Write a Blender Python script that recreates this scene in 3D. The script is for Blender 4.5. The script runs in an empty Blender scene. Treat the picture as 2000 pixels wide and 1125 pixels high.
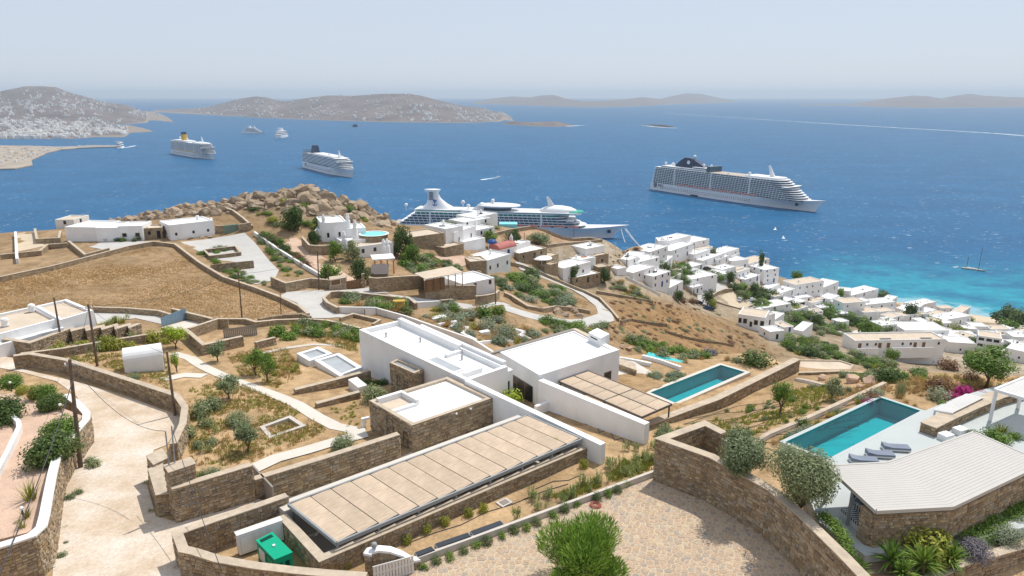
import bpy, bmesh, math, random
import numpy as np
from mathutils import Vector, Matrix, noise
from mathutils.geometry import delaunay_2d_cdt
from mathutils.bvhtree import BVHTree
random.seed(7)
rng = np.random.default_rng(7)
R = math.radians
scene = bpy.context.scene
col = scene.collection
# ---------------------------------------------------------------- camera
CAM_Z, PITCH, FPX = 165.0, R(15.8), 1333.0      # metres above the sea, downward tilt, focal length for a 2000 px wide frame
cam_d = bpy.data.cameras.new('camera')
cam_d.sensor_width = 36.0
cam_d.lens = 36.0 * FPX / 2000.0
cam_d.clip_start = 0.5
cam_d.clip_end = 120000.0
cam = bpy.data.objects.new('camera', cam_d)
cam.location = (0, 0, CAM_Z)
cam.rotation_euler = (math.pi / 2 - PITCH, 0, 0)
col.objects.link(cam)
scene.camera = cam
# ---------------------------------------------------------------- sky and sun
SUN_EL, SUN_AZ = R(60.0), R(40.0)               # azimuth measured from the viewing direction (+Y) towards +X
sun_dir = Vector((math.sin(SUN_AZ) * math.cos(SUN_EL), math.cos(SUN_AZ) * math.cos(SUN_EL), math.sin(SUN_EL)))
world = bpy.data.worlds.new('World')
scene.world = world
world.use_nodes = True
wn, wl = world.node_tree.nodes, world.node_tree.links
wn.clear()
sky_n = wn.new('ShaderNodeTexSky')
sky_n.sky_type = 'NISHITA'
sky_n.sun_disc = False
sky_n.sun_elevation = SUN_EL
sky_n.sun_rotation = SUN_AZ
sky_n.altitude = 0.0
sky_n.air_density = 1.0
sky_n.dust_density = 0.5
sky_n.ozone_density = 3.0
bg = wn.new('ShaderNodeBackground')
bg.inputs['Strength'].default_value = 0.1
wo = wn.new('ShaderNodeOutputWorld')
veil = wn.new('ShaderNodeMix')                  # even summer haze veil over the clear sky, the same in every direction
veil.data_type = 'RGBA'
veil.inputs[0].default_value = 0.8
veil.inputs[7].default_value = (6.9, 7.6, 8.8, 1)
wl.new(sky_n.outputs[0], veil.inputs[6])
wl.new(veil.outputs[2], bg.inputs[0])
wl.new(bg.outputs[0], wo.inputs[0])
sun_d = bpy.data.lights.new('sun', 'SUN')
sun_d.energy = 3.9
sun_d.angle = R(0.5)
sun_d.color = (1.0, 0.955, 0.88)
sun = bpy.data.objects.new('sun', sun_d)
sun.rotation_euler = sun_dir.to_track_quat('Z', 'Y').to_euler()
sun.location = (0, 0, 400)
col.objects.link(sun)
vs = scene.view_settings
vs.view_transform = 'Standard'
vs.look = 'None'
vs.exposure = 0.0
vs.gamma = 1.0
vs.use_curve_mapping = False
scene.cycles.use_denoising = True
try:
 scene.cycles.denoiser = 'OPENIMAGEDENOISE'
except Exception:
 pass
scene.cycles.max_bounces = 6
scene.cycles.diffuse_bounces = 3
scene.cycles.glossy_bounces = 2
scene.cycles.transmission_bounces = 3
scene.cycles.transparent_max_bounces = 8
scene.cycles.volume_bounces = 0
scene.cycles.caustics_reflective = False
scene.cycles.caustics_refractive = False
# ---------------------------------------------------------------- measuring helpers
SN, CS = math.sin(PITCH), math.cos(PITCH)
def ray(px, py):
 v = py - 562.5
 return np.array([px - 1000.0, FPX * CS - v * SN, -(FPX * SN + v * CS)])
def pl(px, py, h):
 """The point seen at (px, py) of the photograph that lies h metres below the camera."""
 d = ray(px, py)
 t = h / -d[2]
 return Vector((d[0] * t, d[1] * t, CAM_Z - h))
# control points of the hillside: picture position and metres below the camera
CP = [
 (150,1120,29),(220,950,29.5),(250,850,30),(120,770,30.6),(30,715,31.4),(320,1060,29.4),(-60,1000,29.4),(-80,800,31),
 (1300,1000,29),(1100,1110,29),(1550,1080,28.9),(900,1100,29.1),(700,1120,29.2),(500,1115,29.3),(900,1010,28.9),(1100,930,29.0),(1230,930,29.2),
 (1165,908,28.8),(1300,900,29.6),(660,1060,29.3),(400,1000,29.5),
 (440,800,31),(480,850,30.6),(400,700,33),(560,720,32.8),(620,660,34.2),(705,725,33.1),(560,790,31.4),(640,830,30.8),(420,900,30.1),(780,900,30.0),
 (850,880,30.1),(300,720,32.2),(200,690,32.2),
 (600,590,37),(500,520,36.2),(430,470,34),(300,600,34.5),(300,490,33.4),(100,640,32.6),(0,640,32.6),(450,580,35.4),(0,560,33.2),(150,540,33.4),
 (200,465,33),(370,465,33.2),(0,470,34),(80,490,33.6),(60,455,34),
 (350,408,30),(600,372,25.5),(480,388,27.5),(760,442,36.4),(250,432,32.5),(150,445,33.2),(0,456,35.2),(680,395,29.5),(540,410,29),(620,430,31),
 (600,500,36),(660,570,37.5),(725,450,33.4),(680,470,35),(780,520,39),(880,600,41),(960,590,42.5),(760,590,39),(850,520,42),(870,470,38.5),
 (930,530,45),(1000,470,43),(1090,465,46.5),(1180,467,50),(1050,446,42.5),(900,434,38.6),(970,441,40.6),(830,443,38.2),
 (1200,490,58),(1250,480,60),(1040,510,48),(1130,555,57),(1060,560,52),(1030,600,48.5),(1000,640,44.5),(950,620,43.5),(900,620,41.5),
 (1150,600,54),(1100,550,54.5),(1190,620,55.5),(850,630,39.5),(760,610,38),(1000,680,42),
 (1300,640,66),(1250,600,62),(1400,660,76),(1450,676,80),(1120,640,49),
 (1360,590,83),(1300,575,76),(1330,510,76),(1450,560,88),(1420,525,84),(1520,562,95),(1560,600,101),(1500,625,96),(1600,640,104),
 (1650,600,114),(1750,615,127),(1800,660,113),(1760,705,103),(1900,700,109),(1850,628,151),(1900,616,163),(2000,650,141),(1960,628,154),
 (1600,690,86),(1570,660,90),(1240,520,66),(1480,600,93),(1440,625,86),
 (1240,735,31.8),(1330,770,31.9),(1430,795,31.7),(1450,735,32.3),(1300,860,30.2),(1380,840,30.4),(1560,822,27.5),(1500,850,27.5),(1650,770,27.6),
 (1555,745,31.8),(1640,735,31.0),(1210,700,33),(1340,700,34.5),(1500,702,35.5),(1700,800,26.9),(1850,760,27.4),(1925,750,28),(2000,740,28.2),(1760,745,28.4),
 (1300,486,71),(1350,491,75),(1384,493,76.5),(1420,507,81),(1450,513,84),(1490,524,88.5),(1545,546,97.5),(1610,573,106),(1660,582,113),(1712,592,120),(1790,606,139),
 (1600,1000,27.2),(1750,950,27.0),(1950,900,26.9),(1800,860,26.9),(2000,1000,26.9),(1800,1100,28),(1980,1110,28.4),(1430,900,28.2),(1700,725,31.5),
]
ANCH = [  # world anchors outside the frame and below the visible edge of the land
 (-250,330,-9),(-160,330,-9),(-60,335,-9),(20,345,-9),(90,430,-9),(150,500,-9),(215,560,-9),(-260,150,132),(-200,100,134),(-150,50,136),(-90,20,137),
 (0,-15,138),(80,0,138.5),(60,25,137),(110,50,137),(170,110,110),(240,150,92),(330,210,70),(-140,245,95),(-60,245,95),(0,255,92),(-230,225,100),
 (310,600,-9),(350,570,-9),(390,540,-9),(430,510,-9),(304,555,-.3),(333,532,-.3),(276,591,-.3),(387,488,-.3),(450,420,-.5),(480,450,-9),(430,330,30),
 (-30,30,136.2),(20,28,136.3),(50,390,40),(35,315,70),(0,290,50),(-320,330,-9),(-330,160,120),
 (170,420,40),(100,120,100),(130,160,82),
]
EDGE = [(1215, 694, 33), (1280, 690, 34.2), (1345, 692, 35), (1430, 694, 35.4), (1500, 698, 35), (1560, 716, 32.6), (1630, 722, 31.6), (1700, 718, 31.4), (1760, 724, 29.6), (1830, 726, 29.0), (1900, 730, 28.7), (2000, 732, 28.4), (2120, 738, 28.2)]
def _edge():
 out = []
 for x, y, h in EDGE:                    # brow of the villa gardens, where the slope drops away towards the village
  d = ray(x, y)
  for k, extra in ((1.0, 0), (1.13, 4.0), (1.45, 9.0)):
   t = h / -d[2] * k
   out.append((d[0] * t, d[1] * t, CAM_Z - h * k - extra))
 return out
cw = np.array([list(pl(*c)) for c in CP] + ANCH + _edge(), float)
def phi(d2):
 return np.sqrt(d2 + 9.0)
_n = len(cw)
_A = phi(((cw[:, None, :2] - cw[None, :, :2]) ** 2).sum(2))
_M = np.zeros((_n + 3, _n + 3))
_M[:_n, :_n] = _A - np.eye(_n) * .5
_M[:_n, _n] = 1
_M[:_n, _n + 1:] = cw[:, :2] / 100
_M[_n:, :_n] = _M[:_n, _n:].T
_w = np.linalg.solve(_M, np.concatenate([cw[:, 2], np.zeros(3)]))
def Hs(xy):
 xy = np.asarray(xy, float).reshape(-1, 2)
 out = np.empty(len(xy))
 for i in range(0, len(xy), 20000):
  q = xy[i:i + 20000]
  d2 = (q[:, 0:1] - cw[None, :, 0]) ** 2 + (q[:, 1:2] - cw[None, :, 1]) ** 2
  out[i:i + 20000] = phi(d2) @ _w[:_n] + _w[_n] + q @ _w[_n + 1:] / 100
 return np.maximum(out, -0.8)
def H(x, y):
 return float(Hs([[x, y]])[0])
def at(px, py, dz=0.0, tmin=0.02, tmax=0.55):
 """Where the sight line through (px, py) meets the hillside raised by dz."""
 d = ray(px, py)
 ts = np.geomspace(tmin, tmax, 420)
 z = CAM_Z + d[2] * ts - Hs(np.stack([d[0] * ts, d[1] * ts], 1)) - dz
 k = np.nonzero(z < 0)[0]
 if len(k) == 0 or k[0] == 0 or ts[k[0]] > .42:
  n_ = ts < .32                        # sight line that just clears the crest: take the nearest ground below it
  i_ = int(np.argmin(np.where(n_, z, 1e9)))
  t = ts[i_] if z[i_] < 9 or len(k) == 0 else ts[k[0]]
  return Vector((d[0] * t, d[1] * t, H(d[0] * t, d[1] * t) + dz))
 a, b = ts[k[0] - 1], ts[k[0]]
 for _ in range(22):
  m = (a + b) / 2
  if CAM_Z + d[2] * m - H(d[0] * m, d[1] * m) - dz < 0:
   b = m
  else:
   a = m
 return Vector((d[0] * b, d[1] * b, CAM_Z + d[2] * b))
def ats(pts, dz=0.0):
 return [at(p[0], p[1], dz) for p in pts]
def plan(pts, h):
 return [pl(p[0], p[1], h) for p in pts]
def sea_at(px, py):
 return pl(px, py, CAM_Z)
# ---------------------------------------------------------------- materials
def _nodes(name):
 m = bpy.data.materials.new(name)
 m.use_nodes = True
 n, l = m.node_tree.nodes, m.node_tree.links
 n.clear()
 o = n.new('ShaderNodeOutputMaterial')
 p = n.new('ShaderNodeBsdfPrincipled')
 l.new(p.outputs[0], o.inputs[0])
 return m, n, l, p, o
def c4(c):
 return (c[0], c[1], c[2], 1.0)
def vmul(n, l, vec, s):
 k = n.new('ShaderNodeVectorMath')
 k.operation = 'MULTIPLY'
 l.new(vec, k.inputs[0])
 k.inputs[1].default_value = s if hasattr(s, '__len__') else (s, s, s)
 return k.outputs[0]
def noise_n(n, l, vec, scale, detail=4, rough=.6):
 k = n.new('ShaderNodeTexNoise')
 l.new(vec, k.inputs['Vector'])
 k.inputs['Scale'].default_value = scale
 k.inputs['Detail'].default_value = detail
 k.inputs['Roughness'].default_value = rough
 return k.outputs[0]
def ramp(n, l, fac, stops):
 k = n.new('ShaderNodeValToRGB')
 e = k.color_ramp.elements
 while len(e) < len(stops):
  e.new(0.5)
 for i, (p, c) in enumerate(stops):
  e[i].position = p
  e[i].color = c4(c) if hasattr(c, '__len__') else (c, c, c, 1)
 l.new(fac, k.inputs[0])
 return k.outputs[0]
def mix(n, l, fac, a, b, mode='MIX'):
 k = n.new('ShaderNodeMix')
 k.data_type = 'RGBA'
 k.blend_type = mode
 k.clamp_factor = True
 for sock, v in ((k.inputs[0], fac), (k.inputs[6], a), (k.inputs[7], b)):
  if hasattr(v, 'is_linked') or hasattr(v, 'links'):
   l.new(v, sock)
  elif hasattr(v, '__len__'):
   sock.default_value = c4(v)
  else:
   sock.default_value = v
 return k.outputs[2]
def bumpn(n, l, height, strength, dist=.05):
 k = n.new('ShaderNodeBump')
 k.inputs['Strength'].default_value = strength
 k.inputs['Distance'].default_value = dist
 l.new(height, k.inputs['Height'])
 return k.outputs[0]
MATS = {}
def mat(name, c, rough=.85, var=.12, vs=.6, bump=.0, bs=6., c2=None, spec=.25, island=0.0, metal=0.0, dirt=None):
 """Plain painted / mineral surface: two-scale tone variation, optional relief, optional per-piece tone."""
 m, n, l, p, o = _nodes(name)
 pos = n.new('ShaderNodeNewGeometry')
 a = noise_n(n, l, pos.outputs['Position'], vs, 5, .62)
 lo = tuple(x * (1 - var) for x in c)
 hi = tuple(min(1, x * (1 + var)) for x in (c2 or c))
 out = ramp(n, l, a, [(.32, lo), (.68, hi)])
 if dirt:
  d = noise_n(n, l, vmul(n, l, pos.outputs['Position'], (1, 1, .25)), vs * 2.3, 6, .7)
  out = mix(n, l, ramp(n, l, d, [(.56, 0.), (.74, .55)]), out, dirt)
 if island:
  oi = n.new('ShaderNodeObjectInfo')
  ad = n.new('ShaderNodeMath'); ad.operation = 'ADD'
  l.new(pos.outputs['Random Per Island'], ad.inputs[0]); l.new(oi.outputs['Random'], ad.inputs[1])
  fr = n.new('ShaderNodeMath'); fr.operation = 'FRACT'; l.new(ad.outputs[0], fr.inputs[0])
  k = ramp(n, l, fr.outputs[0], [(0, 1 - island), (1, 1 + island * .6)])
  out = mix(n, l, 1.0, out, k, 'MULTIPLY')
 l.new(out, p.inputs['Base Color'])
 p.inputs['Roughness'].default_value = rough
 p.inputs['Specular IOR Level'].default_value = spec
 p.inputs['Metallic'].default_value = metal
 if bump:
  b = noise_n(n, l, pos.outputs['Position'], bs, 6, .7)
  l.new(bumpn(n, l, b, bump), p.inputs['Normal'])
 MATS[name] = m
 return m
def stone_mat(name, stops, bump=.5, dark=1.0):
 """Single dressed stones: each piece takes its own tone from the stops, with grain."""
 m, n, l, p, o = _nodes(name)
 g = n.new('ShaderNodeNewGeometry')
 oi = n.new('ShaderNodeObjectInfo')
 ad = n.new('ShaderNodeMath'); ad.operation = 'ADD'
 l.new(g.outputs['Random Per Island'], ad.inputs[0]); l.new(oi.outputs['Random'], ad.inputs[1])
 fr = n.new('ShaderNodeMath'); fr.operation = 'FRACT'; l.new(ad.outputs[0], fr.inputs[0])
 k = n.new('ShaderNodeValToRGB')
 k.color_ramp.interpolation = 'LINEAR'
 e = k.color_ramp.elements
 while len(e) < len(stops):
  e.new(.5)
 for i, c in enumerate(stops):
  e[i].position = i / (len(stops) - 1)
  e[i].color = c4(tuple(x * dark for x in c))
 l.new(fr.outputs[0], k.inputs[0])
 gr = noise_n(n, l, g.outputs['Position'], 7, 6, .7)
 out = mix(n, l, 1.0, k.outputs[0], ramp(n, l, gr, [(.3, .7), (.7, 1.2)]), 'MULTIPLY')
 l.new(out, p.inputs['Base Color'])
 p.inputs['Roughness'].default_value = .9
 p.inputs['Specular IOR Level'].default_value = .2
 l.new(bumpn(n, l, gr, bump, .04), p.inputs['Normal'])
 MATS[name] = m
 return m
def wallstone_far(name, stops, mortar, scale=2.6):
 """Rubble walls too far off to tell the stones apart singly: courses of irregular cells with recessed joints."""
 m, n, l, p, o = _nodes(name)
 g = n.new('ShaderNodeNewGeometry')
 vec = vmul(n, l, g.outputs['Position'], (1, 1, 1.9))
 v = n.new('ShaderNodeTexVoronoi'); v.feature = 'F1'
 v.inputs['Scale'].default_value = scale
 l.new(vec, v.inputs['Vector'])
 sep = n.new('ShaderNodeSeparateColor'); l.new(v.outputs['Color'], sep.inputs[0])
 k = ramp(n, l, sep.outputs[0], [(i / (len(stops) - 1), c) for i, c in enumerate(stops)])
 e = n.new('ShaderNodeTexVoronoi'); e.feature = 'DISTANCE_TO_EDGE'
 e.inputs['Scale'].default_value = scale
 l.new(vec, e.inputs['Vector'])
 ed = ramp(n, l, e.outputs['Distance'], [(.02, 0.), (.09, 1.)])
 big = noise_n(n, l, g.outputs['Position'], .5, 5, .6)
 cc = mix(n, l, ed, mortar, k)
 cc = mix(n, l, 1.0, cc, ramp(n, l, big, [(.3, .82), (.7, 1.15)]), 'MULTIPLY')
 l.new(cc, p.inputs['Base Color'])
 p.inputs['Roughness'].default_value = .92
 p.inputs['Specular IOR Level'].default_value = .15
 l.new(bumpn(n, l, ed, .6, .06), p.inputs['Normal'])
 MATS[name] = m
 return m
STONES = [(.27, .185, .105), (.38, .28, .17), (.20, .155, .11), (.46, .36, .24), (.32, .22, .12), (.37, .32, .25), (.50, .38, .24), (.26, .21, .155)]
stone_mat('stone', STONES)
stone_mat('flag', [(.50, .36, .24), (.44, .33, .24), (.53, .41, .29), (.40, .32, .25), (.52, .37, .26), (.35, .30, .26), (.55, .44, .31), (.47, .34, .22)], .3)
stone_mat('boulder', [(.33, .245, .165), (.43, .33, .23), (.27, .21, .15), (.46, .36, .26), (.36, .27, .18)], 1.0)
wallstone_far('rubble', STONES, (.29, .22, .145), 2.6)
wallstone_far('rubble_dark', [tuple(x * .8 for x in c) for c in STONES], (.2, .15, .1), 1.8)
mat('mortar', (.30, .225, .15), var=.2, vs=2, bump=.4)
mat('cap', (.50, .41, .31), var=.16, vs=1.4, bump=.5, bs=4, dirt=(.30, .24, .17))
mat('white', (.80, .795, .785), var=.05, vs=.4, bump=.1, bs=3, rough=.8, dirt=(.66, .64, .60))
mat('white_old', (.74, .72, .69), var=.06, vs=.5, bump=.1, bs=3, rough=.85, dirt=(.55, .5, .44))
mat('roof_white', (.82, .81, .79), var=.06, vs=.3, bump=.08, bs=2, dirt=(.62, .58, .52))
mat('roof_tan', (.58, .48, .37), var=.1, vs=.5, bump=.1, dirt=(.45, .37, .28))
mat('concrete', (.56, .51, .45), var=.09, vs=.5, bump=.15, dirt=(.42, .38, .32))
mat('pave_light', (.62, .57, .50), var=.06, vs=.4, bump=.1, dirt=(.5, .45, .38))
mat('path_grey', (.50, .48, .45), var=.07, vs=.3, bump=.1, dirt=(.40, .38, .35))
mat('deck', (.47, .50, .49), var=.04, vs=.3, rough=.7)
mat('glass_dark', (.015, .018, .022), rough=.15, var=.1, spec=.5)
mat('shade_dark', (.05, .045, .04), var=.2)
mat('wood', (.20, .11, .055), var=.25, vs=3, rough=.7)
mat('wood_pole', (.15, .105, .075), var=.25, vs=2, rough=.9)
mat('metal_grey', (.28, .30, .31), var=.06, rough=.5, spec=.4)
mat('metal_dark', (.12, .10, .09), var=.1, rough=.6)
mat('metal_taupe', (.27, .24, .21), var=.05, rough=.6)
mat('gate_blue', (.20, .29, .37), var=.06, rough=.6)
mat('gate_white', (.66, .64, .61), var=.05, rough=.6)
mat('blue_paint', (.02, .07, .26), var=.1, rough=.5)
mat('green_paint', (.0, .36, .20), var=.04, rough=.45)
mat('green_dark', (.0, .05, .03), var=.1)
mat('red_roof', (.45, .16, .14), var=.12, rough=.8)
mat('terracotta', (.52, .24, .14), var=.15, rough=.8)
mat('brick', (.56, .36, .26), var=.12, vs=.8, island=.18)
mat('louvre', (.50, .475, .44), var=.03, rough=.55)
mat('wire', (.06, .06, .065), var=.05, rough=.6)
mat('cloth_blue', (.21, .24, .30), var=.1, rough=.9)
mat('yellow', (.55, .33, .06), var=.1, rough=.6)
mat('sand', (.56, .46, .33), var=.08, vs=.4, bump=.2)
mat('quay', (.37, .31, .245), var=.2, vs=.02)
mat('asphalt', (.30, .28, .25), var=.1, vs=.4, bump=.2)
mat('dirt_dark', (.22, .16, .11), var=.25, vs=1.0, bump=.5)
mat('grey_gravel', (.42, .40, .38), var=.25, vs=8, bump=.6, bs=14)
mat('solar', (.035, .04, .05), rough=.3, spec=.5)
mat('pool_tile', (.07, .52, .51), var=.05, vs=1.2, rough=.5)
mat('pool_tile_light', (.22, .62, .66), var=.05, vs=1.2, rough=.5)
mat('foam', (.85, .88, .88), var=.04, rough=.9)
def road_mat():
 """Whitish crazy-paved concrete road: big pale flags with brownish worn patches and wheel tracks."""
 m, n, l, p, o = _nodes('road')
 g = n.new('ShaderNodeNewGeometry')
 v = n.new('ShaderNodeTexVoronoi'); v.feature = 'DISTANCE_TO_EDGE'; v.inputs['Scale'].default_value = 2.6
 w = noise_n(n, l, g.outputs['Position'], 2.0, 3)
 vv = n.new('ShaderNodeVectorMath'); vv.operation = 'ADD'
 l.new(g.outputs['Position'], vv.inputs[0]); l.new(vmul(n, l, w, .35), vv.inputs[1])
 l.new(vv.outputs[0], v.inputs['Vector'])
 ed = ramp(n, l, v.outputs['Distance'], [(.0, .55), (.05, 1.)])
 big = noise_n(n, l, g.outputs['Position'], .22, 6, .68)
 fine = noise_n(n, l, g.outputs['Position'], 3.5, 6, .7)
 c = ramp(n, l, big, [(.35, (.54, .42, .30)), (.5, (.65, .54, .43)), (.66, (.72, .65, .57))])
 c = mix(n, l, 1.0, c, ramp(n, l, fine, [(.3, .82), (.7, 1.1)]), 'MULTIPLY')
 c = mix(n, l, ed, (.40, .31, .22), c)
 l.new(c, p.inputs['Base Color'])
 p.inputs['Roughness'].default_value = .92
 p.inputs['Specular IOR Level'].default_value = .15
 l.new(bumpn(n, l, mix(n, l, .5, ed, fine), .25, .03), p.inputs['Normal'])
 MATS['road'] = m
road_mat()
def reed_mat():
 """Woven reed: fine strips running along the local long axis with tone changes from strip to strip."""
 m, n, l, p, o = _nodes('reed')
 tc = n.new('ShaderNodeTexCoord')
 a = noise_n(n, l, vmul(n, l, tc.outputs['Object'], (22, 1.0, 1)), 1.0, 3, .6)
 b = noise_n(n, l, vmul(n, l, tc.outputs['Object'], (.5, .6, 1)), 1.0, 4, .6)
 oi = n.new('ShaderNodeObjectInfo')
 c = ramp(n, l, a, [(.25, (.41, .315, .23)), (.5, (.56, .44, .325)), (.75, (.64, .52, .395))])
 c = mix(n, l, 1.0, c, ramp(n, l, b, [(.3, .84), (.7, 1.1)]), 'MULTIPLY')
 c = mix(n, l, 1.0, c, ramp(n, l, oi.outputs['Random'], [(0, .9), (1, 1.06)]), 'MULTIPLY')
 l.new(c, p.inputs['Base Color'])
 p.inputs['Roughness'].default_value = .9
 p.inputs['Specular IOR Level'].default_value = .1
 l.new(bumpn(n, l, a, .5, .03), p.inputs['Normal'])
 MATS['reed'] = m
reed_mat()
def leaf_mat(name, c, c2, trans=.25):
 m, n, l, p, o = _nodes(name)
 g = n.new('ShaderNodeNewGeometry')
 oi = n.new('ShaderNodeObjectInfo')
 k = ramp(n, l, g.outputs['Random Per Island'], [(0., c), (.65, tuple((a + b) / 2 for a, b in zip(c, c2))), (1., c2)])
 k = mix(n, l, 1.0, k, ramp(n, l, oi.outputs['Random'], [(0, (.78, .82, .75)), (1, (1.2, 1.12, 1.0))]), 'MULTIPLY')
 l.new(k, p.inputs['Base Color'])
 p.inputs['Roughness'].default_value = .6
 p.inputs['Specular IOR Level'].default_value = .2
 t = n.new('ShaderNodeBsdfTranslucent')
 l.new(k, t.inputs[0])
 ms = n.new('ShaderNodeMixShader')
 ms.inputs[0].default_value = trans
 l.new(p.outputs[0], ms.inputs[1]); l.new(t.outputs[0], ms.inputs[2]); l.new(ms.outputs[0], o.inputs[0])
 MATS[name] = m
leaf_mat('leaf_olive', (.12, .16, .07), (.40, .45, .27))
leaf_mat('leaf_green', (.075, .15, .022), (.25, .38, .075))
leaf_mat('leaf_dark', (.045, .085, .024), (.15, .22, .065))
leaf_mat('leaf_bright', (.20, .30, .02), (.48, .58, .07))
leaf_mat('leaf_yellow', (.19, .22, .035), (.46, .46, .09))
leaf_mat('leaf_grey', (.18, .23, .16), (.38, .43, .32))
leaf_mat('leaf_fresh', (.10, .21, .03), (.34, .50, .10))
leaf_mat('leaf_straw', (.34, .22, .09), (.58, .42, .20))
leaf_mat('leaf_rust', (.16, .09, .05), (.30, .17, .10))
leaf_mat('leaf_magenta', (.32, .02, .17), (.62, .06, .36))
leaf_mat('leaf_lilac', (.17, .15, .19), (.34, .30, .38))
leaf_mat('leaf_reed', (.19, .25, .08), (.48, .52, .26))
# ---------------------------------------------------------------- mesh helpers
class MB:
 def __init__(s):
  s.v, s.f, s.m = [], [], []
 def add(s, vs_, fs_, mi=0):
  b = len(s.v)
  s.v.extend([tuple(v) for v in vs_])
  s.f.extend([tuple(b + i for i in f) for f in fs_])
  s.m.extend([mi] * len(fs_))
  return s
 def prism(s, poly, z0, z1, mi=0, top=True, bottom=False):
  n = len(poly)
  p = [(q[0], q[1]) for q in poly]
  if sum(p[i][0] * p[(i + 1) % n][1] - p[(i + 1) % n][0] * p[i][1] for i in range(n)) < 0:
   p = p[::-1]
   if hasattr(z0, '__len__'): z0 = z0[::-1]
   if hasattr(z1, '__len__'): z1 = z1[::-1]
  a = z0 if hasattr(z0, '__len__') else [z0] * n
  b = z1 if hasattr(z1, '__len__') else [z1] * n
  vs_ = [(p[i][0], p[i][1], a[i]) for i in range(n)] + [(p[i][0], p[i][1], b[i]) for i in range(n)]
  fs_ = [(i, (i + 1) % n, n + (i + 1) % n, n + i) for i in range(n)]
  if top:
   fs_.append(tuple(range(n, 2 * n)))
  if bottom:
   fs_.append(tuple(range(n - 1, -1, -1)))
  return s.add(vs_, fs_, mi)
 def box(s, c, size, rz=0.0, mi=0):
  """c = centre of the bottom face"""
  hx, hy = size[0] / 2, size[1] / 2
  ca, sa = math.cos(rz), math.sin(rz)
  p = [(c[0] + ca * x - sa * y, c[1] + sa * x + ca * y) for x, y in ((-hx, -hy), (hx, -hy), (hx, hy), (-hx, hy))]
  return s.prism(p, c[2], c[2] + size[2], mi, bottom=True)
 def tube(s, pts, r, n=6, mi=0, r1=None):
  pts = [Vector(p) for p in pts]
  k = len(pts)
  rings = []
  for i, p in enumerate(pts):
   d = (pts[min(i + 1, k - 1)] - pts[max(i - 1, 0)])
   d = d.normalized() if d.length > 1e-9 else Vector((0, 0, 1))
   u = d.cross(Vector((0, 0, 1)))
   u = u.normalized() if u.length > 1e-3 else Vector((1, 0, 0))
   w = d.cross(u)
   rr = r if r1 is None else r + (r1 - r) * i / (k - 1)
   rings.append([p + (u * math.cos(a) + w * math.sin(a)) * rr for a in [2 * math.pi * j / n for j in range(n)]])
  vs_ = [q for ring in rings for q in ring]
  fs_ = [(i * n + j, (i + 1) * n + j, (i + 1) * n + (j + 1) % n, i * n + (j + 1) % n) for i in range(k - 1) for j in range(n)]
  fs_ += [tuple(range(n)), tuple(range(k * n - 1, (k - 1) * n - 1, -1))]
  return s.add(vs_, fs_, mi)
 def lathe(s, c, prof, n=14, mi=0, sx=1.0, sy=1.0):
  """prof = [(radius, z)] around the vertical through c"""
  vs_, fs_ = [], []
  for r, z in prof:
   for j in range(n):
    a = 2 * math.pi * j / n
    vs_.append((c[0] + r * sx * math.cos(a), c[1] + r * sy * math.sin(a), c[2] + z))
  for i in range(len(prof) - 1):
   for j in range(n):
    fs_.append((i * n + j, i * n + (j + 1) % n, (i + 1) * n + (j + 1) % n, (i + 1) * n + j))
  fs_.append(tuple(range(n - 1, -1, -1)))
  fs_.append(tuple(range((len(prof) - 1) * n, len(prof) * n)))
  return s.add(vs_, fs_, mi)
 def mesh(s, name, mats, origin=(0, 0, 0), smooth=False):
  me = bpy.data.meshes.new(name)
  o = origin
  me.from_pydata([(v[0] - o[0], v[1] - o[1], v[2] - o[2]) for v in s.v], [], s.f)
  for m in (mats if isinstance(mats, (list, tuple)) else [mats]):
   me.materials.append(MATS[m] if isinstance(m, str) else m)
  if any(s.m):
   me.polygons.foreach_set('material_index', s.m)
  if smooth:
   me.polygons.foreach_set('use_smooth', [True] * len(s.f))
  me.update()
  return me
 def build(s, name, mats, parent=None, origin=None, smooth=False, **kw):
  if origin is None:
   origin = WORLD_OF.get(parent.name, Vector((0, 0, 0))) if parent is not None else Vector((0, 0, 0))
  me = s.mesh(name, mats, origin, smooth)
  ob = bpy.data.objects.new(name, me)
  col.objects.link(ob)
  if parent is not None:
   ob.parent = parent
   WORLD_OF[ob.name] = Vector(origin)
  else:
   ob.location = origin
   WORLD_OF[ob.name] = Vector(origin)
  for k, v in kw.items():
   ob[k] = v
  return ob
WORLD_OF = {}
def thing(name, label, cat, loc, group=None):
 o = bpy.data.objects.new(name, None)
 o.empty_display_size = .2
 col.objects.link(o)
 o.location = loc
 WORLD_OF[o.name] = Vector(loc)
 o['label'] = label
 o['category'] = cat
 o['kind'] = 'thing'
 if group:
  o['group'] = group
 return o
def tag(o, label, cat, group=None):
 o['label'] = label
 o['category'] = cat
 o['kind'] = 'thing'
 if group:
  o['group'] = group
 return o
def inst(name, me, loc, rz=0.0, sc=(1, 1, 1), parent=None, label=None, cat=None, group=None, rot=None):
 o = bpy.data.objects.new(name, me)
 col.objects.link(o)
 if parent is not None:
  o.parent = parent
  loc = Vector(loc) - WORLD_OF[parent.name]
 o.location = loc
 o.rotation_euler = rot if rot is not None else (0, 0, rz)
 o.scale = sc if hasattr(sc, '__len__') else (sc, sc, sc)
 if label:
  tag(o, label, cat, group)
 return o
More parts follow.
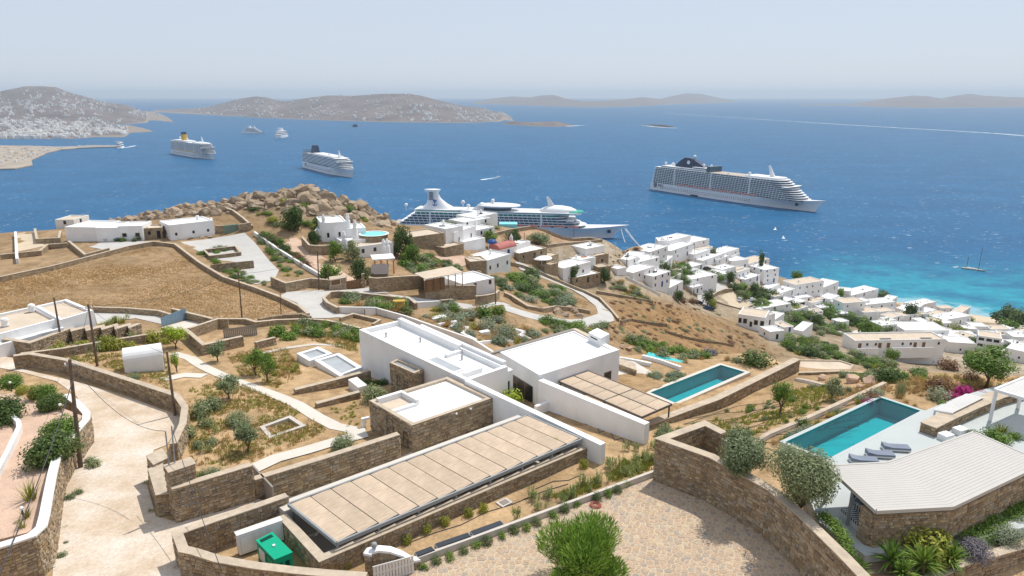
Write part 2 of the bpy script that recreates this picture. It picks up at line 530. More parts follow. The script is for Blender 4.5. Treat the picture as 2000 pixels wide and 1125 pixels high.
def in_poly(xy, poly):
 xy = np.asarray(xy, float)
 x, y = xy[:, 0], xy[:, 1]
 r = np.zeros(len(xy), bool)
 n = len(poly)
 for i in range(n):
  x0, y0 = poly[i][0], poly[i][1]
  x1, y1 = poly[(i + 1) % n][0], poly[(i + 1) % n][1]
  c = ((y0 > y) != (y1 > y)) & (x < (x1 - x0) * (y - y0) / ((y1 - y0) if abs(y1 - y0) > 1e-9 else 1e-9) + x0)
  r ^= c
 return r
def poly_dist(xy, poly, closed=True):
 xy = np.asarray(xy, float)
 best = np.full(len(xy), 1e9)
 n = len(poly)
 for i in range(n if closed else n - 1):
  a = np.array(poly[i][:2], float); b = np.array(poly[(i + 1) % n][:2], float)
  ab = b - a
  t = np.clip(((xy - a) @ ab) / max(ab @ ab, 1e-9), 0, 1)
  best = np.minimum(best, np.linalg.norm(xy - a - t[:, None] * ab, axis=1))
 return best
CARVE = []   # (polygon, highest ground inside it, margin)
def drape(name, poly, off, mats, step=1.5, kind='structure', zfun=None):
 """A sheet laid over the hillside inside a polygon."""
 xs = [p[0] for p in poly]; ys = [p[1] for p in poly]
 ed = []
 for i in range(len(poly)):
  a, b = Vector(poly[i][:2]), Vector(poly[(i + 1) % len(poly)][:2])
  k = max(1, int((b - a).length / step))
  ed += [a.lerp(b, j / k) for j in range(k)]
 n = len(ed)
 gx, gy = np.meshgrid(np.arange(min(xs), max(xs), step), np.arange(min(ys), max(ys), step))
 g = np.stack([gx.ravel(), gy.ravel()], 1)
 g = g[in_poly(g, poly)]
 if len(g):
  g = g[poly_dist(g, poly) > step * .35]
 vs_ = ed + [Vector((a, b)) for a, b in g]
 r = delaunay_2d_cdt(vs_, [], [list(range(n))], 1, 1e-4)
 z = Hs([[v.x, v.y] for v in r[0]])
 mb = MB()
 mb.add([(v.x, v.y, zz + off) for v, zz in zip(r[0], z)], [tuple(f) for f in r[2]])
 o = mb.build(name, mats)
 if kind:
  o['kind'] = kind
 return o
# ---------------------------------------------------------------- key levels of the two villas (metres below the camera)
P1_H, P2_H = 31.95, 26.65
POOL1 = plan([(1270, 768), (1408, 714), (1455, 728), (1318, 788)], P1_H)
_b, _c, _d = plan([(1720, 778), (1798, 804), (1615, 899)], P2_H)
POOL2 = [_d + _b - _c, _b, _c, _d]
CARPORT = plan([(563, 985), (1030, 812), (1137, 858), (640, 1066)], 27.3)
CARPORT = [CARPORT[0], CARPORT[1], CARPORT[2], CARPORT[0] + CARPORT[2] - CARPORT[1]]
def grow(poly, d):
 c = sum((Vector(p[:2]) for p in poly), Vector((0, 0))) / len(poly)
 return [Vector(p[:2]) + (Vector(p[:2]) - c).normalized() * d for p in poly]
CARVE.append((grow(POOL1, .6), CAM_Z - P1_H - 2.6))
CARVE.append((grow(POOL2, .6), CAM_Z - P2_H - 2.6))
PIT = plan([(500, 962), (770, 868), (985, 800), (1150, 872), (640, 1092), (556, 1012)], 29)
CARVE.append((PIT, CAM_Z - 30.3))
GEN = plan([(345, 1045), (550, 975), (620, 1085), (560, 1110), (360, 1085)], 29.2)
COURT = plan([(800, 1094), (1000, 1026), (1287, 921), (1300, 943), (1400, 984), (1450, 1004), (1500, 1034), (1560, 1085), (1610, 1130), (1660, 1200), (640, 1200), (690, 1130)], 28.98)
CARVE.append((COURT, CAM_Z - 29.25))
DECK = plan([(1560, 925), (1612, 902), (1799, 805), (1872, 775), (2010, 735), (2120, 760), (2120, 1000), (1880, 1060), (1690, 1085), (1600, 1020)], 26.56)
CARVE.append((DECK, CAM_Z - 26.9))
# ---------------------------------------------------------------- hillside
def axis(segs):
 out = [segs[0][0]]
 for a, b, s0, s1 in segs:
  x = a
  n = max(2, int(round((b - a) / ((s0 + s1) / 2))))
  k = np.linspace(0, 1, n + 1)[1:]
  out += list(a + (b - a) * (k * s0 + (s1 - s0) * k * k / 2) / ((s0 + s1) / 2))
 return np.array(out)
ax = axis([(-420, -130, 8, 2.2), (-130, -62, 2, .6), (-62, 62, .5, .5), (62, 140, .6, 2), (140, 520, 2.2, 7)])
ay = axis([(-40, 26, 6, .6), (26, 112, .5, .5), (112, 210, .6, 1.3), (210, 420, 1.4, 3), (420, 640, 3, 7)])
gx, gy = np.meshgrid(ax, ay)
XY = np.stack([gx.ravel(), gy.ravel()], 1)
Z = Hs(XY)
# small natural unevenness away from the gardens
far_w = np.clip((np.hypot(XY[:, 0], XY[:, 1]) - 120) / 60, 0, 1)
und = np.array([noise.fractal((x * .06, y * .06, 3.1), 1.0, 2.0, 4) for x, y in XY]) * .45
Z = np.where(Z > .5, Z + und * far_w * np.clip(Z / 30, 0, 1) * .6, Z)
for poly, zc in CARVE:
 k = in_poly(XY, poly)
 Z[k] = np.minimum(Z[k], zc)
Z = np.maximum(Z, -0.8)
def zone(pts, dz=0.0):
 return [at(*p) for p in pts]
ZONES = [  # polygon, soil colour, softness
 (zone([(200, 440), (345, 410), (480, 390), (600, 376), (690, 398), (762, 446), (690, 440), (600, 428), (480, 412), (330, 428)]), (.30, .225, .15), 3),
 (zone([(990, 478), (1100, 548), (1200, 560), (1290, 585), (1350, 612), (1440, 612), (1500, 668), (1620, 700), (1760, 716), (2090, 735), (2090, 640), (1850, 625), (1600, 562), (1470, 534), (1260, 482)]), (.42, .355, .27), 6),
 (zone([(-60, 560), (130, 522), (290, 480), (345, 482), (400, 522), (470, 557), (560, 585), (600, 602), (470, 632), (350, 612), (190, 602), (-60, 612)]), (.375, .262, .155), 2),
 (zone([(965, 470), (1000, 452), (1060, 448), (1170, 464), (1060, 481)]), (.47, .31, .20), 2),
 (zone([(1200, 600), (1300, 595), (1440, 625), (1500, 690), (1340, 690), (1180, 630)]), (.33, .205, .10), 5),
]
colr = np.tile(np.array([.36, .25, .145]), (len(XY), 1))
nearw = np.clip((112 - np.hypot(XY[:, 0], XY[:, 1])) / 14, 0, 1)[:, None]
colr = colr * (1 - nearw) + np.array([.485, .335, .19]) * nearw
for poly, c, soft in ZONES:
 inside = in_poly(XY, poly)
 d = poly_dist(XY, poly)
 w = np.clip(np.where(inside, d, -d) / soft * .5 + .5, 0, 1)[:, None]
 colr = colr * (1 - w) + np.array(c) * w
sandw = (np.clip((4.5 - Z) / 2, 0, 1) * (XY[:, 0] > 230))[:, None]
colr = colr * (1 - sandw) + np.array([.60, .50, .37]) * sandw
rockw = (np.clip((95 - Z) / 30, 0, 1) * (XY[:, 0] < 180) * (XY[:, 1] > 200))[:, None]
colr = colr * (1 - rockw) + np.array([.34, .27, .19]) * rockw
def ground_mat():
 m, n, l, p, o = _nodes('hillside_soil')
 g = n.new('ShaderNodeNewGeometry')
 at_ = n.new('ShaderNodeAttribute'); at_.attribute_name = 'soil'
 big = noise_n(n, l, g.outputs['Position'], .09, 6, .62)
 midn = noise_n(n, l, g.outputs['Position'], .55, 6, .68)
 fine = noise_n(n, l, g.outputs['Position'], 4.0, 6, .75)
 c = mix(n, l, 1.0, at_.outputs['Color'], ramp(n, l, big, [(.3, (.74, .70, .64)), (.7, (1.2, 1.2, 1.22))]), 'MULTIPLY')
 c = mix(n, l, 1.0, c, ramp(n, l, midn, [(.3, (.58, .56, .50)), (.52, 1.0), (.75, (1.22, 1.22, 1.2))]), 'MULTIPLY')
 c = mix(n, l, 1.0, c, ramp(n, l, fine, [(.3, .72), (.55, 1.0), (.75, 1.18)]), 'MULTIPLY')
 patch = noise_n(n, l, g.outputs['Position'], .17, 7, .7)
 c = mix(n, l, ramp(n, l, patch, [(.52, 0.), (.68, .55)]), c, (.21, .165, .095))
 l.new(c, p.inputs['Base Color'])
 p.inputs['Roughness'].default_value = .95
 p.inputs['Specular IOR Level'].default_value = .1
 l.new(bumpn(n, l, mix(n, l, .5, midn, fine), .7, .12), p.inputs['Normal'])
 return m
nx, ny = len(ax), len(ay)
idx = np.arange(nx * ny).reshape(ny, nx)
quads = np.stack([idx[:-1, :-1], idx[:-1, 1:], idx[1:, 1:], idx[1:, :-1]], -1).reshape(-1, 4)
zq = Z[quads]
quads = quads[(zq > -0.79).any(1)]
me = bpy.data.meshes.new('hillside')
me.from_pydata(np.column_stack([XY, Z]).tolist(), [], quads.tolist())
ca = me.color_attributes.new('soil', 'FLOAT_COLOR', 'POINT')
ca.data.foreach_set('color', np.column_stack([colr, np.ones(len(XY))]).astype(np.float32).ravel())
me.polygons.foreach_set('use_smooth', [True] * len(quads))
me.materials.append(ground_mat())
me.update()
ter = bpy.data.objects.new('terrain', me)
col.objects.link(ter)
ter['kind'] = 'structure'
# ---------------------------------------------------------------- sea
def sea_mat():
 m, n, l, p, o = _nodes('sea_water')
 g = n.new('ShaderNodeNewGeometry')
 pos = g.outputs['Position']
 dn = n.new('ShaderNodeVectorMath'); dn.operation = 'DOT_PRODUCT'      # metres seaward of the beach
 l.new(pos, dn.inputs[0]); dn.inputs[1].default_value = (.66, .75, 0)
 dt = n.new('ShaderNodeVectorMath'); dt.operation = 'DOT_PRODUCT'      # metres along the beach
 l.new(pos, dt.inputs[0]); dt.inputs[1].default_value = (.75, -.66, 0)
 wob = noise_n(n, l, pos, .012, 5, .6)
 def math2(op, a, b):
  k = n.new('ShaderNodeMath'); k.operation = op
  for s, v in zip(k.inputs, (a, b)):
   if hasattr(v, 'links'):
    l.new(v, s)
   else:
    s.default_value = v
  return k.outputs[0]
 def maprange(v, a, b, c=0., d=1.):
  k = n.new('ShaderNodeMapRange'); k.interpolation_type = 'SMOOTHSTEP'
  l.new(v, k.inputs[0])
  for i, q in enumerate((a, b, c, d)):
   k.inputs[i + 1].default_value = q
  return k.outputs[0]
 shore = .66 * 333 + .75 * 532
 off = math2('ADD', math2('SUBTRACT', dn.outputs['Value'], shore), math2('MULTIPLY', math2('SUBTRACT', wob, .5), 190.))
 along = maprange(dt.outputs['Value'], -260, -150)
 # width of the shallow shelf grows along the beach
 shal = maprange(math2('SUBTRACT', off, math2('MULTIPLY', maprange(dt.outputs['Value'], -150, 150), 170.)), 260, 20)
 shal = math2('MULTIPLY', shal, along)
 swell = noise_n(n, l, vmul(n, l, pos, (.6, 1, 1)), .011, 6, .6)
 chop = noise_n(n, l, vmul(n, l, pos, (.55, 1, 1)), .16, 5, .65)
 deep = ramp(n, l, swell, [(.3, (.004, .083, .195)), (.7, (.008, .116, .258))])
 weed = noise_n(n, l, vmul(n, l, pos, (.7, 1.2, 1)), .02, 4, .6)
 tq = ramp(n, l, weed, [(.40, (.009, .15, .26)), (.56, (.014, .25, .34))])
 tq = mix(n, l, maprange(off, 45, -10), tq, (.03, .28, .36))
 c = mix(n, l, shal, deep, tq)
 c = mix(n, l, 1.0, c, ramp(n, l, chop, [(.3, .78), (.7, 1.24)]), 'MULTIPLY')
 # white horses
 cap = noise_n(n, l, vmul(n, l, pos, (.34, 1., 1)), .24, 4, .62)
 gate = noise_n(n, l, pos, .02, 4, .7)
 capm = math2('MULTIPLY', maprange(cap, .61, .67), maprange(gate, .44, .58))
 capm = math2('MULTIPLY', capm, math2('SUBTRACT', 1.0, shal))
 surf = math2('MULTIPLY', maprange(off, 4, -9), along)
 capm = math2('MAXIMUM', math2('MULTIPLY', capm, .7), math2('MULTIPLY', surf, .3))
 c = mix(n, l, capm, c, (.72, .78, .80))
 l.new(c, p.inputs['Base Color'])
 p.inputs['Roughness'].default_value = .42
 p.inputs['Specular IOR Level'].default_value = .13
 p.inputs['IOR'].default_value = 1.33
 rip = noise_n(n, l, pos, .6, 4, .6)
 l.new(bumpn(n, l, mix(n, l, .35, chop, rip), .5, 1.2), p.inputs['Normal'])
 return m
MATS['sea'] = sea_mat()
mb = MB()
SEA_R = 34000.0
mb.add([(-SEA_R, -2000, 0), (SEA_R, -2000, 0), (SEA_R, SEA_R, 0), (-SEA_R, SEA_R, 0)], [(0, 1, 2, 3)])
o = mb.build('sea', 'sea'); o['kind'] = 'structure'
# ---------------------------------------------------------------- far coasts and islands
def interp(pts, x):
 return float(np.interp(x, [p[0] for p in pts], [p[1] for p in pts]))
def land_mat(name, c, c2):
 m, n, l, p, o = _nodes(name)
 g = n.new('ShaderNodeNewGeometry')
 a = noise_n(n, l, g.outputs['Position'], .004, 6, .65)
 b = noise_n(n, l, g.outputs['Position'], .03, 6, .7)
 k = ramp(n, l, a, [(.35, c), (.65, c2)])
 k = mix(n, l, 1.0, k, ramp(n, l, b, [(.3, .65), (.7, 1.3)]), 'MULTIPLY')
 sp = n.new('ShaderNodeSeparateXYZ'); l.new(g.outputs['Position'], sp.inputs[0])
 mr = n.new('ShaderNodeMapRange'); l.new(sp.outputs['Z'], mr.inputs[0])
 mr.inputs[1].default_value = 1.5; mr.inputs[2].default_value = 4
 k = mix(n, l, mr.outputs[0], (.25, .205, .165), k)
 l.new(k, p.inputs['Base Color'])
 p.inputs['Roughness'].default_value = .95
 MATS[name] = m
land_mat('far_land', (.115, .094, .092), (.19, .155, .14))
HILLS = {}
def far_hill(name, top, shore, back, amp, nx_=110, ny_=26, bulge=.8):
 x0, x1 = max(top[0][0], shore[0][0]), min(top[-1][0], shore[-1][0])
 vs_, fs_ = [], []
 for i in range(nx_ + 1):
  x = x0 + (x1 - x0) * i / nx_
  s = sea_at(x, interp(shore, x))
  yt = min(interp(top, x), interp(shore, x) - .4)
  d = ray(x, yt)
  g = Vector((s.x, s.y)).normalized()
  Ds = Vector((s.x, s.y)).length
  Dr = Ds * (1 + (back - 1) * min(1, max(.05, (interp(shore, x) - yt) / 14)))   # low points of land are narrow
  ang = math.atan2(d[0], d[1])
  zr = CAM_Z + d[2] * Dr / math.hypot(d[0], d[1])
  zr = max(zr, 2.0)
  for j in range(ny_ + 1):
   u = j / ny_
   if u <= .62:
    k = u / .62
    D = Ds + (Dr - Ds) * k
    z = -.7 + (zr + .7) * k ** bulge
    nz = noise.fractal((math.sin(ang) * D * .0016, math.cos(ang) * D * .0016, 7.3), 1.0, 2.1, 5)
    z += nz * amp * zr * math.sin(math.pi * k) * .6
   else:
    k = (u - .62) / .38
    D = Dr + (Dr - Ds) * .8 * k
    z = zr * (1 - k) - .75 * k
   vs_.append((math.sin(ang) * D, math.cos(ang) * D, max(z, -.75)))
 w = ny_ + 1
 for i in range(nx_):
  for j in range(ny_):
   fs_.append((i * w + j, (i + 1) * w + j, (i + 1) * w + j + 1, i * w + j + 1))
 mb = MB(); mb.add(vs_, fs_)
 o = mb.build(name, 'far_land', smooth=True)
 o['kind'] = 'structure'
 HILLS[name] = BVHTree.FromPolygons(vs_, fs_)
 return o
far_hill('town_hill', [(-120, 190), (-60, 184), (0, 178), (50, 168), (85, 168), (110, 170), (135, 180), (165, 188), (200, 199), (250, 205), (290, 224), (320, 232), (338, 238)],
   [(-120, 252), (180, 246), (270, 241), (338, 238.6)], 1.45, .35)
far_hill('town_headland', [(-120, 236), (60, 238), (120, 238), (160, 241), (195, 245), (245, 249), (275, 253), (298, 256.5)],
   [(-120, 272), (60, 271.5), (150, 271), (180, 268), (240, 268.5), (255, 262), (298, 257.6)], 1.22, .2)
far_hill('headland_hill', [(300, 216), (350, 214), (390, 212), (440, 200), (470, 192), (500, 188), (520, 190), (545, 197), (565, 197), (600, 191), (640, 186), (690, 187), (740, 183), (790, 182.5), (820, 186), (850, 194), (900, 206), (950, 212), (985, 225), (1003, 236)],
   [(300, 219), (380, 223), (500, 230), (600, 234), (750, 238.5), (900, 240), (1003, 237.5)], 1.35, .3, 160)
far_hill('islet_hill', [(982, 240), (1000, 237), (1030, 238), (1055, 238), (1085, 236.5), (1105, 241), (1122, 244.5)], [(982, 243), (1040, 246.5), (1085, 247.6), (1122, 245.6)], 1.04, .3, 60, 12)
far_hill('far_island_hill', [(925, 199), (960, 192), (1000, 188), (1035, 190), (1055, 186.5), (1080, 185), (1105, 192), (1140, 198), (1180, 197), (1225, 193), (1255, 189.5), (1290, 193), (1310, 188), (1340, 182), (1370, 183), (1400, 190), (1440, 197.5)],
   [(925, 203), (1000, 205), (1100, 208), (1150, 209.5), (1230, 208), (1310, 204), (1440, 199)], 1.25, .2, 120)
far_hill('hazy_island_hill', [(1560, 203), (1660, 202.5), (1700, 197), (1740, 191), (1785, 186.5), (1815, 188), (1838, 192), (1870, 186), (1895, 183), (1925, 187), (1965, 189), (2010, 190), (2080, 197), (2140, 205)],
   [(1560, 204.4), (1660, 206), (1720, 209), (1800, 210.5), (2010, 209), (2140, 206.5)], 1.25, .15, 100)
far_hill('skerry_hill', [(1256, 243.8), (1275, 243), (1297, 243.4), (1318, 248)], [(1256, 245), (1275, 246.6), (1300, 248.4), (1318, 249)], 1.01, .2, 24, 8)
def ribbon(name, pts, w0, w1, z=.12, mats='foam'):
 P = [sea_at(*p) for p in pts]
 mb = MB(); L = []
 for i, p in enumerate(P):
  d = (P[min(i + 1, len(P) - 1)] - P[max(i - 1, 0)]).normalized()
  nrm = Vector((-d.y, d.x, 0))
  w = w0 + (w1 - w0) * i / (len(P) - 1)
  L += [p + nrm * w + Vector((0, 0, z)), p - nrm * w + Vector((0, 0, z))]
 mb.add(L, [(2 * i, 2 * i + 1, 2 * i + 3, 2 * i + 2) for i in range(len(P) - 1)])
 return mb.build(name, mats)
def foam_mat():
 """Broken foam: churned white water with gaps through which the sea shows."""
 m, n, l, p, o = _nodes('foam_streak')
 g = n.new('ShaderNodeNewGeometry')
 a = noise_n(n, l, g.outputs['Position'], .03, 6, .75)
 tr = n.new('ShaderNodeBsdfTransparent')
 ms = n.new('ShaderNodeMixShader')
 l.new(ramp(n, l, a, [(.38, .1), (.6, .8)]), ms.inputs[0])
 p.inputs['Base Color'].default_value = (.72, .8, .84, 1)
 p.inputs['Roughness'].default_value = .9
 l.new(tr.outputs[0], ms.inputs[1]); l.new(p.outputs[0], ms.inputs[2]); l.new(ms.outputs[0], o.inputs[0])
 MATS['foam_streak'] = m
foam_mat()
for pts, w0, w1 in (([(1300, 221), (1500, 234), (1640, 243), (1760, 250), (1870, 256), (1950, 261), (2010, 266), (2080, 272)], 12, 26),):
 o = ribbon('ship_wake', pts, w0, w1, mats='foam_streak'); o['kind'] = 'structure'
for pts, w0, w1 in (([(1105, 246.5), (1142, 245)], 20, 5), ([(1254, 244.5), (1275, 247.2), (1300, 249.2), (1322, 250)], 7, 9)):
 o = ribbon('surf_water', pts, w0, w1, mats='foam'); o['kind'] = 'structure'
# harbour mole and quays
def flat_land(name, pts, z, mats):
 P = [sea_at(*p) for p in pts]
 o = MB().prism(P, -.7, z).build(name, mats); o['kind'] = 'structure'
 return o
flat_land('harbour_land', [(-60, 333), (30, 331), (64, 324), (62, 314), (92, 300), (118, 293.5), (150, 291), (150, 287), (110, 288), (60, 286), (-60, 285)], 2.5, 'quay')
flat_land('breakwater_land', [(150, 291), (190, 289), (243, 288), (243, 285.6), (180, 285), (150, 287)], 3.0, 'asphalt')
# ---------------------------------------------------------------- haze
haze_m = bpy.data.materials.new('sea_haze')
haze_m.use_nodes = True
hn, hl = haze_m.node_tree.nodes, haze_m.node_tree.links
hn.clear()
ho = hn.new('ShaderNodeOutputMaterial')
hv = hn.new('ShaderNodeVolumePrincipled')
hv.inputs['Color'].default_value = (.74, .87, 1.0, 1)
hv.inputs['Density'].default_value = 6.0e-5
hv.inputs['Anisotropy'].default_value = .15
hl.new(hv.outputs[0], ho.inputs['Volume'])
o = MB().prism([(-35000, -2500), (35000, -2500), (35000, 35000), (-35000, 35000)], -1.9, 330.0, bottom=True).build('haze', haze_m)
o['kind'] = 'stuff'
# ---------------------------------------------------------------- masonry
def stone_variant(k):
 r = random.Random(100 + k)
 j = lambda a: r.uniform(-a, a)
 b = [(-.5, 0, 0), (.5, 0, 0), (.5, 0, 1), (-.5, 0, 1)]
 i = [.07, .10, .05, .12, .08][k % 5]
 f = [(-.5 + i + j(.03), 1, i + j(.05)), (.5 - i + j(.03), 1 + j(.15), i * 1.2 + j(.05)), (.5 - i * 1.3 + j(.04), 1, 1 - i + j(.06)), (-.5 + i * 1.1 + j(.04), 1 + j(.15), 1 - i * 1.4 + j(.05))]
 return b + f, [(4, 5, 6, 7), (0, 1, 5, 4), (1, 2, 6, 5), (2, 3, 7, 6), (3, 0, 4, 7)]
SV = [stone_variant(k) for k in range(8)]
def flipq(fs_):
 return [tuple(reversed(f)) for f in fs_]
SVM = []
for v_, f_ in SV:
 b_ = MB(); b_.add(v_, flipq(f_)); SVM.append(b_.mesh('stone', 'stone'))
def face_stones(a, b, za, zb, ground, out, r, hmin=.13, hmax=.33, wmin=.17, wmax=.52):
 """Rows of rubble on the vertical face from a to b (plan points); tops za, zb; ground = lowest visible level."""
 a, b = Vector(a[:2]), Vector(b[:2])
 L = (b - a).length
 if L < .15:
  return
 d = (b - a) / L
 nrm = Vector((d.y, -d.x))            # outward side is to the right of a->b
 ang = math.atan2(d.y, d.x) + math.pi
 top = max(za, zb)
 z = ground
 while z < top:
  h = r.uniform(hmin, hmax)
  x = r.uniform(-.2, 0)
  while x < L:
   w = r.uniform(wmin, wmax) * (1.2 if h > .22 else .95)
   x0, x1 = max(x, 0), min(x + w, L)
   zt = za + (zb - za) * ((x0 + x1) / 2 / L)
   hh = min(h * r.uniform(.72, 1.0), zt - z)
   if x1 - x0 > .08 and hh > .05:
    c = a + d * ((x0 + x1) / 2)
    out.append((Vector((c.x, c.y, z)), ang, x1 - x0 - .02, hh - .018, r.uniform(.02, .085)))
   x += w
  z += h
def lay_stones(root, st, parts=True, limit=300):
 st.sort(key=lambda s: (s[0] - Vector((0, 0, CAM_Z))).length)
 k = limit if parts else 0
 for i, (p, ang, w, h, d) in enumerate(st[:k]):
  inst('stone', SVM[(i * 7) % 8], p, ang, (w, d, h), root)
 rest = st[k:]
 if rest:
  mb = MB()
  for i, (p, ang, w, h, d) in enumerate(rest):
   ca, sa = math.cos(ang), math.sin(ang)
   v_, f_ = SV[(i * 5) % 8]
   mb.add([(p.x + ca * x * w - sa * y * d, p.y + sa * x * w + ca * y * d, p.z + z * h) for x, y, z in v_], flipq(f_))
  o = mb.build('stone_facing', 'stone', root); o['kind'] = 'stuff'
def offsets(path, w, closed=False):
 P = [Vector(p[:2]) for p in path]
 n = len(P)
 L, Rr = [], []
 for i in range(n):
  a = P[(i - 1) % n] if (closed or i > 0) else None
  b = P[(i + 1) % n] if (closed or i < n - 1) else None
  d0 = (P[i] - a).normalized() if a is not None else None
  d1 = (b - P[i]).normalized() if b is not None else None
  if d0 is None: d0 = d1
  if d1 is None: d1 = d0
  n0, n1 = Vector((-d0.y, d0.x)), Vector((-d1.y, d1.x))
  m = n0 + n1
  m = m.normalized() if m.length > 1e-6 else n0
  k = w / 2 / max(m.dot(n0), .45)
  L.append(P[i] + m * k); Rr.append(P[i] - m * k)
 return L, Rr
def wall(name, label, cat, path, thick=.45, stones=None, body='rubble', cap='cap', drop=None, group=None, capt=.07, over=.02, base=None, root=None, height=None):
 """path: Vectors with z = top of the wall. stones: None (far), 'stuff' or 'parts'."""
 path = [Vector(p) for p in path]
 L, Rr = offsets(path, thick)
 g = [H(p.x, p.y) for p in path]
 zt = [p.z for p in path]
 zb = [min(g[i], H(*L[i]), H(*Rr[i])) - .5 for i in range(len(path))]
 if base is not None:
  zb = [min(b, base) for b in zb]
 if drop is not None:
  zb = [z - drop for z in zt]
 loc = Vector((path[0].x, path[0].y, zb[0]))
 if root is None:
  root = thing(name, label, cat, loc, group)
 mb = MB()
 n = len(path)
 ct = capt if cap else 0
 vs_ = []
 for i in range(n):
  vs_ += [(L[i].x, L[i].y, zb[i]), (Rr[i].x, Rr[i].y, zb[i]), (Rr[i].x, Rr[i].y, zt[i] - ct), (L[i].x, L[i].y, zt[i] - ct)]
 fs_ = []
 for i in range(n - 1):
  a, b = 4 * i, 4 * (i + 1)
  fs_ += [(a + 1, b + 1, b + 2, a + 2), (b, a, a + 3, b + 3), (a + 2, b + 2, b + 3, a + 3)]
 fs_ += [(0, 1, 2, 3), (4 * n - 3, 4 * n - 4, 4 * n - 1, 4 * n - 2)]
 mb.add(vs_, fs_)
 mb.build('masonry' if body not in ('white', 'white_old', 'concrete') else 'wall_body', 'mortar' if stones else body, root)
 if cap:
  L2, R2 = offsets(path, thick + (.12 if stones else 2 * over))
  mb = MB(); vs_ = []
  for i in range(n):
   vs_ += [(L2[i].x, L2[i].y, zt[i] - ct + .002), (R2[i].x, R2[i].y, zt[i] - ct + .002), (R2[i].x, R2[i].y, zt[i]), (L2[i].x, L2[i].y, zt[i])]
  mb.add(vs_, fs_)
  mb.build('coping', cap, root)
 if stones:
  r = random.Random(len(label) * 7 + n)
  st = []
  for i in range(n - 1):
   for a, b, za, zb_ in ((Rr[i + 1], Rr[i], zt[i + 1], zt[i]), (L[i], L[i + 1], zt[i], zt[i + 1])):
    mid = (a + b) / 2
    d = b - a
    nr = Vector((-d.y, d.x))            # outward for the pair order used here
    if nr.dot(-mid) <= 0:
     continue
    gr = min(H(a.x, a.y), H(b.x, b.y)) - .05
    if base is not None: gr = min(gr, base)
    if drop is not None: gr = max(gr, min(zb) )
    face_stones(b, a, zb_ - ct, za - ct, gr, st, r)
  for e, q in ((0, 1), (n - 1, n - 2)):
   a, b = (L[e], Rr[e]) if e == 0 else (Rr[e], L[e])
   mid = (a + b) / 2
   d = b - a
   if Vector((d.y, -d.x)).dot(-mid) > 0 or True:
    nr = Vector((d.y, -d.x)) if e else Vector((d.y, -d.x))
    gr = H(mid.x, mid.y) - .05
    if base is not None: gr = min(gr, base)
    face_stones(a, b, zt[e] - ct, zt[e] - ct, gr, st, r)
  lay_stones(root, st, stones == 'parts')
 return root
def stone_block(name, label, cat, poly, z0, z1, stones='stuff', cap='cap', capt=.07, root=None, group=None, body='mortar', limit=300, top=True):
 """Solid masonry block over a plan polygon."""
 p = [Vector(q[:2]) for q in poly]
 n = len(p)
 if sum(p[i].x * p[(i + 1) % n].y - p[(i + 1) % n].x * p[i].y for i in range(n)) < 0:
  p = p[::-1]
 if root is None:
  root = thing(name, label, cat, (p[0].x, p[0].y, z0), group)
 MB().prism(p, z0, z1 - capt, top=top).build('masonry', 'mortar' if stones else 'rubble', root)
 if cap:
  c = sum(p, Vector((0, 0))) / n
  MB().prism([q + (q - c).normalized() * .07 for q in p], z1 - capt + .002, z1, bottom=True).build('coping', cap, root)
 if stones:
  st, r = [], random.Random(len(label))
  for i in range(n):
   a, b = p[i], p[(i + 1) % n]
   d = b - a
   if Vector((d.y, -d.x)).dot(-(a + b) / 2) > 0:
    face_stones(a, b, z1 - capt, z1 - capt, max(z0, min(H(*a), H(*b)) - .1), st, r)
  lay_stones(root, st, stones == 'parts', limit)
 return root
# ---------------------------------------------------------------- planting
PM = {}
def _leafquads(P, N, ln, wd, r, spray=False):
 """A bent leaf (two triangles' worth of quad) at each point, facing roughly N."""
 vs_, fs_ = [], []
 for p, nn in zip(P, N):
  nn = Vector(nn).normalized()
  u = nn.cross(Vector((r.uniform(-1, 1), r.uniform(-1, 1), r.uniform(-1, 1))))
  if spray:
   nn, u = u.normalized(), nn
  if u.length < 1e-3: u = Vector((1, 0, 0))
  u.normalize()
  w = nn.cross(u)
  l_, q = ln * r.uniform(.7, 1.3) / 2, wd * r.uniform(.7, 1.3) / 2
  p = Vector(p)
  b = len(vs_)
  vs_ += [p - u * l_, p + w * q, p + u * l_, p - w * q]
  fs_.append((b, b + 1, b + 2, b + 3))
 return vs_, fs_
def lobes(r, n, spread, rad):
 return [(Vector((r.uniform(-1, 1), r.uniform(-1, 1), r.uniform(-.7, 1))).normalized() * spread * r.uniform(.5, 1), rad * r.uniform(.7, 1.2)) for _ in range(n)]
def _norm(mb, foot=False):
 a = np.array(mb.v)
 rr = np.percentile(np.hypot(a[:, 0], a[:, 1]), 96)
 zr = np.percentile(np.abs(a[:, 2]), 97)
 a[:, :2] /= rr
 a[:, 2] /= (zr / (1.25 if foot else 1.0)) if not foot else rr
 mb.v = [tuple(p) for p in a]
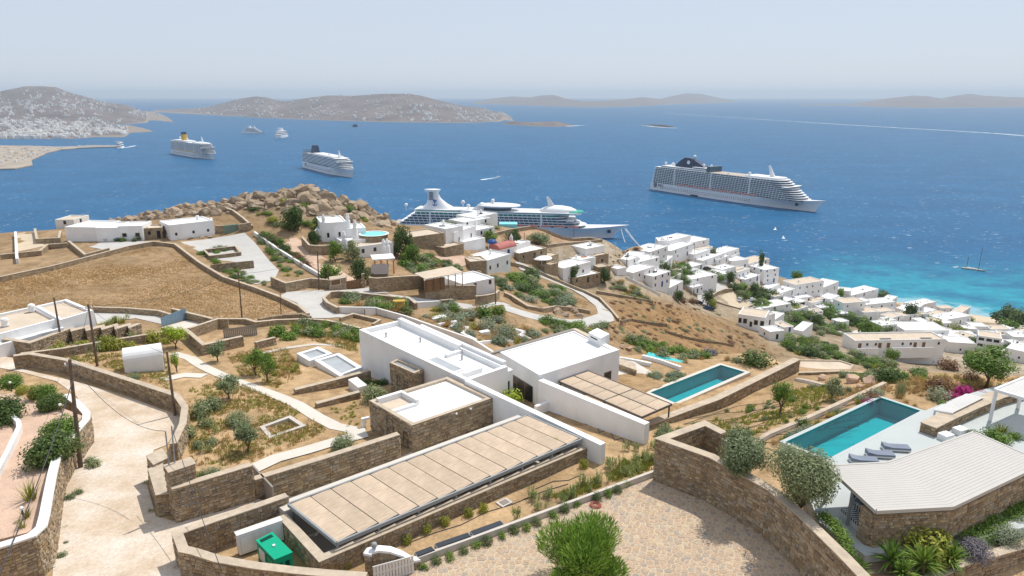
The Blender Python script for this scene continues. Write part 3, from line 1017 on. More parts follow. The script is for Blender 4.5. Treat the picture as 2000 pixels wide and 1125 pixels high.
def crown_mesh(key, m, n=900, nl=9, spread=.62, rad=.45, ln=.16, wd=.08, zs=.8, lift=0.0, seed=1, up=0.0):
 """Leaf crown of about unit radius centred on the origin: lobes with gaps between them, leaves through the outer half of each."""
 k = ('crown', key, m)
 if k in PM: return PM[k]
 r = random.Random(seed)
 Ls = lobes(r, nl, spread, rad) + [(Vector((0, 0, 0)), rad * 1.1)]
 P, N = [], []
 while len(P) < n:
  c, q = r.choice(Ls)
  d = Vector((r.gauss(0, 1), r.gauss(0, 1), r.gauss(0, 1))).normalized()
  p = c + d * q * (r.random() ** .35)
  P.append((p.x, p.y, p.z * zs + lift)); N.append(d + Vector((0, 0, .5 + up)) + Vector((r.uniform(-.8, .8), r.uniform(-.8, .8), r.uniform(-.8, .8))))
 v_, f_ = _leafquads(P, N, ln, wd, r, up > 0)
 mb = MB(); mb.add(v_, f_); _norm(mb)
 PM[k] = mb.mesh('crown', m)
 return PM[k]
def bush_mesh(key, m, n=640, seed=1, ln=.17, wd=.085, zs=.85, nl=7, spread=.5, rad=.5):
 """Shrub of unit radius standing on z = 0."""
 k = ('bush', key, m)
 if k in PM: return PM[k]
 r = random.Random(seed)
 Ls = [(Vector((c.x, c.y, abs(c.z) * .8 + .25)), q) for c, q in lobes(r, nl, spread, rad)] + [(Vector((0, 0, .4)), .6)]
 P, N = [], []
 while len(P) < n:
  c, q = r.choice(Ls)
  d = Vector((r.gauss(0, 1), r.gauss(0, 1), r.gauss(0, 1))).normalized()
  p = c + d * q * (r.random() ** .3)
  p.z *= zs
  if p.z < .02: continue
  P.append(p); N.append(d + Vector((0, 0, .5)) + Vector((r.uniform(-.7, .7), r.uniform(-.7, .7), r.uniform(-.7, .7))))
 v_, f_ = _leafquads(P, N, ln, wd, r)
 mb = MB(); mb.add(v_, f_); _norm(mb, True)
 PM[k] = mb.mesh('shrub', m)
 return PM[k]
def blade_mesh(key, m, n=60, seed=1, lean=.6, h=1.0, w=.05, spread=.25, seg=2, curve=.5):
 """Clump of blades of about unit height rising from the ground."""
 k = ('blade', key, m)
 if k in PM: return PM[k]
 r = random.Random(seed)
 mb = MB()
 for _ in range(n):
  a = r.uniform(0, 2 * math.pi)
  b0 = Vector((math.cos(a), math.sin(a), 0)) * r.random() * spread
  a2 = a + r.uniform(-.9, .9)
  d = Vector((math.cos(a2), math.sin(a2), 0))
  L = h * r.uniform(.55, 1.0)
  ln = lean * r.uniform(.2, 1.1)
  side = Vector((-d.y, d.x, 0)) * w * r.uniform(.6, 1.2)
  pts = []
  for i in range(seg + 1):
   u = i / seg
   pts.append(b0 + d * (ln * (u + curve * u * u) * L) + Vector((0, 0, L * (u - curve * .45 * ln * u * u))))
  vs_, fs_ = [], []
  for i, p in enumerate(pts):
   ww = 1 - .92 * (i / seg) ** 1.5
   vs_ += [p - side * ww, p + side * ww]
  for i in range(seg):
   fs_.append((2 * i, 2 * i + 1, 2 * i + 3, 2 * i + 2))
  mb.add(vs_, fs_)
 PM[k] = mb.mesh('grass_clump', m)
 return PM[k]
def yucca_mesh(m='leaf_green'):
 k = ('yucca', m)
 if k in PM: return PM[k]
 r = random.Random(5)
 mb = MB()
 for _ in range(70):
  a = r.uniform(0, 2 * math.pi); el = r.uniform(-.35, 1.4)
  d = Vector((math.cos(a) * math.cos(el), math.sin(a) * math.cos(el), math.sin(el)))
  s = Vector((-math.sin(a), math.cos(a), 0)) * .035
  L = r.uniform(.6, .85)
  p0, p1, p2 = d * .05, d * L * .55 + Vector((0, 0, .03)), d * L - Vector((0, 0, .05))
  mb.add([p0 - s, p0 + s, p1 + s * .9, p1 - s * .9, p2], [(0, 1, 2, 3), (3, 2, 4)])
 PM[k] = mb.mesh('rosette', m)
 return PM[k]
def reed_mesh(key, m='leaf_reed', seed=3, n=7):
 """Giant-reed clump: canes with long drooping leaves, unit height."""
 k = ('reed', key, m)
 if k in PM: return PM[k]
 r = random.Random(seed)
 mb = MB()
 for _ in range(n):
  b0 = Vector((r.uniform(-.3, .3), r.uniform(-.3, .3), 0))
  tip = b0 + Vector((r.uniform(-.2, .2), r.uniform(-.2, .2), r.uniform(.65, 1.)))
  mb.tube([b0, tip], .012, 3)
  for j in range(9):
   u = .25 + .75 * j / 9
   p = b0.lerp(tip, u)
   a = r.uniform(0, 6.28)
   d = Vector((math.cos(a), math.sin(a), 0))
   s = Vector((-d.y, d.x, 0)) * .03
   L = r.uniform(.18, .34)
   q, e = p + d * L * .5 + Vector((0, 0, .10)), p + d * L
   mb.add([p - s, p + s, q + s, q - s, e], [(0, 1, 2, 3), (3, 2, 4)])
 PM[k] = mb.mesh('reed_clump', m)
 return PM[k]
def tscale(p, px, py):
 return p.y / ray(px, py)[1]
def plant(px, py, wpx, me, name, label, cat, group=None, hz=None, dz=-.05, pt=None, base_r=1.0, rr=None):
 """One plant: foot at picture position, width in picture pixels."""
 p = pt if pt is not None else at(px, py)
 s = wpx / 2 * tscale(p, px, py) / base_r
 h = s * (hz if hz else 1.0)
 p = Vector((p.x, p.y, p.z + dz))
 j = rr if rr is not None else random.uniform(0, 6.28)
 return inst(name, me, p, j, (s, s, h), None, label, cat, group)
def tree(px, py, wpx, hpx, leafm, label, name='tree', cat='tree', trunk=.4, key='a', seed=3, n=1100, zs=.8, group=None, leaf=(.15, .075), pt=None, lean=.1, multi=3, nl=9, off=0.0, bark='wood_pole', up=0.0):
 """Tree with a tapered forked trunk and a leaf crown; px,py = foot of the trunk, wpx/hpx = overall size in the picture."""
 p = pt if pt is not None else at(px, py)
 t = tscale(p, px, py)
 W, Ht = wpx * t, hpx * t / .93
 root = thing(name, label, cat, p, group)
 r = random.Random(seed + int(px))
 cr = W / 2
 ch = Ht * (1 - trunk)                    # crown height
 cz = Ht * trunk + ch * .45
 mb = MB()
 fork = Ht * trunk * .6
 b0 = p + Vector((0, 0, -.2)); f = p + Vector((lean * r.uniform(-1, 1) * cr, lean * r.uniform(-1, 1) * cr, fork))
 r0 = max(.05, Ht * .035)
 mb.tube([b0, b0.lerp(f, .5) + Vector((r.uniform(-.05, .05), r.uniform(-.05, .05), 0)), f], r0 * 1.15, 7, r1=r0 * .8)
 for i in range(multi):
  a = 6.28 * i / multi + r.uniform(-.4, .4)
  e = p + Vector((math.cos(a) * cr * .55, math.sin(a) * cr * .55, cz + ch * .1))
  mdl = f.lerp(e, .5) + Vector((math.cos(a) * cr * .08, math.sin(a) * cr * .08, -.05 * ch))
  mb.tube([f + Vector((0, 0, -.05)), mdl, e], r0 * .62, 5, r1=r0 * .18)
 mb.build('trunk', bark, root)
 me = crown_mesh((key, seed, n, nl), leafm, n=n, ln=leaf[0], wd=leaf[1], zs=1.0, seed=seed, nl=nl, up=up)
 inst('crown', me, (p.x + off, p.y, p.z + cz), r.uniform(0, 6.28), (cr * .98, cr * .98, ch * .52), root)
 return root
# ================================================================= white villa in the middle
def zz(h):
 return CAM_Z - h
def wp(pts, dz):
 return [at(x, y, dz) for x, y in pts]
def strip(name, pts, width, off, mats, step=1.2, closed=False):
 """Path draped over the ground along picture points."""
 P = [at(*p) for p in pts]
 L, Rr = offsets(P, width)
 return drape(name, L + Rr[::-1], off, mats, step)
def parapet_roof(root, poly, z_roof, z_top, w=.35, mats='white', name='parapet', roof='roof_white', skip=()):
 """Flat roof sheet with an upstand rim around it."""
 p = [Vector(q[:2]) for q in poly]
 n = len(p)
 if sum(p[i].x * p[(i + 1) % n].y - p[(i + 1) % n].x * p[i].y for i in range(n)) < 0:
  p = p[::-1]
 inn = []
 for i in range(n):
  d0 = (p[i] - p[i - 1]).normalized(); d1 = (p[(i + 1) % n] - p[i]).normalized()
  m = (Vector((-d0.y, d0.x)) + Vector((-d1.y, d1.x)))
  m.normalize()
  inn.append(p[i] + m * (w / max(m.dot(Vector((-d0.y, d0.x))), .4)))
 mb = MB()
 vs_ = [(q.x, q.y, z_top) for q in p] + [(q.x, q.y, z_top) for q in inn] + [(q.x, q.y, z_roof) for q in inn]
 fs_ = [(i, (i + 1) % n, n + (i + 1) % n, n + i) for i in range(n)] + [(n + i, n + (i + 1) % n, 2 * n + (i + 1) % n, 2 * n + i) for i in range(n)]
 mb.add(vs_, fs_)
 mb.build(name, mats, root)
 MB().add([(q.x, q.y, z_roof + .001) for q in inn], [tuple(range(n))]).build('roof', roof, root)
 return inn
def opening(root, a, b, u0, u1, z0, z1, name='window', pane='glass_dark', frame='metal_taupe', proud=.03, out=None, bars=0, fw=.07):
 """Window or door on the wall from plan point a to b: frame ring set proud of the wall with a pane inside it."""
 a, b = Vector(a[:2]), Vector(b[:2])
 d = (b - a).normalized()
 nr = Vector((d.y, -d.x))
 if nr.dot(-(a + b) / 2) < 0 and out is None:
  nr = -nr
 if out is not None:
  nr = out
 L = (b - a).length
 p0, p1 = a + d * (u0 * L), a + d * (u1 * L)
 o0 = nr * -.05
 o1 = nr * proud
 w = (p1 - p0).length
 mb = MB()
 def bar(s0, s1, y0, y1, q0, q1):
  A, B = p0 + d * s0, p0 + d * s1
  mb.prism([A + q0, B + q0, B + q1, A + q1], y0, y1, bottom=True)
 f = min(fw, w * .25)
 bar(0, f, z0, z1, o0, o1); bar(w - f, w, z0, z1, o0, o1)
 bar(f, w - f, z1 - f, z1, o0, o1); bar(f, w - f, z0, z0 + f, o0, o1)
 for k in range(bars):
  s = w * (k + 1) / (bars + 1)
  bar(s - .02, s + .02, z0 + f, z1 - f, o0, o1)
 fo = mb.build(name, frame, root)
 mb = MB()
 A, B = p0 + d * f, p0 + d * (w - f)
 mb.prism([A + o0, B + o0, B + nr * .012, A + nr * .012], z0 + f, z1 - f, bottom=True)
 mb.build('pane' if name == 'window' else 'door_leaf', pane, fo)
 return fo
SPA, SPB = pl(701, 642, 27.2), pl(1178, 867, 27.2)
V1 = thing('white_villa', 'long white flat-roofed villa with brown stone wings behind the reed-roofed shelter', 'villa', (SPA.x, SPA.y, zz(33.6)))
# long block
main = plan([(701, 642), (785, 624), (992, 716), (922, 740)], 27.3)
sd = (SPB - SPA).normalized()
main = [SPA, main[1], main[2], SPA + sd * (main[3] - SPA).dot(sd)]
MB().prism(main, zz(34.2), zz(27.32), top=False).build('wall', 'white', V1)
inn = parapet_roof(V1, main, zz(27.85), zz(27.3), .45)
# rim details of the long roof: raised inner step, light well, small upstand
e1 = (main[1] - main[0]).normalized(); e1.z = 0
def on_main(u, v, z):
 return main[0].lerp(main[3], u).lerp(main[1].lerp(main[2], u), v).to_2d().to_3d() + Vector((0, 0, z))
mb = MB()
mb.prism([on_main(.0, 1.0, 0), on_main(.62, 1.0, 0), on_main(.62, .90, 0), on_main(.0, .90, 0)], zz(27.86), zz(27.02), bottom=True)
mb.prism([on_main(.20, 1.06, 0), on_main(.97, 1.06, 0), on_main(.97, .985, 0), on_main(.20, .985, 0)], zz(27.86), zz(26.95), bottom=True)
mb.prism([on_main(.62, .55, 0), on_main(.645, .55, 0), on_main(.645, .91, 0), on_main(.62, .91, 0)], zz(27.86), zz(27.5), bottom=True)
mb.prism([on_main(.90, .18, 0), on_main(.92, .18, 0), on_main(.92, .62, 0), on_main(.90, .62, 0)], zz(27.86), zz(27.35), bottom=True)
mb.build('roof_upstand', 'white', V1)
lw = [on_main(.60, .16, 0), on_main(.60, .40, 0), on_main(.84, .40, 0), on_main(.84, .16, 0)]
MB().prism(lw, zz(27.84), zz(27.72), bottom=True).build('light_well_rim', 'white', V1)
lwo = V1.children[-1]
MB().prism(grow(lw, -.25), zz(27.73), zz(27.705), bottom=True).build('light_well_panel', mat('glass_pit_grey', (.40, .42, .43), rough=.3, spec=.5), V1)  # flat panel; its grey stands in for the shade down in the sunken light well
# spine wall running out past the car shelter
L_, R_ = offsets([main[3], SPB], .62)
MB().prism([L_[0], R_[0], R_[1], L_[1]], zz(31), zz(27.2)).build('spine_wall', 'white', V1)
# eastern block
east = plan([(955, 690), (1122, 643), (1210, 683), (1054, 733)], 27.7)
east[0] = east[1] + east[3] - east[2]
MB().prism(east, zz(34.5), zz(27.72), top=False).build('wall', 'white', V1)
parapet_roof(V1, east, zz(27.82), zz(27.7), .7)
ch = plan([(1149, 664), (1166, 655), (1190, 667), (1173, 676)], 27.7)
mb = MB(); mb.prism(ch, zz(27.9), zz(26.75)); cho = mb.build('chimney', 'white', V1)
a_, b_ = ch[0].lerp(ch[3], .18), ch[0].lerp(ch[3], .72)
MB().prism([a_ + Vector((-.02, -.02, 0)), b_ + Vector((-.02, -.02, 0)), b_ + Vector((.05, .05, 0)), a_ + Vector((.05, .05, 0))], zz(27.22), zz(27.08), bottom=True).build('chimney_slot', 'shade_dark', cho)
MB().prism([p + Vector((0, 0, 0)) for p in plan([(1118, 643), (1124, 641), (1158, 657), (1152, 660)], 27.62)], zz(27.75), zz(27.58), bottom=True).build('roof_edge_strip', 'roof_tan', V1)
MB().prism(plan([(952, 690), (956, 692), (1123, 644), (1120, 641)], 27.62), zz(27.8), zz(27.6), bottom=True).build('roof_edge_strip', 'metal_taupe', V1)
opening(V1, east[3], east[2], .80, .90, zz(31.2), zz(29.9))
opening(V1, east[0], east[3], .30, .86, zz(32.0), zz(29.4), bars=2)
# link between the blocks with a big shaded opening on the court
link = plan([(922, 741), (992, 717), (1002, 722), (932, 747)], 27.9)
MB().prism(link, zz(33), zz(27.9)).build('wall', 'white', V1)
opening(V1, link[3], link[2], .15, .9, zz(31.6), zz(29.0), bars=3)
# second free-standing wall
w2 = [pl(1056, 741, 28.1), pl(1264, 827, 28.1)]
L_, R_ = offsets(w2, .72)
MB().prism([L_[0], R_[0], R_[1], L_[1]], zz(32), zz(28.1)).build('garden_wall', 'white', V1)
lw3 = wp([(1046, 793), (1106, 776)], .9)
L_, R_ = offsets(lw3, .4)
MB().prism([L_[0], R_[0], R_[1], L_[1]], lw3[0].z - 3, lw3[0].z).build('court_wall', 'white', V1)
o = drape('gravel_ground', [at(*p) for p in [(1050, 797), (1104, 779), (1130, 790), (1122, 806), (1092, 812)]], .05, 'grey_gravel'); o['kind'] = 'structure'
for u, v in ((.15, .3), (.35, .65), (.72, .7)):
 p = on_main(u, v, zz(27.85))
 mb = MB(); mb.lathe(p, [(.09, 0), (.09, .45), (.15, .47), (.15, .55), (.03, .6)], 10); mb.build('roof_vent', 'metal_grey', V1)
# stone house
sh = plan([(721, 782), (870, 737), (962, 777), (805, 831)], 27.6)
sh[1] = sh[0] + sh[2] - sh[3]
stone_block('stone_wing', '', '', sh, zz(30.6), zz(27.62), 'parts', cap=None, capt=0.0, root=V1, limit=220, top=False)
parapet_roof(V1, sh, zz(27.84), zz(27.6), .42, 'cap', 'coping')
def on_sh(u, v, z=0):
 return sh[3].lerp(sh[2], u).lerp(sh[0].lerp(sh[1], u), v).to_2d().to_3d() + Vector((0, 0, z))
mb = MB()
mb.prism([on_sh(.05, .93), on_sh(.36, .93), on_sh(.36, .87), on_sh(.05, .87)], zz(27.85), zz(27.3), bottom=True)
mb.prism([on_sh(.33, .87), on_sh(.36, .87), on_sh(.36, .52), on_sh(.33, .52)], zz(27.85), zz(27.3), bottom=True)
mb.prism([on_sh(.05, .56), on_sh(.33, .56), on_sh(.33, .50), on_sh(.05, .50)], zz(27.85), zz(27.6), bottom=True)
mb.build('roof_upstand', 'white', V1)
MB().prism([on_sh(.06, .86), on_sh(.32, .86), on_sh(.32, .57), on_sh(.06, .57)], zz(27.84), zz(27.80), bottom=True).build('roof_well', 'roof_tan', V1)
opening(V1, sh[0], sh[3], .42, .58, zz(30.05), zz(28.15), 'door', 'glass_dark', 'metal_dark', proud=.08)
opening(V1, sh[0], sh[3], .80, .90, zz(30.1), zz(28.6), 'door', 'glass_dark', 'metal_dark', proud=.08)
mb = MB()
for u in (.52, .70):
 c = sh[3].lerp(sh[2], u) + Vector((.08, -.1, 0))
 mb2 = MB(); mb2.box((c.x, c.y, zz(27.95)), (.16, .16, .14), .7); mb2.build('wall_lamp', 'white', V1)
# stone tower
tw = plan([(761, 708), (777, 700), (826, 721), (809, 729)], 28.3)
stone_block('stone_tower', '', '', tw, zz(33), zz(28.32), 'parts', cap=None, capt=0, root=V1, limit=90, top=False)
parapet_roof(V1, tw, zz(28.5), zz(28.3), .3, 'cap', 'coping', roof='metal_grey')
twp = sorted(tw, key=lambda p: p.x)
opening(V1, tw[0], tw[3], .28, .42, zz(30.6), zz(29.4), pane='glass_dark', frame='metal_dark', proud=.08)
opening(V1, tw[0], tw[3], .58, .72, zz(30.8), zz(29.6), pane='glass_dark', frame='metal_dark', proud=.08)
# low walls and roof lights west of the villa
wall('stone_wall', 'brown stone retaining wall with beige coping beside the tower of the white villa', 'wall', [pl(575, 760, 31.2), pl(655, 740, 31.1), pl(722, 722, 31.1)], .5, 'stuff', base=zz(33))
wall('stone_wall', 'short low stone wall in front of the olive bush by the villa tower', 'wall', [pl(617, 787, 30.8), pl(702, 764, 30.9)], .45, 'stuff', base=zz(32.4))
tag(MB().prism(plan([(680, 741), (697, 736), (717, 752), (700, 757)], 31), zz(33), zz(31)).build('entrance_block', 'white', origin=pl(690, 745, 33)), 'small white rendered block between the stone walls below the villa tower', 'block')
for i, (q, lab) in enumerate((([(579, 690), (622, 677), (650, 690), (604, 705)], 'smaller white box skylight in the garden west of the villa'), ([(614, 703), (662, 689), (708, 717), (664, 735)], 'larger white box skylight against the west wall of the villa'))):
 q = plan(q, 32.2)
 r_ = thing('box_skylight', lab, 'skylight', (q[0].x, q[0].y, zz(33.6)))
 MB().prism(q, zz(34), zz(32.2), top=False).build('kerb', 'white', r_)
 parapet_roof(r_, q, zz(32.42), zz(32.2), .55, 'white', 'rim', roof='glass_pit_grey')
q = plan([(507, 833), (567, 811), (598, 831), (526, 856)], 30.55)
r_ = thing('cellar_light', 'sunken concrete frame with dark glazed panels in the dry garden', 'skylight', (q[0].x, q[0].y, zz(31)))
MB().prism(q, zz(31.3), zz(30.55), top=False).build('kerb', 'concrete', r_)
iq = parapet_roof(r_, q, zz(30.95), zz(30.55), .4, 'concrete', 'rim', roof='shade_dark')
for k in range(3):
 u0, u1 = .08 + k * .29, .08 + k * .29 + .26
 P = [Vector(x) for x in iq]
 A, B, C, D = P[3].lerp(P[2], u0), P[3].lerp(P[2], u1), P[0].lerp(P[1], u1), P[0].lerp(P[1], u0)
 ed = sorted([(P[i] - P[(i + 1) % 4]).length for i in range(4)])
 MB().prism([A.lerp(D, .08), B.lerp(C, .08), B.lerp(C, .7), A.lerp(D, .7)], zz(30.9), zz(30.86), bottom=True).build('pane', 'solar', r_)
# barrel-vaulted shed
a_, b_ = pl(246, 739, 32.3), pl(322, 727, 32.3)
ax_ = (b_ - a_).normalized(); bk = Vector((-ax_.y, ax_.x, 0))
r_ = thing('vaulted_shed', 'small white barrel-vaulted shed in the garden left of the paved path', 'shed', a_)
prof = [(0, 0)] + [(1.3 - 1.3 * math.cos(k), 2.0 + 1.3 * math.sin(k)) for k in [math.pi * i / 12 for i in range(13)]] + [(2.6, 0)]
mb = MB()
n = len(prof)
vs_ = [a_ + bk * y + Vector((0, 0, z - .3 if z == 0 else z)) for y, z in prof] + [b_ + bk * y + Vector((0, 0, z - .3 if z == 0 else z)) for y, z in prof]
mb.add(vs_, [(i, n + i, n + i + 1, i + 1) for i in range(n - 1)] + [tuple(range(n)), tuple(range(2 * n - 1, n - 1, -1))])
mb.build('vault', 'white', r_)
c = b_ + ax_ * .03 + bk * 1.3
MB().box((c.x, c.y, c.z - .2), (.1, .9, 2.1), math.atan2(ax_.y, ax_.x)).build('door', 'metal_taupe', r_)
# car shelter with reed roof
CPR = thing('reed_shelter', 'long flat car shelter roofed with a row of woven reed panels in a grey frame', 'shelter', (CARPORT[0].x, CARPORT[0].y, zz(30.2)))
c0, c1, c2, c3 = CARPORT
ux = (c1 - c0); LX = ux.length; ux.normalize()
uy = (c3 - c0); LY = uy.length; uy.normalize()
ang = math.atan2(ux.y, ux.x)
def cp(x, y, z=0.0):
 return c0 + ux * x + uy * y + Vector((0, 0, z))
NP = 14
pw = LX / NP
mbp = MB()
# reed panel: corrugated sheet of cane rows, unit panel shared by all
PLn, PWd = LY - .24, pw - .07
rows = 44
vs_, fs_ = [], []
for i in range(rows * 2 + 1):
 y = PLn * i / (rows * 2)
 zc = .03 + (.022 if i % 2 else 0.0)
 vs_ += [(y, 0, zc), (y, PWd, zc)]
for i in range(rows * 2):
 fs_.append((2 * i, 2 * i + 1, 2 * i + 3, 2 * i + 2))
mbp.add(vs_, fs_)
mbp.prism([(0, 0), (PLn, 0), (PLn, PWd), (0, PWd)], -.02, .03, bottom=True)
reed_me = mbp.mesh('reed_panel', 'reed')
a2 = math.atan2(uy.y, uy.x)
flip = ux.cross(uy).z
for k in range(NP):
 p = cp(pw * k + .035, .12) if flip < 0 else cp(pw * (k + 1) - .035, .12)
 inst('reed_panel', reed_me, p + Vector((0, 0, random.uniform(-.01, .015))), a2, 1, CPR)
def beam(root, a, b, w, h, name='beam', m='metal_taupe'):
 d = (b - a).normalized(); nn = Vector((-d.y, d.x, 0)) * w / 2
 vs_ = [a - nn, a + nn, a + nn + Vector((0, 0, h)), a - nn + Vector((0, 0, h)), b - nn, b + nn, b + nn + Vector((0, 0, h)), b - nn + Vector((0, 0, h))]
 return MB().add(vs_, [(0, 1, 2, 3), (7, 6, 5, 4), (1, 5, 6, 2), (4, 0, 3, 7), (2, 6, 7, 3), (0, 4, 5, 1)]).build(name, m, root)
for a, b in ((cp(0, 0, -.16), cp(LX, 0, -.16)), (cp(0, LY, -.16), cp(LX, LY, -.16)), (cp(0, 0, -.16), cp(0, LY, -.16)), (cp(LX, 0, -.16), cp(LX, LY, -.16))):
 beam(CPR, a, b, .14, .26, 'frame_beam', 'metal_grey')
for k in range(1, NP):
 beam(CPR, cp(pw * k, .1, -.12), cp(pw * k, LY - .1, -.12), .05, .125, 'rafter', 'metal_dark')
for k in range(0, NP + 1, 2):
 for y in (.25, LY - .25):
  p = cp(min(max(pw * k, .15), LX - .15), y)
  MB().box((p.x, p.y, zz(30.3)), (.14, .14, p.z - zz(30.3) - .16), ang).build('post', 'metal_grey', CPR)
o = MB().prism(PIT, zz(30.9), zz(30.25)).build('apron_pavement', 'pave_light'); o['kind'] = 'structure'
o = MB().prism([cp(-.3, -1.35), cp(LX + .2, -1.35), cp(LX + .2, -.05), cp(-.3, -.05)], zz(30.5), zz(27.75)).build('apron_ledge_pavement', 'pave_light'); o['kind'] = 'structure'
# planter walls round the shelter
wall('stone_wall', 'low stone wall along the front of the reed-roofed shelter', 'wall', [pl(551, 1006, 27.85), pl(628, 1089, 27.8), pl(1000, 931, 27.9), pl(1146, 870, 28.0)], .5, 'parts', base=zz(29.6))
wall('stone_wall', 'tall stone wall behind the reed-roofed shelter', 'wall', [pl(496, 934, 27.9), pl(640, 890, 27.9), pl(778, 846, 27.9)], .5, 'parts', base=zz(30.3))
# pool terrace
PTR = thing('lap_pool', 'narrow turquoise lap pool beside the terrace of the white villa', 'pool', (POOL1[0].x, POOL1[0].y, zz(P1_H)))
def water_mat():
 m, n, l, p, o = _nodes('pool_water')
 tr = n.new('ShaderNodeBsdfTransparent'); tr.inputs[0].default_value = (.26, .80, .86, 1)
 gl = n.new('ShaderNodeBsdfGlossy'); gl.inputs['Roughness'].default_value = .08
 fr = n.new('ShaderNodeFresnel'); fr.inputs[0].default_value = 1.33
 g = n.new('ShaderNodeNewGeometry')
 b = bumpn(n, l, noise_n(n, l, g.outputs['Position'], 2.2, 3), .25, .05)
 l.new(b, fr.inputs['Normal']); l.new(b, gl.inputs['Normal'])
 ms = n.new('ShaderNodeMixShader')
 l.new(fr.outputs[0], ms.inputs[0]); l.new(tr.outputs[0], ms.inputs[1]); l.new(gl.outputs[0], ms.inputs[2]); l.new(ms.outputs[0], o.inputs[0])
 MATS['pool_water'] = m
water_mat()
def pool(root, poly, h, depth=1.5, rim=.5, rimh=.10, tile='pool_tile', rim_m='pave_light', rims=(1, 1, 1, 1)):
 p = [Vector(q[:2]) for q in poly]
 n = len(p)
 if sum(p[i].x * p[(i + 1) % n].y - p[(i + 1) % n].x * p[i].y for i in range(n)) < 0:
  p = p[::-1]
 z = zz(h)
 mb = MB()
 vs_ = [(q.x, q.y, z + rimh) for q in p] + [(q.x, q.y, z - depth) for q in p]
 mb.add(vs_, [((i + 1) % n, i, n + i, n + (i + 1) % n) for i in range(n)] + [tuple(range(n, 2 * n))])
 mb.build('basin', tile, root)
 MB().add([(q.x, q.y, z) for q in p], [tuple(range(n))]).build('water', 'pool_water', root)
 if rim:
  mb = MB(); out = []
  for i in range(n):
   d0 = (p[i] - p[i - 1]).normalized(); d1 = (p[(i + 1) % n] - p[i]).normalized()
   m = Vector((d0.y, -d0.x)) + Vector((d1.y, -d1.x)); m.normalize()
   out.append(p[i] + m * (rim / max(m.dot(Vector((d0.y, -d0.x))), .4)))
  zt, zb = z + rimh, z - depth - .8
  vs_ = [(q.x, q.y, zt) for q in p] + [(q.x, q.y, zt) for q in out] + [(q.x, q.y, zb) for q in out]
  mb.add(vs_, [(i, n + i, n + (i + 1) % n, (i + 1) % n) for i in range(n)] + [(n + i, 2 * n + i, 2 * n + (i + 1) % n, n + (i + 1) % n) for i in range(n)])
  mb.build('coping', rim_m, root)
pool(PTR, POOL1, P1_H, rim=.45)
o = MB().prism(plan([(1095, 795), (1205, 702), (1238, 706), (1300, 742), (1262, 768), (1303, 788), (1285, 806)], 31.9), zz(34.5), zz(31.9)).build('terrace_pavement', 'pave_light'); o['kind'] = 'structure'
# reed pergola by the pool
pg = plan([(1091, 745), (1149, 725), (1312, 790)], 29.0)
pg.append(pg[0] + pg[2] - pg[1])
RP = thing('reed_pergola', 'reed-panelled pergola beside the pool of the white villa', 'pergola', (pg[0].x, pg[0].y, zz(31.9)))
vx = pg[2] - pg[1]; VX = vx.length; vx.normalize()
vy = pg[0] - pg[1]; VY = vy.length; vy.normalize()
def gp(x, y, z=0.0):
 return pg[1] + vx * x + vy * y + Vector((0, 0, z))
npx = 7
s_, w_ = VX / npx, VY / 2
mbp = MB(); vs_ = []; fs_ = []
for i in range(25):
 vs_ += [(s_ * .012 + (s_ * .975) * i / 24, .06, .03 + (.02 if i % 2 else 0)), (s_ * .012 + (s_ * .975) * i / 24, w_ - .06, .03 + (.02 if i % 2 else 0))]
fs_ = [(2 * i, 2 * i + 1, 2 * i + 3, 2 * i + 2) for i in range(24)]
mbp.add(vs_, fs_); mbp.prism([(.03, .06), (s_ - .03, .06), (s_ - .03, w_ - .06), (.03, w_ - .06)], -.02, .03, bottom=True)
# turn the sheet so that its long strips follow the local y axis of the reed pattern
pm2 = mbp.mesh('reed_panel', 'reed')
pa = math.atan2(vx.y, vx.x)
sgn = 1 if vx.cross(vy).z > 0 else -1
for i in range(npx):
 for j in range(2):
  p = gp(s_ * i, w_ * (j if sgn > 0 else j + 1))
  inst('reed_panel', pm2, p, pa, 1, RP)
for a, b in ((gp(0, 0), gp(VX, 0)), (gp(0, VY), gp(VX, VY)), (gp(0, 0), gp(0, VY)), (gp(VX, 0), gp(VX, VY)), (gp(0, VY / 2), gp(VX, VY / 2)), (gp(s_ * 4, 0), gp(s_ * 4, VY))):
 beam(RP, a - Vector((0, 0, .12)), b - Vector((0, 0, .12)), .1, .2, 'frame_beam', 'metal_dark')
for x in (.2, s_ * 4, VX - .2):
 for y in (.1, VY - .1):
  p = gp(x, y); MB().box((p.x, p.y, zz(31.95)), (.12, .12, 2.8), pa).build('post', 'metal_dark', RP)
# stone wall between pool terrace and lower garden
wall('stone_wall', 'straight stone wall with pale coping on the garden side of the lap pool', 'wall', [pl(1266, 826, 30.4), pl(1400, 777, 30.4), pl(1557, 700, 30.5)], .75, 'parts', base=zz(33))
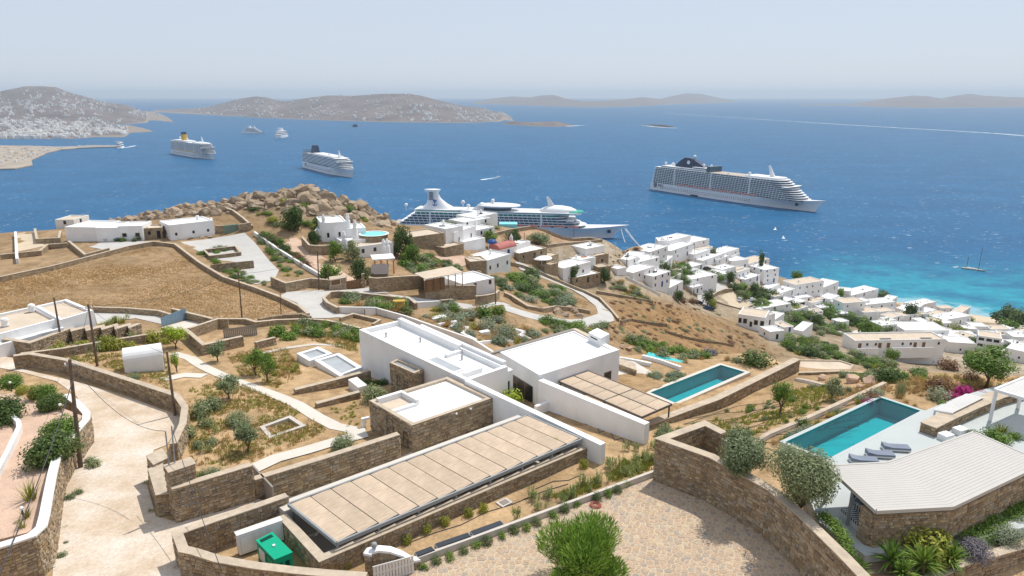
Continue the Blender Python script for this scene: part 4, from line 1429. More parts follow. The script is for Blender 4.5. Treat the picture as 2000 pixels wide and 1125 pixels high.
# splash pool below the terrace
q = wp([(1272, 690), (1335, 703), (1352, 713), (1345, 718), (1325, 708), (1266, 694)], .3)
zq_ = min(p.z for p in q)
r_ = thing('plunge_pool', 'thin blue water channel among the planting beyond the villa terrace', 'pool', (q[0].x, q[0].y, zq_))
MB().prism(grow(q, .5), zq_ - 2.5, zq_ + .02).build('basin', 'pool_tile', r_)
MB().prism(q, zq_ + .01, zq_ + .06).build('water', 'pool_tile', r_)
for lab, pts in (('upper white kerb step wall among shrubs beyond the villa terrace', [(1210, 697), (1245, 703), (1272, 709)]), ('lower white kerb wall in the shrubs above the terrace steps', [(1255, 693), (1290, 702), (1330, 716)])):
 wall('kerb_wall', lab, 'wall', wp(pts, .5), .35, None, 'white', None)
tag(stone_block('stone_bench', '', '', [at(*p) for p in [(1209, 715), (1240, 722), (1243, 733), (1210, 724)]], zz(34), zz(31.2), 'stuff', root=thing('stone_bench', 'long stone bench block on the terrace next to the white villa', 'bench', at(1225, 725))), 'long stone bench block on the terrace next to the white villa', 'bench')
# beds, paths and boundary walls around the villa
strip('garden_path', [(338, 690), (372, 700), (398, 717), (430, 732), (470, 748), (510, 762), (545, 775), (580, 790), (620, 815), (655, 833), (690, 840)], 1.5, .05, 'pave_light')
strip('shed_path', [(318, 742), (360, 733), (400, 735)], 1.8, .07, 'pave_light')
strip('upper_path', [(511, 690), (560, 680), (612, 673), (672, 676)], .9, .05, 'concrete')
strip('entrance_path', [(694, 838), (700, 852), (660, 862), (600, 880), (540, 896), (492, 918)], 1.7, .09, 'pave_light')
wall('boundary_wall', 'long pale rendered boundary wall running behind the white villa', 'wall', wp([(659, 599), (732, 600), (790, 616), (842, 634), (925, 662), (968, 690)], 1.25), .35, None, 'white_old', None)
r_ = thing('garden_gate', 'small brown framed gate in the pale boundary wall', 'gate', at(722, 618))
g0, g1 = at(713, 619), at(735, 616)
for p in (g0, g1):
 MB().box((p.x, p.y, p.z - .1), (.12, .12, 1.5)).build('gate_post', 'wood', r_)
beam(r_, g0 + Vector((0, 0, .2)), g1 + Vector((0, 0, .2)), .05, 1.1, 'gate_leaf', 'gate_white')
for lab, pts, h in (('white zigzag planter wall in the grasses behind the villa', [(856, 632), (893, 626), (880, 636), (913, 639), (902, 649), (930, 663)], .45),
     ('short white terrace wall beyond the roof of the villa', [(934, 667), (975, 663), (1000, 664)], .5),
     ('white stepped planter wall beside the sage shrubs', [(1003, 641), (1024, 647), (1014, 653), (1038, 661)], .45)):
 wall('planter_wall', lab, 'wall', wp(pts, h), .5, None, 'white', None)
for lab, x, y, w in (('flat white stone slab lying in dry grass behind the villa', 856, 624, 30), ('white cube bench beside a round sage bush', 946, 652, 20)):
 p = at(x, y)
 s = w * tscale(p, x, y)
 tag(MB().box((p.x, p.y, p.z - .2), (s, s * .6, .75), .5).build('garden_slab', 'white', origin=p), lab, 'slab')
# ================================================================= stone court in front
def vor_cell(c, others, half):
 poly = [Vector((c.x - half, c.y - half)), Vector((c.x + half, c.y - half)), Vector((c.x + half, c.y + half)), Vector((c.x - half, c.y + half))]
 for o in others:
  m = (c + o) / 2; d = o - c
  out = []
  for i in range(len(poly)):
   a, b = poly[i], poly[(i + 1) % len(poly)]
   da, db = (a - m).dot(d), (b - m).dot(d)
   if da <= 0: out.append(a)
   if (da < 0 < db) or (db < 0 < da): out.append(a.lerp(b, da / (da - db)))
  poly = out
  if len(poly) < 3: return None
 return poly
court = MB().prism(COURT, zz(29.8), zz(28.98)).build('court_pavement', mat('joint', (.58, .45, .31), var=.1, vs=1.5, bump=.3)); court['kind'] = 'structure'
WORLD_OF[court.name] = Vector((0, 0, 0))
S = .38
r = random.Random(11)
xs = [p.x for p in COURT]; ys = [p.y for p in COURT]
nx_, ny_ = int((max(xs) - min(xs)) / S) + 2, int((max(ys) - min(ys)) / S) + 2
seeds = {}
for i in range(nx_):
 for j in range(ny_):
  seeds[i, j] = Vector((min(xs) + (i + .5 * (j % 2) + r.uniform(-.42, .42)) * S, min(ys) + (j + r.uniform(-.42, .42)) * S))
keys = list(seeds)
ok = in_poly([seeds[k] for k in keys], COURT)
okd = poly_dist([seeds[k] for k in keys], COURT)
cells = []
for k, o_, dd in zip(keys, ok, okd):
 if not o_ or dd < S * .55: continue
 c = seeds[k]
 pxl = c.x / c.y
 if c.y < 27 or abs(pxl) > .95: continue
 nb = [seeds[k[0] + a, k[1] + b] for a in (-2, -1, 0, 1, 2) for b in (-2, -1, 0, 1, 2) if (a or b) and (k[0] + a, k[1] + b) in seeds]
 poly = vor_cell(c, nb, S * 1.2)
 if poly:
  cc = sum(poly, Vector((0, 0))) / len(poly)
  cells.append((cc, [cc + (q - cc) * (1 - .045 / max((q - cc).length, .12)) for q in poly]))
cells.sort(key=lambda c: abs(c[0].length - 33.5))      # the flags that show largest: those along the lower edge of the view
rest = MB()
for i, (cc, poly) in enumerate(cells):
 t_ = r.uniform(.008, .022)
 if i < 300:
  mb = MB(); mb.prism(poly, zz(28.98) - .03, zz(28.98) + t_)
  mb.build('flagstone', 'flag', court, origin=Vector((cc.x, cc.y, zz(28.98)))).location = (cc.x, cc.y, zz(28.98))
 else:
  rest.prism(poly, zz(28.98) - .03, zz(28.98) + t_)
o = rest.build('flagstone_paving', 'flag', court, origin=Vector((0, 0, 0))); o['kind'] = 'stuff'
wall('concrete_kerb', 'low pale concrete wall along the upper edge of the stone-paved court', 'wall', plan([(808, 1090), (1000, 1021), (1289, 915)], 28.5), .24, None, 'concrete', None, base=zz(29.4))
# boundary wall of the pool villa
wall('court_wall', 'tall brown stone wall between the paved court and the pool villa', 'wall', plan([(1414, 845), (1377, 826), (1293, 856), (1390, 890), (1450, 922), (1506, 954), (1562, 1000), (1652, 1088), (1700, 1138)], 25.35), .6, 'parts', base=zz(29.1))
o = MB().prism(plan([(1300, 858), (1378, 831), (1425, 858), (1380, 884)], 27.4), zz(29), zz(27.4)).build('stair_landing_pavement', 'deck'); o['kind'] = 'structure'
r_ = thing('stair_block', 'small white and stone blocks in the sunken stairwell behind the court wall', 'steps', pl(1370, 860, 27))
for k, (x, y, s, m) in enumerate(((1352, 855, .9, 'cap'), (1372, 846, .5, 'white'), (1398, 860, 1.1, 'white'))):
 p = pl(x, y, 26.6)
 MB().box((p.x, p.y, zz(27.4)), (s, s * .6, .9), .6).build('step', m, r_)
# ================================================================= pool villa on the right
o = MB().prism(DECK, zz(28.5), zz(26.56)).build('deck_pavement', 'deck'); o['kind'] = 'structure'
P2 = thing('long_pool', 'long turquoise swimming pool beside the pale sun deck', 'pool', (POOL2[1].x, POOL2[1].y, zz(P2_H)))
pool(P2, POOL2, P2_H, depth=1.55, rim=.32, rimh=.095, rim_m='deck')
# low garden walls
wall('garden_wall', 'low pale wall dividing the dry garden from the long pool', 'wall', wp([(1470, 866), (1500, 846), (1560, 822), (1640, 786), (1729, 746)], .45), .35, None, 'white_old', 'cap')
wall('garden_wall', 'thin stone-edged path wall above the boulders', 'wall', wp([(1560, 727), (1640, 724), (1735, 730)], .3), .4, None, 'rubble', 'cap')
wall('garden_wall', 'short pale slab wall by the end of the pool terrace wall', 'wall', wp([(1556, 738), (1585, 744), (1616, 752)], .25), .7, None, 'white_old', 'cap')
wall('curved_wall', 'thick curved stone bench wall on the pool deck', 'wall', plan([(1813, 830), (1850, 812), (1900, 790), (1950, 770), (2000, 757), (2050, 750)], 25.75), 1.15, 'parts', base=zz(26.7))
# sun loungers
lm = bpy.data.meshes
for k, (x, y, lab) in enumerate(((1686, 903, 'blue-grey cushioned sun lounger on the pool deck, first beside the slatted roof'), (1718, 892, 'blue-grey cushioned sun lounger on the pool deck, middle of the three'), (1749, 879, 'blue-grey cushioned sun lounger on the pool deck, third towards the stone bench'))):
 p = pl(x, y, 26.56)
 r_ = thing('sun_lounger', lab, 'sun lounger', p, 'sun loungers on the pool deck')
 a = -.12
 f = Vector((math.cos(a), math.sin(a), 0)); s = Vector((-f.y, f.x, 0))
 MB().box((p.x, p.y, p.z + .08), (2.0, .72, .12), a).build('frame', 'white', r_)
 for q in (-.85, .85):
  for w_ in (-.28, .28):
   c = p + f * q + s * w_
   MB().box((c.x, c.y, p.z), (.07, .07, .08), a).build('leg', 'white', r_)
 c = p + f * .3
 MB().box((c.x, c.y, p.z + .2), (1.35, .72, .16), a).build('cushion', 'cloth_blue', r_)
 h0 = p - f * .36
 vs_ = [h0 + s * w_ + f * (-u) + Vector((0, 0, z)) for w_ in (-.36, .36) for u, z in ((0, .2), (.62, .2), (.62, .5), (0, .36))]
 MB().add(vs_, [(0, 1, 2, 3), (7, 6, 5, 4), (0, 4, 5, 1), (1, 5, 6, 2), (2, 6, 7, 3), (3, 7, 4, 0)]).build('backrest', 'cloth_blue', r_)
for lab, x, y, s in (('white cube stool on the pool deck, one nearer the stone bench', 1846, 858, .75), ('white cube stool on the pool deck, one behind the slatted roof', 1874, 847, .75)):
 p = pl(x, y, 26.56); tag(MB().box(p, (s * 1.3, s, .5), .4).build('cube_stool', 'white', origin=p), lab, 'stool')
# slatted roof terrace
RH = 24.0
B0, B1, B2 = plan([(1616, 911), (1733, 905), (1902, 845)], RH)
F0, F1, F2 = plan([(1711, 999), (1860, 991), (2040, 905)], RH)
SR = thing('slatted_terrace', 'pool terrace shelter with a bent roof of long pale slats on stone walls', 'pergola', (F0.x, F0.y, zz(26.56)))
NS = 21
for k in range(NS):
 u0, u1 = (k + .02) / NS, (k + .965) / NS
 mb = MB()
 A = [B0.lerp(F0, u0), B1.lerp(F1, u0), B2.lerp(F2, u0)]; C = [B0.lerp(F0, u1), B1.lerp(F1, u1), B2.lerp(F2, u1)]
 vs_ = [p + Vector((0, 0, z)) for z in (.0, .07) for p in A + C]
 mb.add(vs_, [(6, 7, 10, 9), (7, 8, 11, 10), (3, 4, 1, 0), (4, 5, 2, 1), (0, 1, 7, 6), (1, 2, 8, 7), (10, 4, 3, 9), (11, 5, 4, 10), (0, 6, 9, 3), (2, 5, 11, 8)])
 mb.build('slat', 'louvre', SR)
for a, b in ((B0, B1), (B1, B2), (B0, F0), (F0, F1), (F1, F2), (B2, F2)):
 beam(SR, a - Vector((0, 0, .14)), b - Vector((0, 0, .14)), .16, .24, 'frame_beam', 'louvre')
for a, b in ((B1, F1), (B0.lerp(B1, .5), F0.lerp(F1, .5)), (B1.lerp(B2, .5), F1.lerp(F2, .5))):
 beam(SR, a - Vector((0, 0, .2)), b - Vector((0, 0, .2)), .1, .18, 'cross_beam', 'louvre')
for p in (B0.lerp(F0, .04), B1.lerp(F1, .04), B2.lerp(F2, .05), B0.lerp(F0, .55)):
 MB().box((p.x, p.y, zz(26.6)), (.14, .14, 2.4)).build('post', 'metal_grey', SR)
wl_ = [F0.lerp(B0, .1) + Vector((0, 0, -.3)), F0.lerp(F1, .0) + (B0 - F0) * .02 + Vector((.1, .25, -.3)), F1 + (B1 - F1) * .06 + Vector((0, 0, -.3)), F2 + (B2 - F2) * .06 + Vector((0, 0, -.3))]
wall('terrace_wall', '', '', wl_[1:], .5, 'parts', cap=None, base=zz(28), root=SR)
wall('terrace_wall', '', '', [F0.lerp(B0, .22) + Vector((.05, 0, -.32)), F0 + Vector((.12, .3, -.32))], .5, 'stuff', cap=None, base=zz(28), root=SR)
# striped bench and basket chair
m, n_, l_, p_, o_ = _nodes('stripe')
tc = n_.new('ShaderNodeTexCoord'); wv = n_.new('ShaderNodeTexWave'); wv.inputs['Scale'].default_value = 1.6; wv.bands_direction = 'X'
l_.new(tc.outputs['Object'], wv.inputs['Vector'])
l_.new(ramp(n_, l_, wv.outputs['Color'], [(.48, (.06, .08, .12)), (.52, (.62, .62, .60))]), p_.inputs['Base Color'])
MATS['stripe'] = m
a_, b_ = pl(1640, 993, 26.1), pl(1693, 1041, 26.1)
d_ = (b_ - a_).normalized(); nn_ = Vector((-d_.y, d_.x, 0)); LB = (b_ - a_).length
if nn_.x < 0: nn_ = -nn_
r_ = thing('striped_bench', 'low bench with black and white striped cushions under the slatted roof', 'bench', (a_.x, a_.y, zz(26.56)))
ba = math.atan2(d_.y, d_.x)
c = (a_ + b_) / 2 + nn_ * .5
MB().box((c.x, c.y, zz(26.56)), (LB, .95, .3), ba).build('base', 'white', r_)
me = MB().box((0, 0, 0), (LB - .06, .9, .2)).mesh('cushion', 'stripe')
inst('cushion', me, (c.x, c.y, zz(26.26) + .002), ba, 1, r_)
for k in range(3):
 q = a_.lerp(b_, .2 + .3 * k) + nn_ * .95
 inst('pillow', MB().box((0, 0, 0), (.6, .2, .45)).mesh('pillow', 'stripe'), (q.x, q.y, zz(26.05)), ba + .1, 1, r_)
p = pl(1681, 990, 26.56)
r_ = thing('basket_chair', 'dark round basket chair with cushions under the slatted roof', 'chair', p)
mb = MB(); mb.lathe((p.x, p.y, p.z), [(.3, 0), (.55, .12), (.7, .4), (.66, .75), (.6, .76), (.6, .45), (.45, .3), (.1, .28)], 16); mb.build('basket', 'cloth_blue', r_)
mb = MB(); mb.lathe((p.x, p.y, p.z + .3), [(.1, 0), (.5, .02), (.5, .15), (.1, .2)], 14); mb.build('cushion', mat('cloth_navy', (.03, .045, .09), rough=.9), r_)
# white pergola and slatted canopy
pw_ = plan([(1943, 761), (2000, 738), (2100, 758), (2040, 790)], 23.7)
WPG = thing('white_pergola', 'white flat-roofed pergola on square posts at the edge of the pool deck', 'pergola', (pw_[0].x, pw_[0].y, zz(26.56)))
for k in range(16):
 u0, u1 = k / 16, (k + .8) / 16
 MB().prism([pw_[0].lerp(pw_[1], u0), pw_[3].lerp(pw_[2], u0), pw_[3].lerp(pw_[2], u1), pw_[0].lerp(pw_[1], u1)], zz(23.75), zz(23.68), bottom=True).build('slat', 'gate_white', WPG)
for a, b in ((0, 1), (1, 2), (2, 3), (3, 0)):
 beam(WPG, pw_[a] - Vector((0, 0, .15)), pw_[b] - Vector((0, 0, .15)), .2, .25, 'frame_beam', 'white')
for q in (pw_[0], pw_[3], pw_[1], pw_[0].lerp(pw_[3], .95)):
 c = q.lerp((pw_[0] + pw_[2]) / 2, .04)
 MB().box((c.x, c.y, zz(26.6)), (.2, .2, 2.75)).build('post', 'white', WPG)
q = plan([(1824, 800), (1887, 769), (1921, 777), (1862, 806)], 25.6)
CN = thing('slatted_canopy', 'low white slatted canopy beside the magenta bougainvillea', 'canopy', (q[0].x, q[0].y, zz(26.6)))
for k in range(12):
 u0, u1 = k / 12, (k + .82) / 12
 MB().prism([q[0].lerp(q[3], u0), q[1].lerp(q[2], u0), q[1].lerp(q[2], u1), q[0].lerp(q[3], u1)], zz(25.64), zz(25.58), bottom=True).build('slat', 'gate_white', CN)
beam(CN, q[0] - Vector((0, 0, .15)), q[3] - Vector((0, 0, .15)), .15, .15, 'beam', 'white'); beam(CN, q[1] - Vector((0, 0, .15)), q[2] - Vector((0, 0, .15)), .15, .15, 'beam', 'white')
for c in q:
 c = c.lerp((q[0] + q[2]) / 2, .05)
 MB().box((c.x, c.y, zz(27.2)), (.12, .12, 1.4)).build('post', 'white', CN)
# planted bed in the corner with its stone wall
bed = plan([(1700, 1030), (1860, 1012), (2010, 950), (2080, 990), (2010, 1060), (1880, 1096), (1800, 1130), (1690, 1120)], 27.1)
o = MB().prism(bed, zz(29), zz(27.1)).build('planting_ground', 'dirt_dark'); o['kind'] = 'structure'
wall('stone_wall', 'honey-coloured stone planter wall in the bottom corner below the yuccas', 'wall', plan([(1800, 1135), (1880, 1097), (2010, 1060), (2090, 1035)], 27.0), .5, 'parts', base=zz(28.6))
o = MB().prism(plan([(1850, 1150), (1905, 1118), (2010, 1088), (2100, 1070), (2100, 1200), (1850, 1200)], 28.5), zz(30), zz(28.5)).build('lower_deck_pavement', 'deck'); o['kind'] = 'structure'
# ================================================================= lane, gatehouse and left edge
drape('lane_road', [at(*p) for p in [(100, 1180), (104, 1100), (112, 1010), (124, 950), (148, 912), (172, 870), (176, 850), (170, 812), (150, 775), (110, 745), (45, 728), (-40, 712), (-40, 690), (28, 700), (34, 718), (140, 744), (250, 776), (332, 806), (352, 812), (352, 835), (325, 870), (300, 880), (288, 950), (305, 1010), (345, 1020), (430, 1000), (500, 975), (560, 985), (470, 1025), (345, 1060), (350, 1100), (365, 1180)]], .05, 'road', 1.5)
strip('kerb_pavement', [(104, 1110), (113, 1000), (126, 950), (147, 915)], .28, .09, 'concrete')
# terrace with pink pavers
TER = plan([(-80, 770), (25, 768), (70, 786), (118, 795), (160, 812), (140, 846), (128, 862), (105, 897), (95, 930), (80, 1005), (74, 1026), (54, 1040), (-80, 1072)], 27.5)
def brickpave():
 m, n, l, p, o = _nodes('pavers')
 g = n.new('ShaderNodeNewGeometry')
 b = n.new('ShaderNodeTexBrick'); b.inputs['Scale'].default_value = 3.2
 b.inputs['Color1'].default_value = (.54, .355, .255, 1); b.inputs['Color2'].default_value = (.62, .435, .325, 1); b.inputs['Mortar'].default_value = (.50, .38, .28, 1)
 b.inputs['Mortar Size'].default_value = .02
 rt = n.new('ShaderNodeVectorRotate'); rt.rotation_type = 'Z_AXIS'; rt.inputs['Angle'].default_value = .6
 l.new(g.outputs['Position'], rt.inputs['Vector']); l.new(rt.outputs[0], b.inputs['Vector'])
 a = noise_n(n, l, g.outputs['Position'], .4, 5, .6)
 l.new(mix(n, l, 1.0, b.outputs['Color'], ramp(n, l, a, [(.3, .84), (.7, 1.15)]), 'MULTIPLY'), p.inputs['Base Color'])
 p.inputs['Roughness'].default_value = .9
 l.new(bumpn(n, l, b.outputs['Fac'], -.3, .02), p.inputs['Normal'])
 MATS['pavers'] = m
brickpave()
o = MB().prism(TER, zz(31), zz(27.5)).build('terrace_paver_pavement', 'pavers'); o['kind'] = 'structure'
wall('terrace_wall', 'stone lane wall with whitewashed rounded top round the pink paved terrace', 'wall',
  [pl(128, 770, 28.2), pl(152, 787, 27.9), pl(169, 806, 27.6), pl(168, 818, 27.5), pl(140, 850, 27.1), pl(131, 858, 27.0), pl(111, 889, 26.8), pl(102, 924, 26.6), pl(93, 970, 26.4), pl(87, 1004, 26.2), pl(81, 1027, 26.1), pl(62, 1044, 26.0), pl(20, 1058, 25.95), pl(-70, 1085, 25.9)], .5, 'parts', cap='white_old', capt=.12, base=zz(29.9))
wall('garden_wall', 'small white wall at the edge of the pink paved terrace', 'wall', plan([(-10, 925), (15, 878), (37, 832), (36, 822), (20, 808)], 26.9), .35, None, 'white', None, base=zz(27.6))
# long wall on the bend of the lane
wall('lane_wall', 'long stone wall sweeping round the bend of the lane', 'wall', wp([(26, 694), (60, 690), (130, 702), (250, 740), (345, 771), (361, 794), (357, 826), (338, 866)], 1.75), .5, 'parts')
wall('garden_wall', 'low stone wall with beige coping above the vaulted shed', 'wall', wp([(40, 690), (120, 680), (190, 668), (320, 647), (362, 641)], 1.2), .4, 'stuff')
wall('garden_wall', 'angled stone wall round a small sunken forecourt with a slatted gate', 'wall', wp([(362, 642), (398, 672), (473, 656)], 1.5), .45, 'stuff')
wall('garden_wall', 'stone wall behind the sunken forecourt beside the dry field', 'wall', wp([(368, 641), (425, 622), (445, 622)], 1.6), .45, None)
wall('stepped_wall', 'stone wall with sawtooth stepped top beside the flat white house', 'wall', wp([(-30, 655), (58, 668), (140, 639), (142, 644), (170, 637), (172, 643), (200, 636), (202, 641), (226, 634), (228, 640), (252, 633), (254, 638), (272, 631)], 1.9), .5, 'stuff')
wall('stone_wall', 'low stone wall between the white house drive and the field', 'wall', wp([(182, 599), (250, 601), (310, 606), (336, 614)], 1.0), .4, None)
wall('stone_wall', 'stepped stone wall right of the blue-grey gate', 'wall', wp([(336, 602), (345, 604), (375, 612), (393, 616), (416, 622)], 1.3), .45, None)
wall('stone_wall', 'broken stone wall along the lower edge of the dry field', 'wall', wp([(446, 622), (480, 622), (500, 628), (540, 624), (600, 622), (640, 625), (704, 640)], .9), .45, None)
wall('stone_wall', 'rough dry-stone wall below the field by the bend', 'wall', wp([(505, 622), (540, 616), (590, 612), (605, 618)], .8), .6, None, 'rubble_dark', None)
wall('stone_wall', 'stone wall end beside the garden gate steps', 'wall', wp([(498, 668), (537, 658)], 1.1), .4, 'stuff')
wall('stone_wall', 'small triangular stone planter wall near the garden gate', 'wall', wp([(664, 620), (690, 612), (742, 624), (728, 632)], .7), .4, None)
def pole_ends(base, top):
 b = at(*base)
 d = ray(*top); t = b.y / d[1]
 return b, Vector((d[0] * t, b.y, CAM_Z + d[2] * t))
def gate(lab, a, b, hgt, n, m, name='slatted_gate', cat='gate'):
 p, q = at(*a), at(*b)
 r_ = thing(name, lab, cat, p)
 z0 = min(p.z, q.z) + .05
 L = (q - p).length; d = (q - p).normalized()
 for k in range(n):
  c = p + (q - p) * ((k + .5) / n)
  MB().box((c.x, c.y, z0), (L / n * .86, .05, hgt), math.atan2(d.y, d.x)).build('slat', m, r_)
 for z in (z0 + .15, z0 + hgt - .25):
  beam(r_, Vector((p.x, p.y + .06, z)), Vector((q.x, q.y + .06, z)), .05, .1, 'rail', m)
 return r_
gate('blue-grey slatted driveway gate below the dry field', (316, 638), (366, 624), 1.9, 16, 'gate_blue')
gate('taupe slatted gate in the sunken forecourt wall', (437, 660), (503, 655), 1.6, 18, 'metal_taupe')
o = drape('forecourt_pavement', [at(*p) for p in [(316, 640), (366, 626), (392, 632), (362, 645), (330, 648)]], .06, 'pave_light')
o = drape('house_drive_pavement', [at(*p) for p in [(184, 612), (250, 606), (325, 616), (318, 634), (265, 622), (190, 634)]], .06, 'path_grey')
# gatehouse masonry
stone_block('meter_pillar', 'stone meter pillar with a dark niche beside the lane', 'pillar', plan([(286, 890), (316, 876), (328, 893), (300, 907)], 27.4), zz(30), zz(27.4), 'parts')
mpo = bpy.data.objects['meter_pillar']
MB().prism(plan([(298, 906), (311, 899), (311, 898), (298, 905)], 27.9), zz(28.7), zz(27.95), bottom=True).build('meter_niche', 'shade_dark', mpo)
stone_block('gate_wall', 'low stone wall block between the meter pillar and the gate pier', 'wall', plan([(289, 916), (318, 905), (330, 962), (304, 966)], 27.6), zz(30), zz(27.6), 'parts')
stone_block('gate_pier', 'tall square stone pier beside the two grey pipes', 'pier', plan([(320, 908), (372, 893), (381, 905), (330, 922)], 25.5), zz(30), zz(25.5), 'parts')
gw = wall('entrance_wall', 'stone entrance wall with grey metal cabinet doors facing the lane', 'wall', plan([(334, 952), (383, 938), (490, 906)], 26.65), .5, 'parts', base=zz(29.8))
e0, e1 = pl(334, 952, 26.65), pl(490, 906, 26.65)
for k in range(2):
 opening(gw, e0, e1, .07 + .135 * k, .2 + .135 * k, zz(28.3), zz(27.2), 'door', 'metal_taupe', 'metal_taupe', proud=.36, fw=.05)
tag(MB().prism([p + Vector((0, 0, 0)) for p in plan([(491, 908), (494, 907), (534, 950), (531, 952)], 27.9)], zz(30.3), zz(27.9)).build('steel_gate', 'metal_taupe', origin=pl(491, 908, 30)), 'dark steel gate panel at the head of the shelter drive', 'gate')
for lab, b, t in (('thin grey steel service pipe on the stone pier, one nearer the lane', (330, 908), (323, 842)), ('thin grey steel service pipe on the stone pier, one nearer the garden', (341, 904), (335, 832))):
 p = pl(b[0], b[1], 25.5); d = ray(*t); k = p.y / d[1]
 mb = MB(); mb.tube([p + Vector((0, 0, -.3)), Vector((d[0] * k, p.y, CAM_Z + d[2] * k))], .05, 8)
 tag(mb.build('steel_pipe', 'metal_grey', origin=p), lab, 'pipe')
# service yard with generator
wall('yard_wall', 'stone wall with white rounded top round the generator yard', 'wall', [pl(560, 966, 27.2), pl(500, 987, 27.2), pl(420, 1014, 27.2), pl(346, 1040, 27.2), pl(358, 1072, 27.3), pl(378, 1076, 27.35), pl(425, 1091, 27.4), pl(500, 1104, 27.4), pl(575, 1113, 27.4), pl(640, 1119, 27.4), pl(715, 1124, 27.4)], .5, 'parts', base=zz(29.6))
q = plan([(459, 1040), (545, 1010), (551, 1018), (464, 1048)], 27.75)
r_ = thing('utility_cabinet', 'long white utility cabinet behind the green generator', 'cabinet', (q[0].x, q[0].y, zz(29.1)))
MB().prism(q, zz(29.2), zz(27.75)).build('body', 'white', r_)
MB().prism(grow(q, .06), zz(27.75) + .003, zz(27.68), bottom=True).build('lid', 'gate_white', r_)
for k in range(3):
 opening(r_, q[3], q[2], .04 + .32 * k, .32 + .32 * k, zz(29.05), zz(27.85), 'door', 'white', 'gate_white', fw=.03)
gq = plan([(501, 1056), (532, 1040), (570, 1078), (536, 1092)], 27.75)
GN = thing('generator', 'green metal generator housing in the walled service yard', 'generator', (gq[0].x, gq[0].y, zz(29.2)))
MB().prism(gq, zz(29.1), zz(27.85)).build('housing', 'green_paint', GN)
MB().prism(grow(gq, .07), zz(27.85) + .002, zz(27.74), bottom=True).build('roof', 'green_paint', GN)
MB().prism(grow(gq, .04), zz(29.3), zz(29.1), bottom=True).build('base', 'metal_dark', GN)
for k in range(2):
 opening(GN, gq[3], gq[2], .14 + .4 * k, .44 + .4 * k, zz(28.75), zz(28.15), 'vent', 'green_dark', 'green_paint', fw=.03)
opening(GN, gq[0], gq[3], .08, .46, zz(29.0), zz(28.0), 'door', 'white_old', 'green_paint', fw=.04)
opening(GN, gq[0], gq[3], .54, .92, zz(29.0), zz(28.0), 'door', 'green_paint', 'green_dark', fw=.02)
c = (gq[0] + gq[2]) / 2
MB().box((c.x, c.y, zz(27.74) + .002), (.16, .16, .1), .5).build('exhaust_cap', 'white', GN)
sl = gq[0].lerp(gq[1], .5)
MB().prism([gq[0].lerp(gq[1], .15).lerp(gq[3], .05), gq[0].lerp(gq[1], .85).lerp(gq[2], .05), gq[0].lerp(gq[1], .85).lerp(gq[2], .17), gq[0].lerp(gq[1], .15).lerp(gq[3], .17)], zz(27.74) + .002, zz(27.73) + .01, bottom=True).build('vent', 'green_dark', GN)
# gate of the paved court
gpz = plan([(716, 1080), (738, 1076), (741, 1086), (719, 1090)], 27.5)
GP = thing('court_gate_wall', 'curved whitewashed gate wall at the entrance of the paved court', 'wall', (gpz[0].x, gpz[0].y, zz(29.2)))
wall('x', '', '', [pl(717, 1082, 27.35), pl(722, 1074, 27.3), pl(740, 1070, 27.25), pl(762, 1072, 27.35), pl(785, 1080, 27.7), pl(806, 1090, 28.2), pl(816, 1090, 28.45)], .42, 'stuff', cap='white', capt=.16, base=zz(29.2), root=GP)
lp = pl(731, 1070, 27.2)
mb = MB(); mb.lathe(lp, [(.12, 0), (.15, .05), (.2, .2), (.17, .33), (.06, .4)], 12); tag(mb.build('globe_lamp', 'metal_grey', origin=lp, smooth=True), 'round grey lamp on top of the curved gate wall', 'lamp')
g0, g1 = pl(728, 1112, 27.9), pl(808, 1090, 27.9)
CG = thing('court_gate', 'pale slatted metal gate at the entrance of the paved court', 'gate', (g0.x, g0.y, zz(29)))
for k in range(13):
 c = g0.lerp(g1, (k + .5) / 13)
 MB().box((c.x, c.y, zz(29.0)), ((g1 - g0).length / 13 * .8, .04, 1.25), math.atan2((g1 - g0).y, (g1 - g0).x)).build('slat', 'gate_white', CG)
for z in (28.9, 28.3, 27.78):
 beam(CG, Vector((g0.x, g0.y, zz(z))), Vector((g1.x, g1.y, zz(z))), .06, .07, 'rail', 'gate_white')
# dark roof-light panels in the strip
for k, (a, b) in enumerate((((816, 1087), (850, 1074)), ((855, 1070), (921, 1047)), ((925, 1045), (985, 1023)))):
 p, q = pl(a[0], a[1], 28.45), pl(b[0], b[1], 28.45)
 d = (q - p).normalized(); nn_ = Vector((-d.y, d.x, 0))
 r_ = thing('roof_light', ['shortest', 'middle', 'farthest'][k] + ' of the three dark glazed panels along the court kerb', 'skylight', p, 'dark panels along the court kerb')
 MB().prism([p, q, q + nn_ * .55, p + nn_ * .55], zz(29.2), zz(28.5)).build('kerb', 'metal_grey', r_)
 MB().prism([p + d * .05 + nn_ * .05, q - d * .05 + nn_ * .05, q - d * .05 + nn_ * .5, p + d * .05 + nn_ * .5], zz(28.5) + .003, zz(28.46), bottom=True).build('pane', 'solar', r_)
for lab, x, y in (('small square concrete manhole cover in the planted strip by the shelter', 985, 983), ('small concrete inspection box near the court gate', 660, 1112)):
 p = at(x, y)
 r_ = thing('inspection_box', lab, 'manhole', p)
 MB().box((p.x, p.y, p.z - .2), (1.0, .8, .3), .7).build('kerb', 'concrete', r_)
 MB().box((p.x, p.y, p.z + .102), (.6, .5, .03), .7).build('lid', 'metal_taupe', r_)
p = at(711, 835, 0)
r_ = thing('garden_lamp', 'white box lamp beside the stone wing of the villa', 'lamp', p)
MB().box((p.x, p.y, p.z - .1), (.3, .3, .9), .5).build('post', 'white', r_); MB().box((p.x + .15, p.y + .1, p.z + .8), (.75, .3, .2), .5).build('head', 'white', r_)
hp = pl(1163, 987, 28.95)
mb = MB()
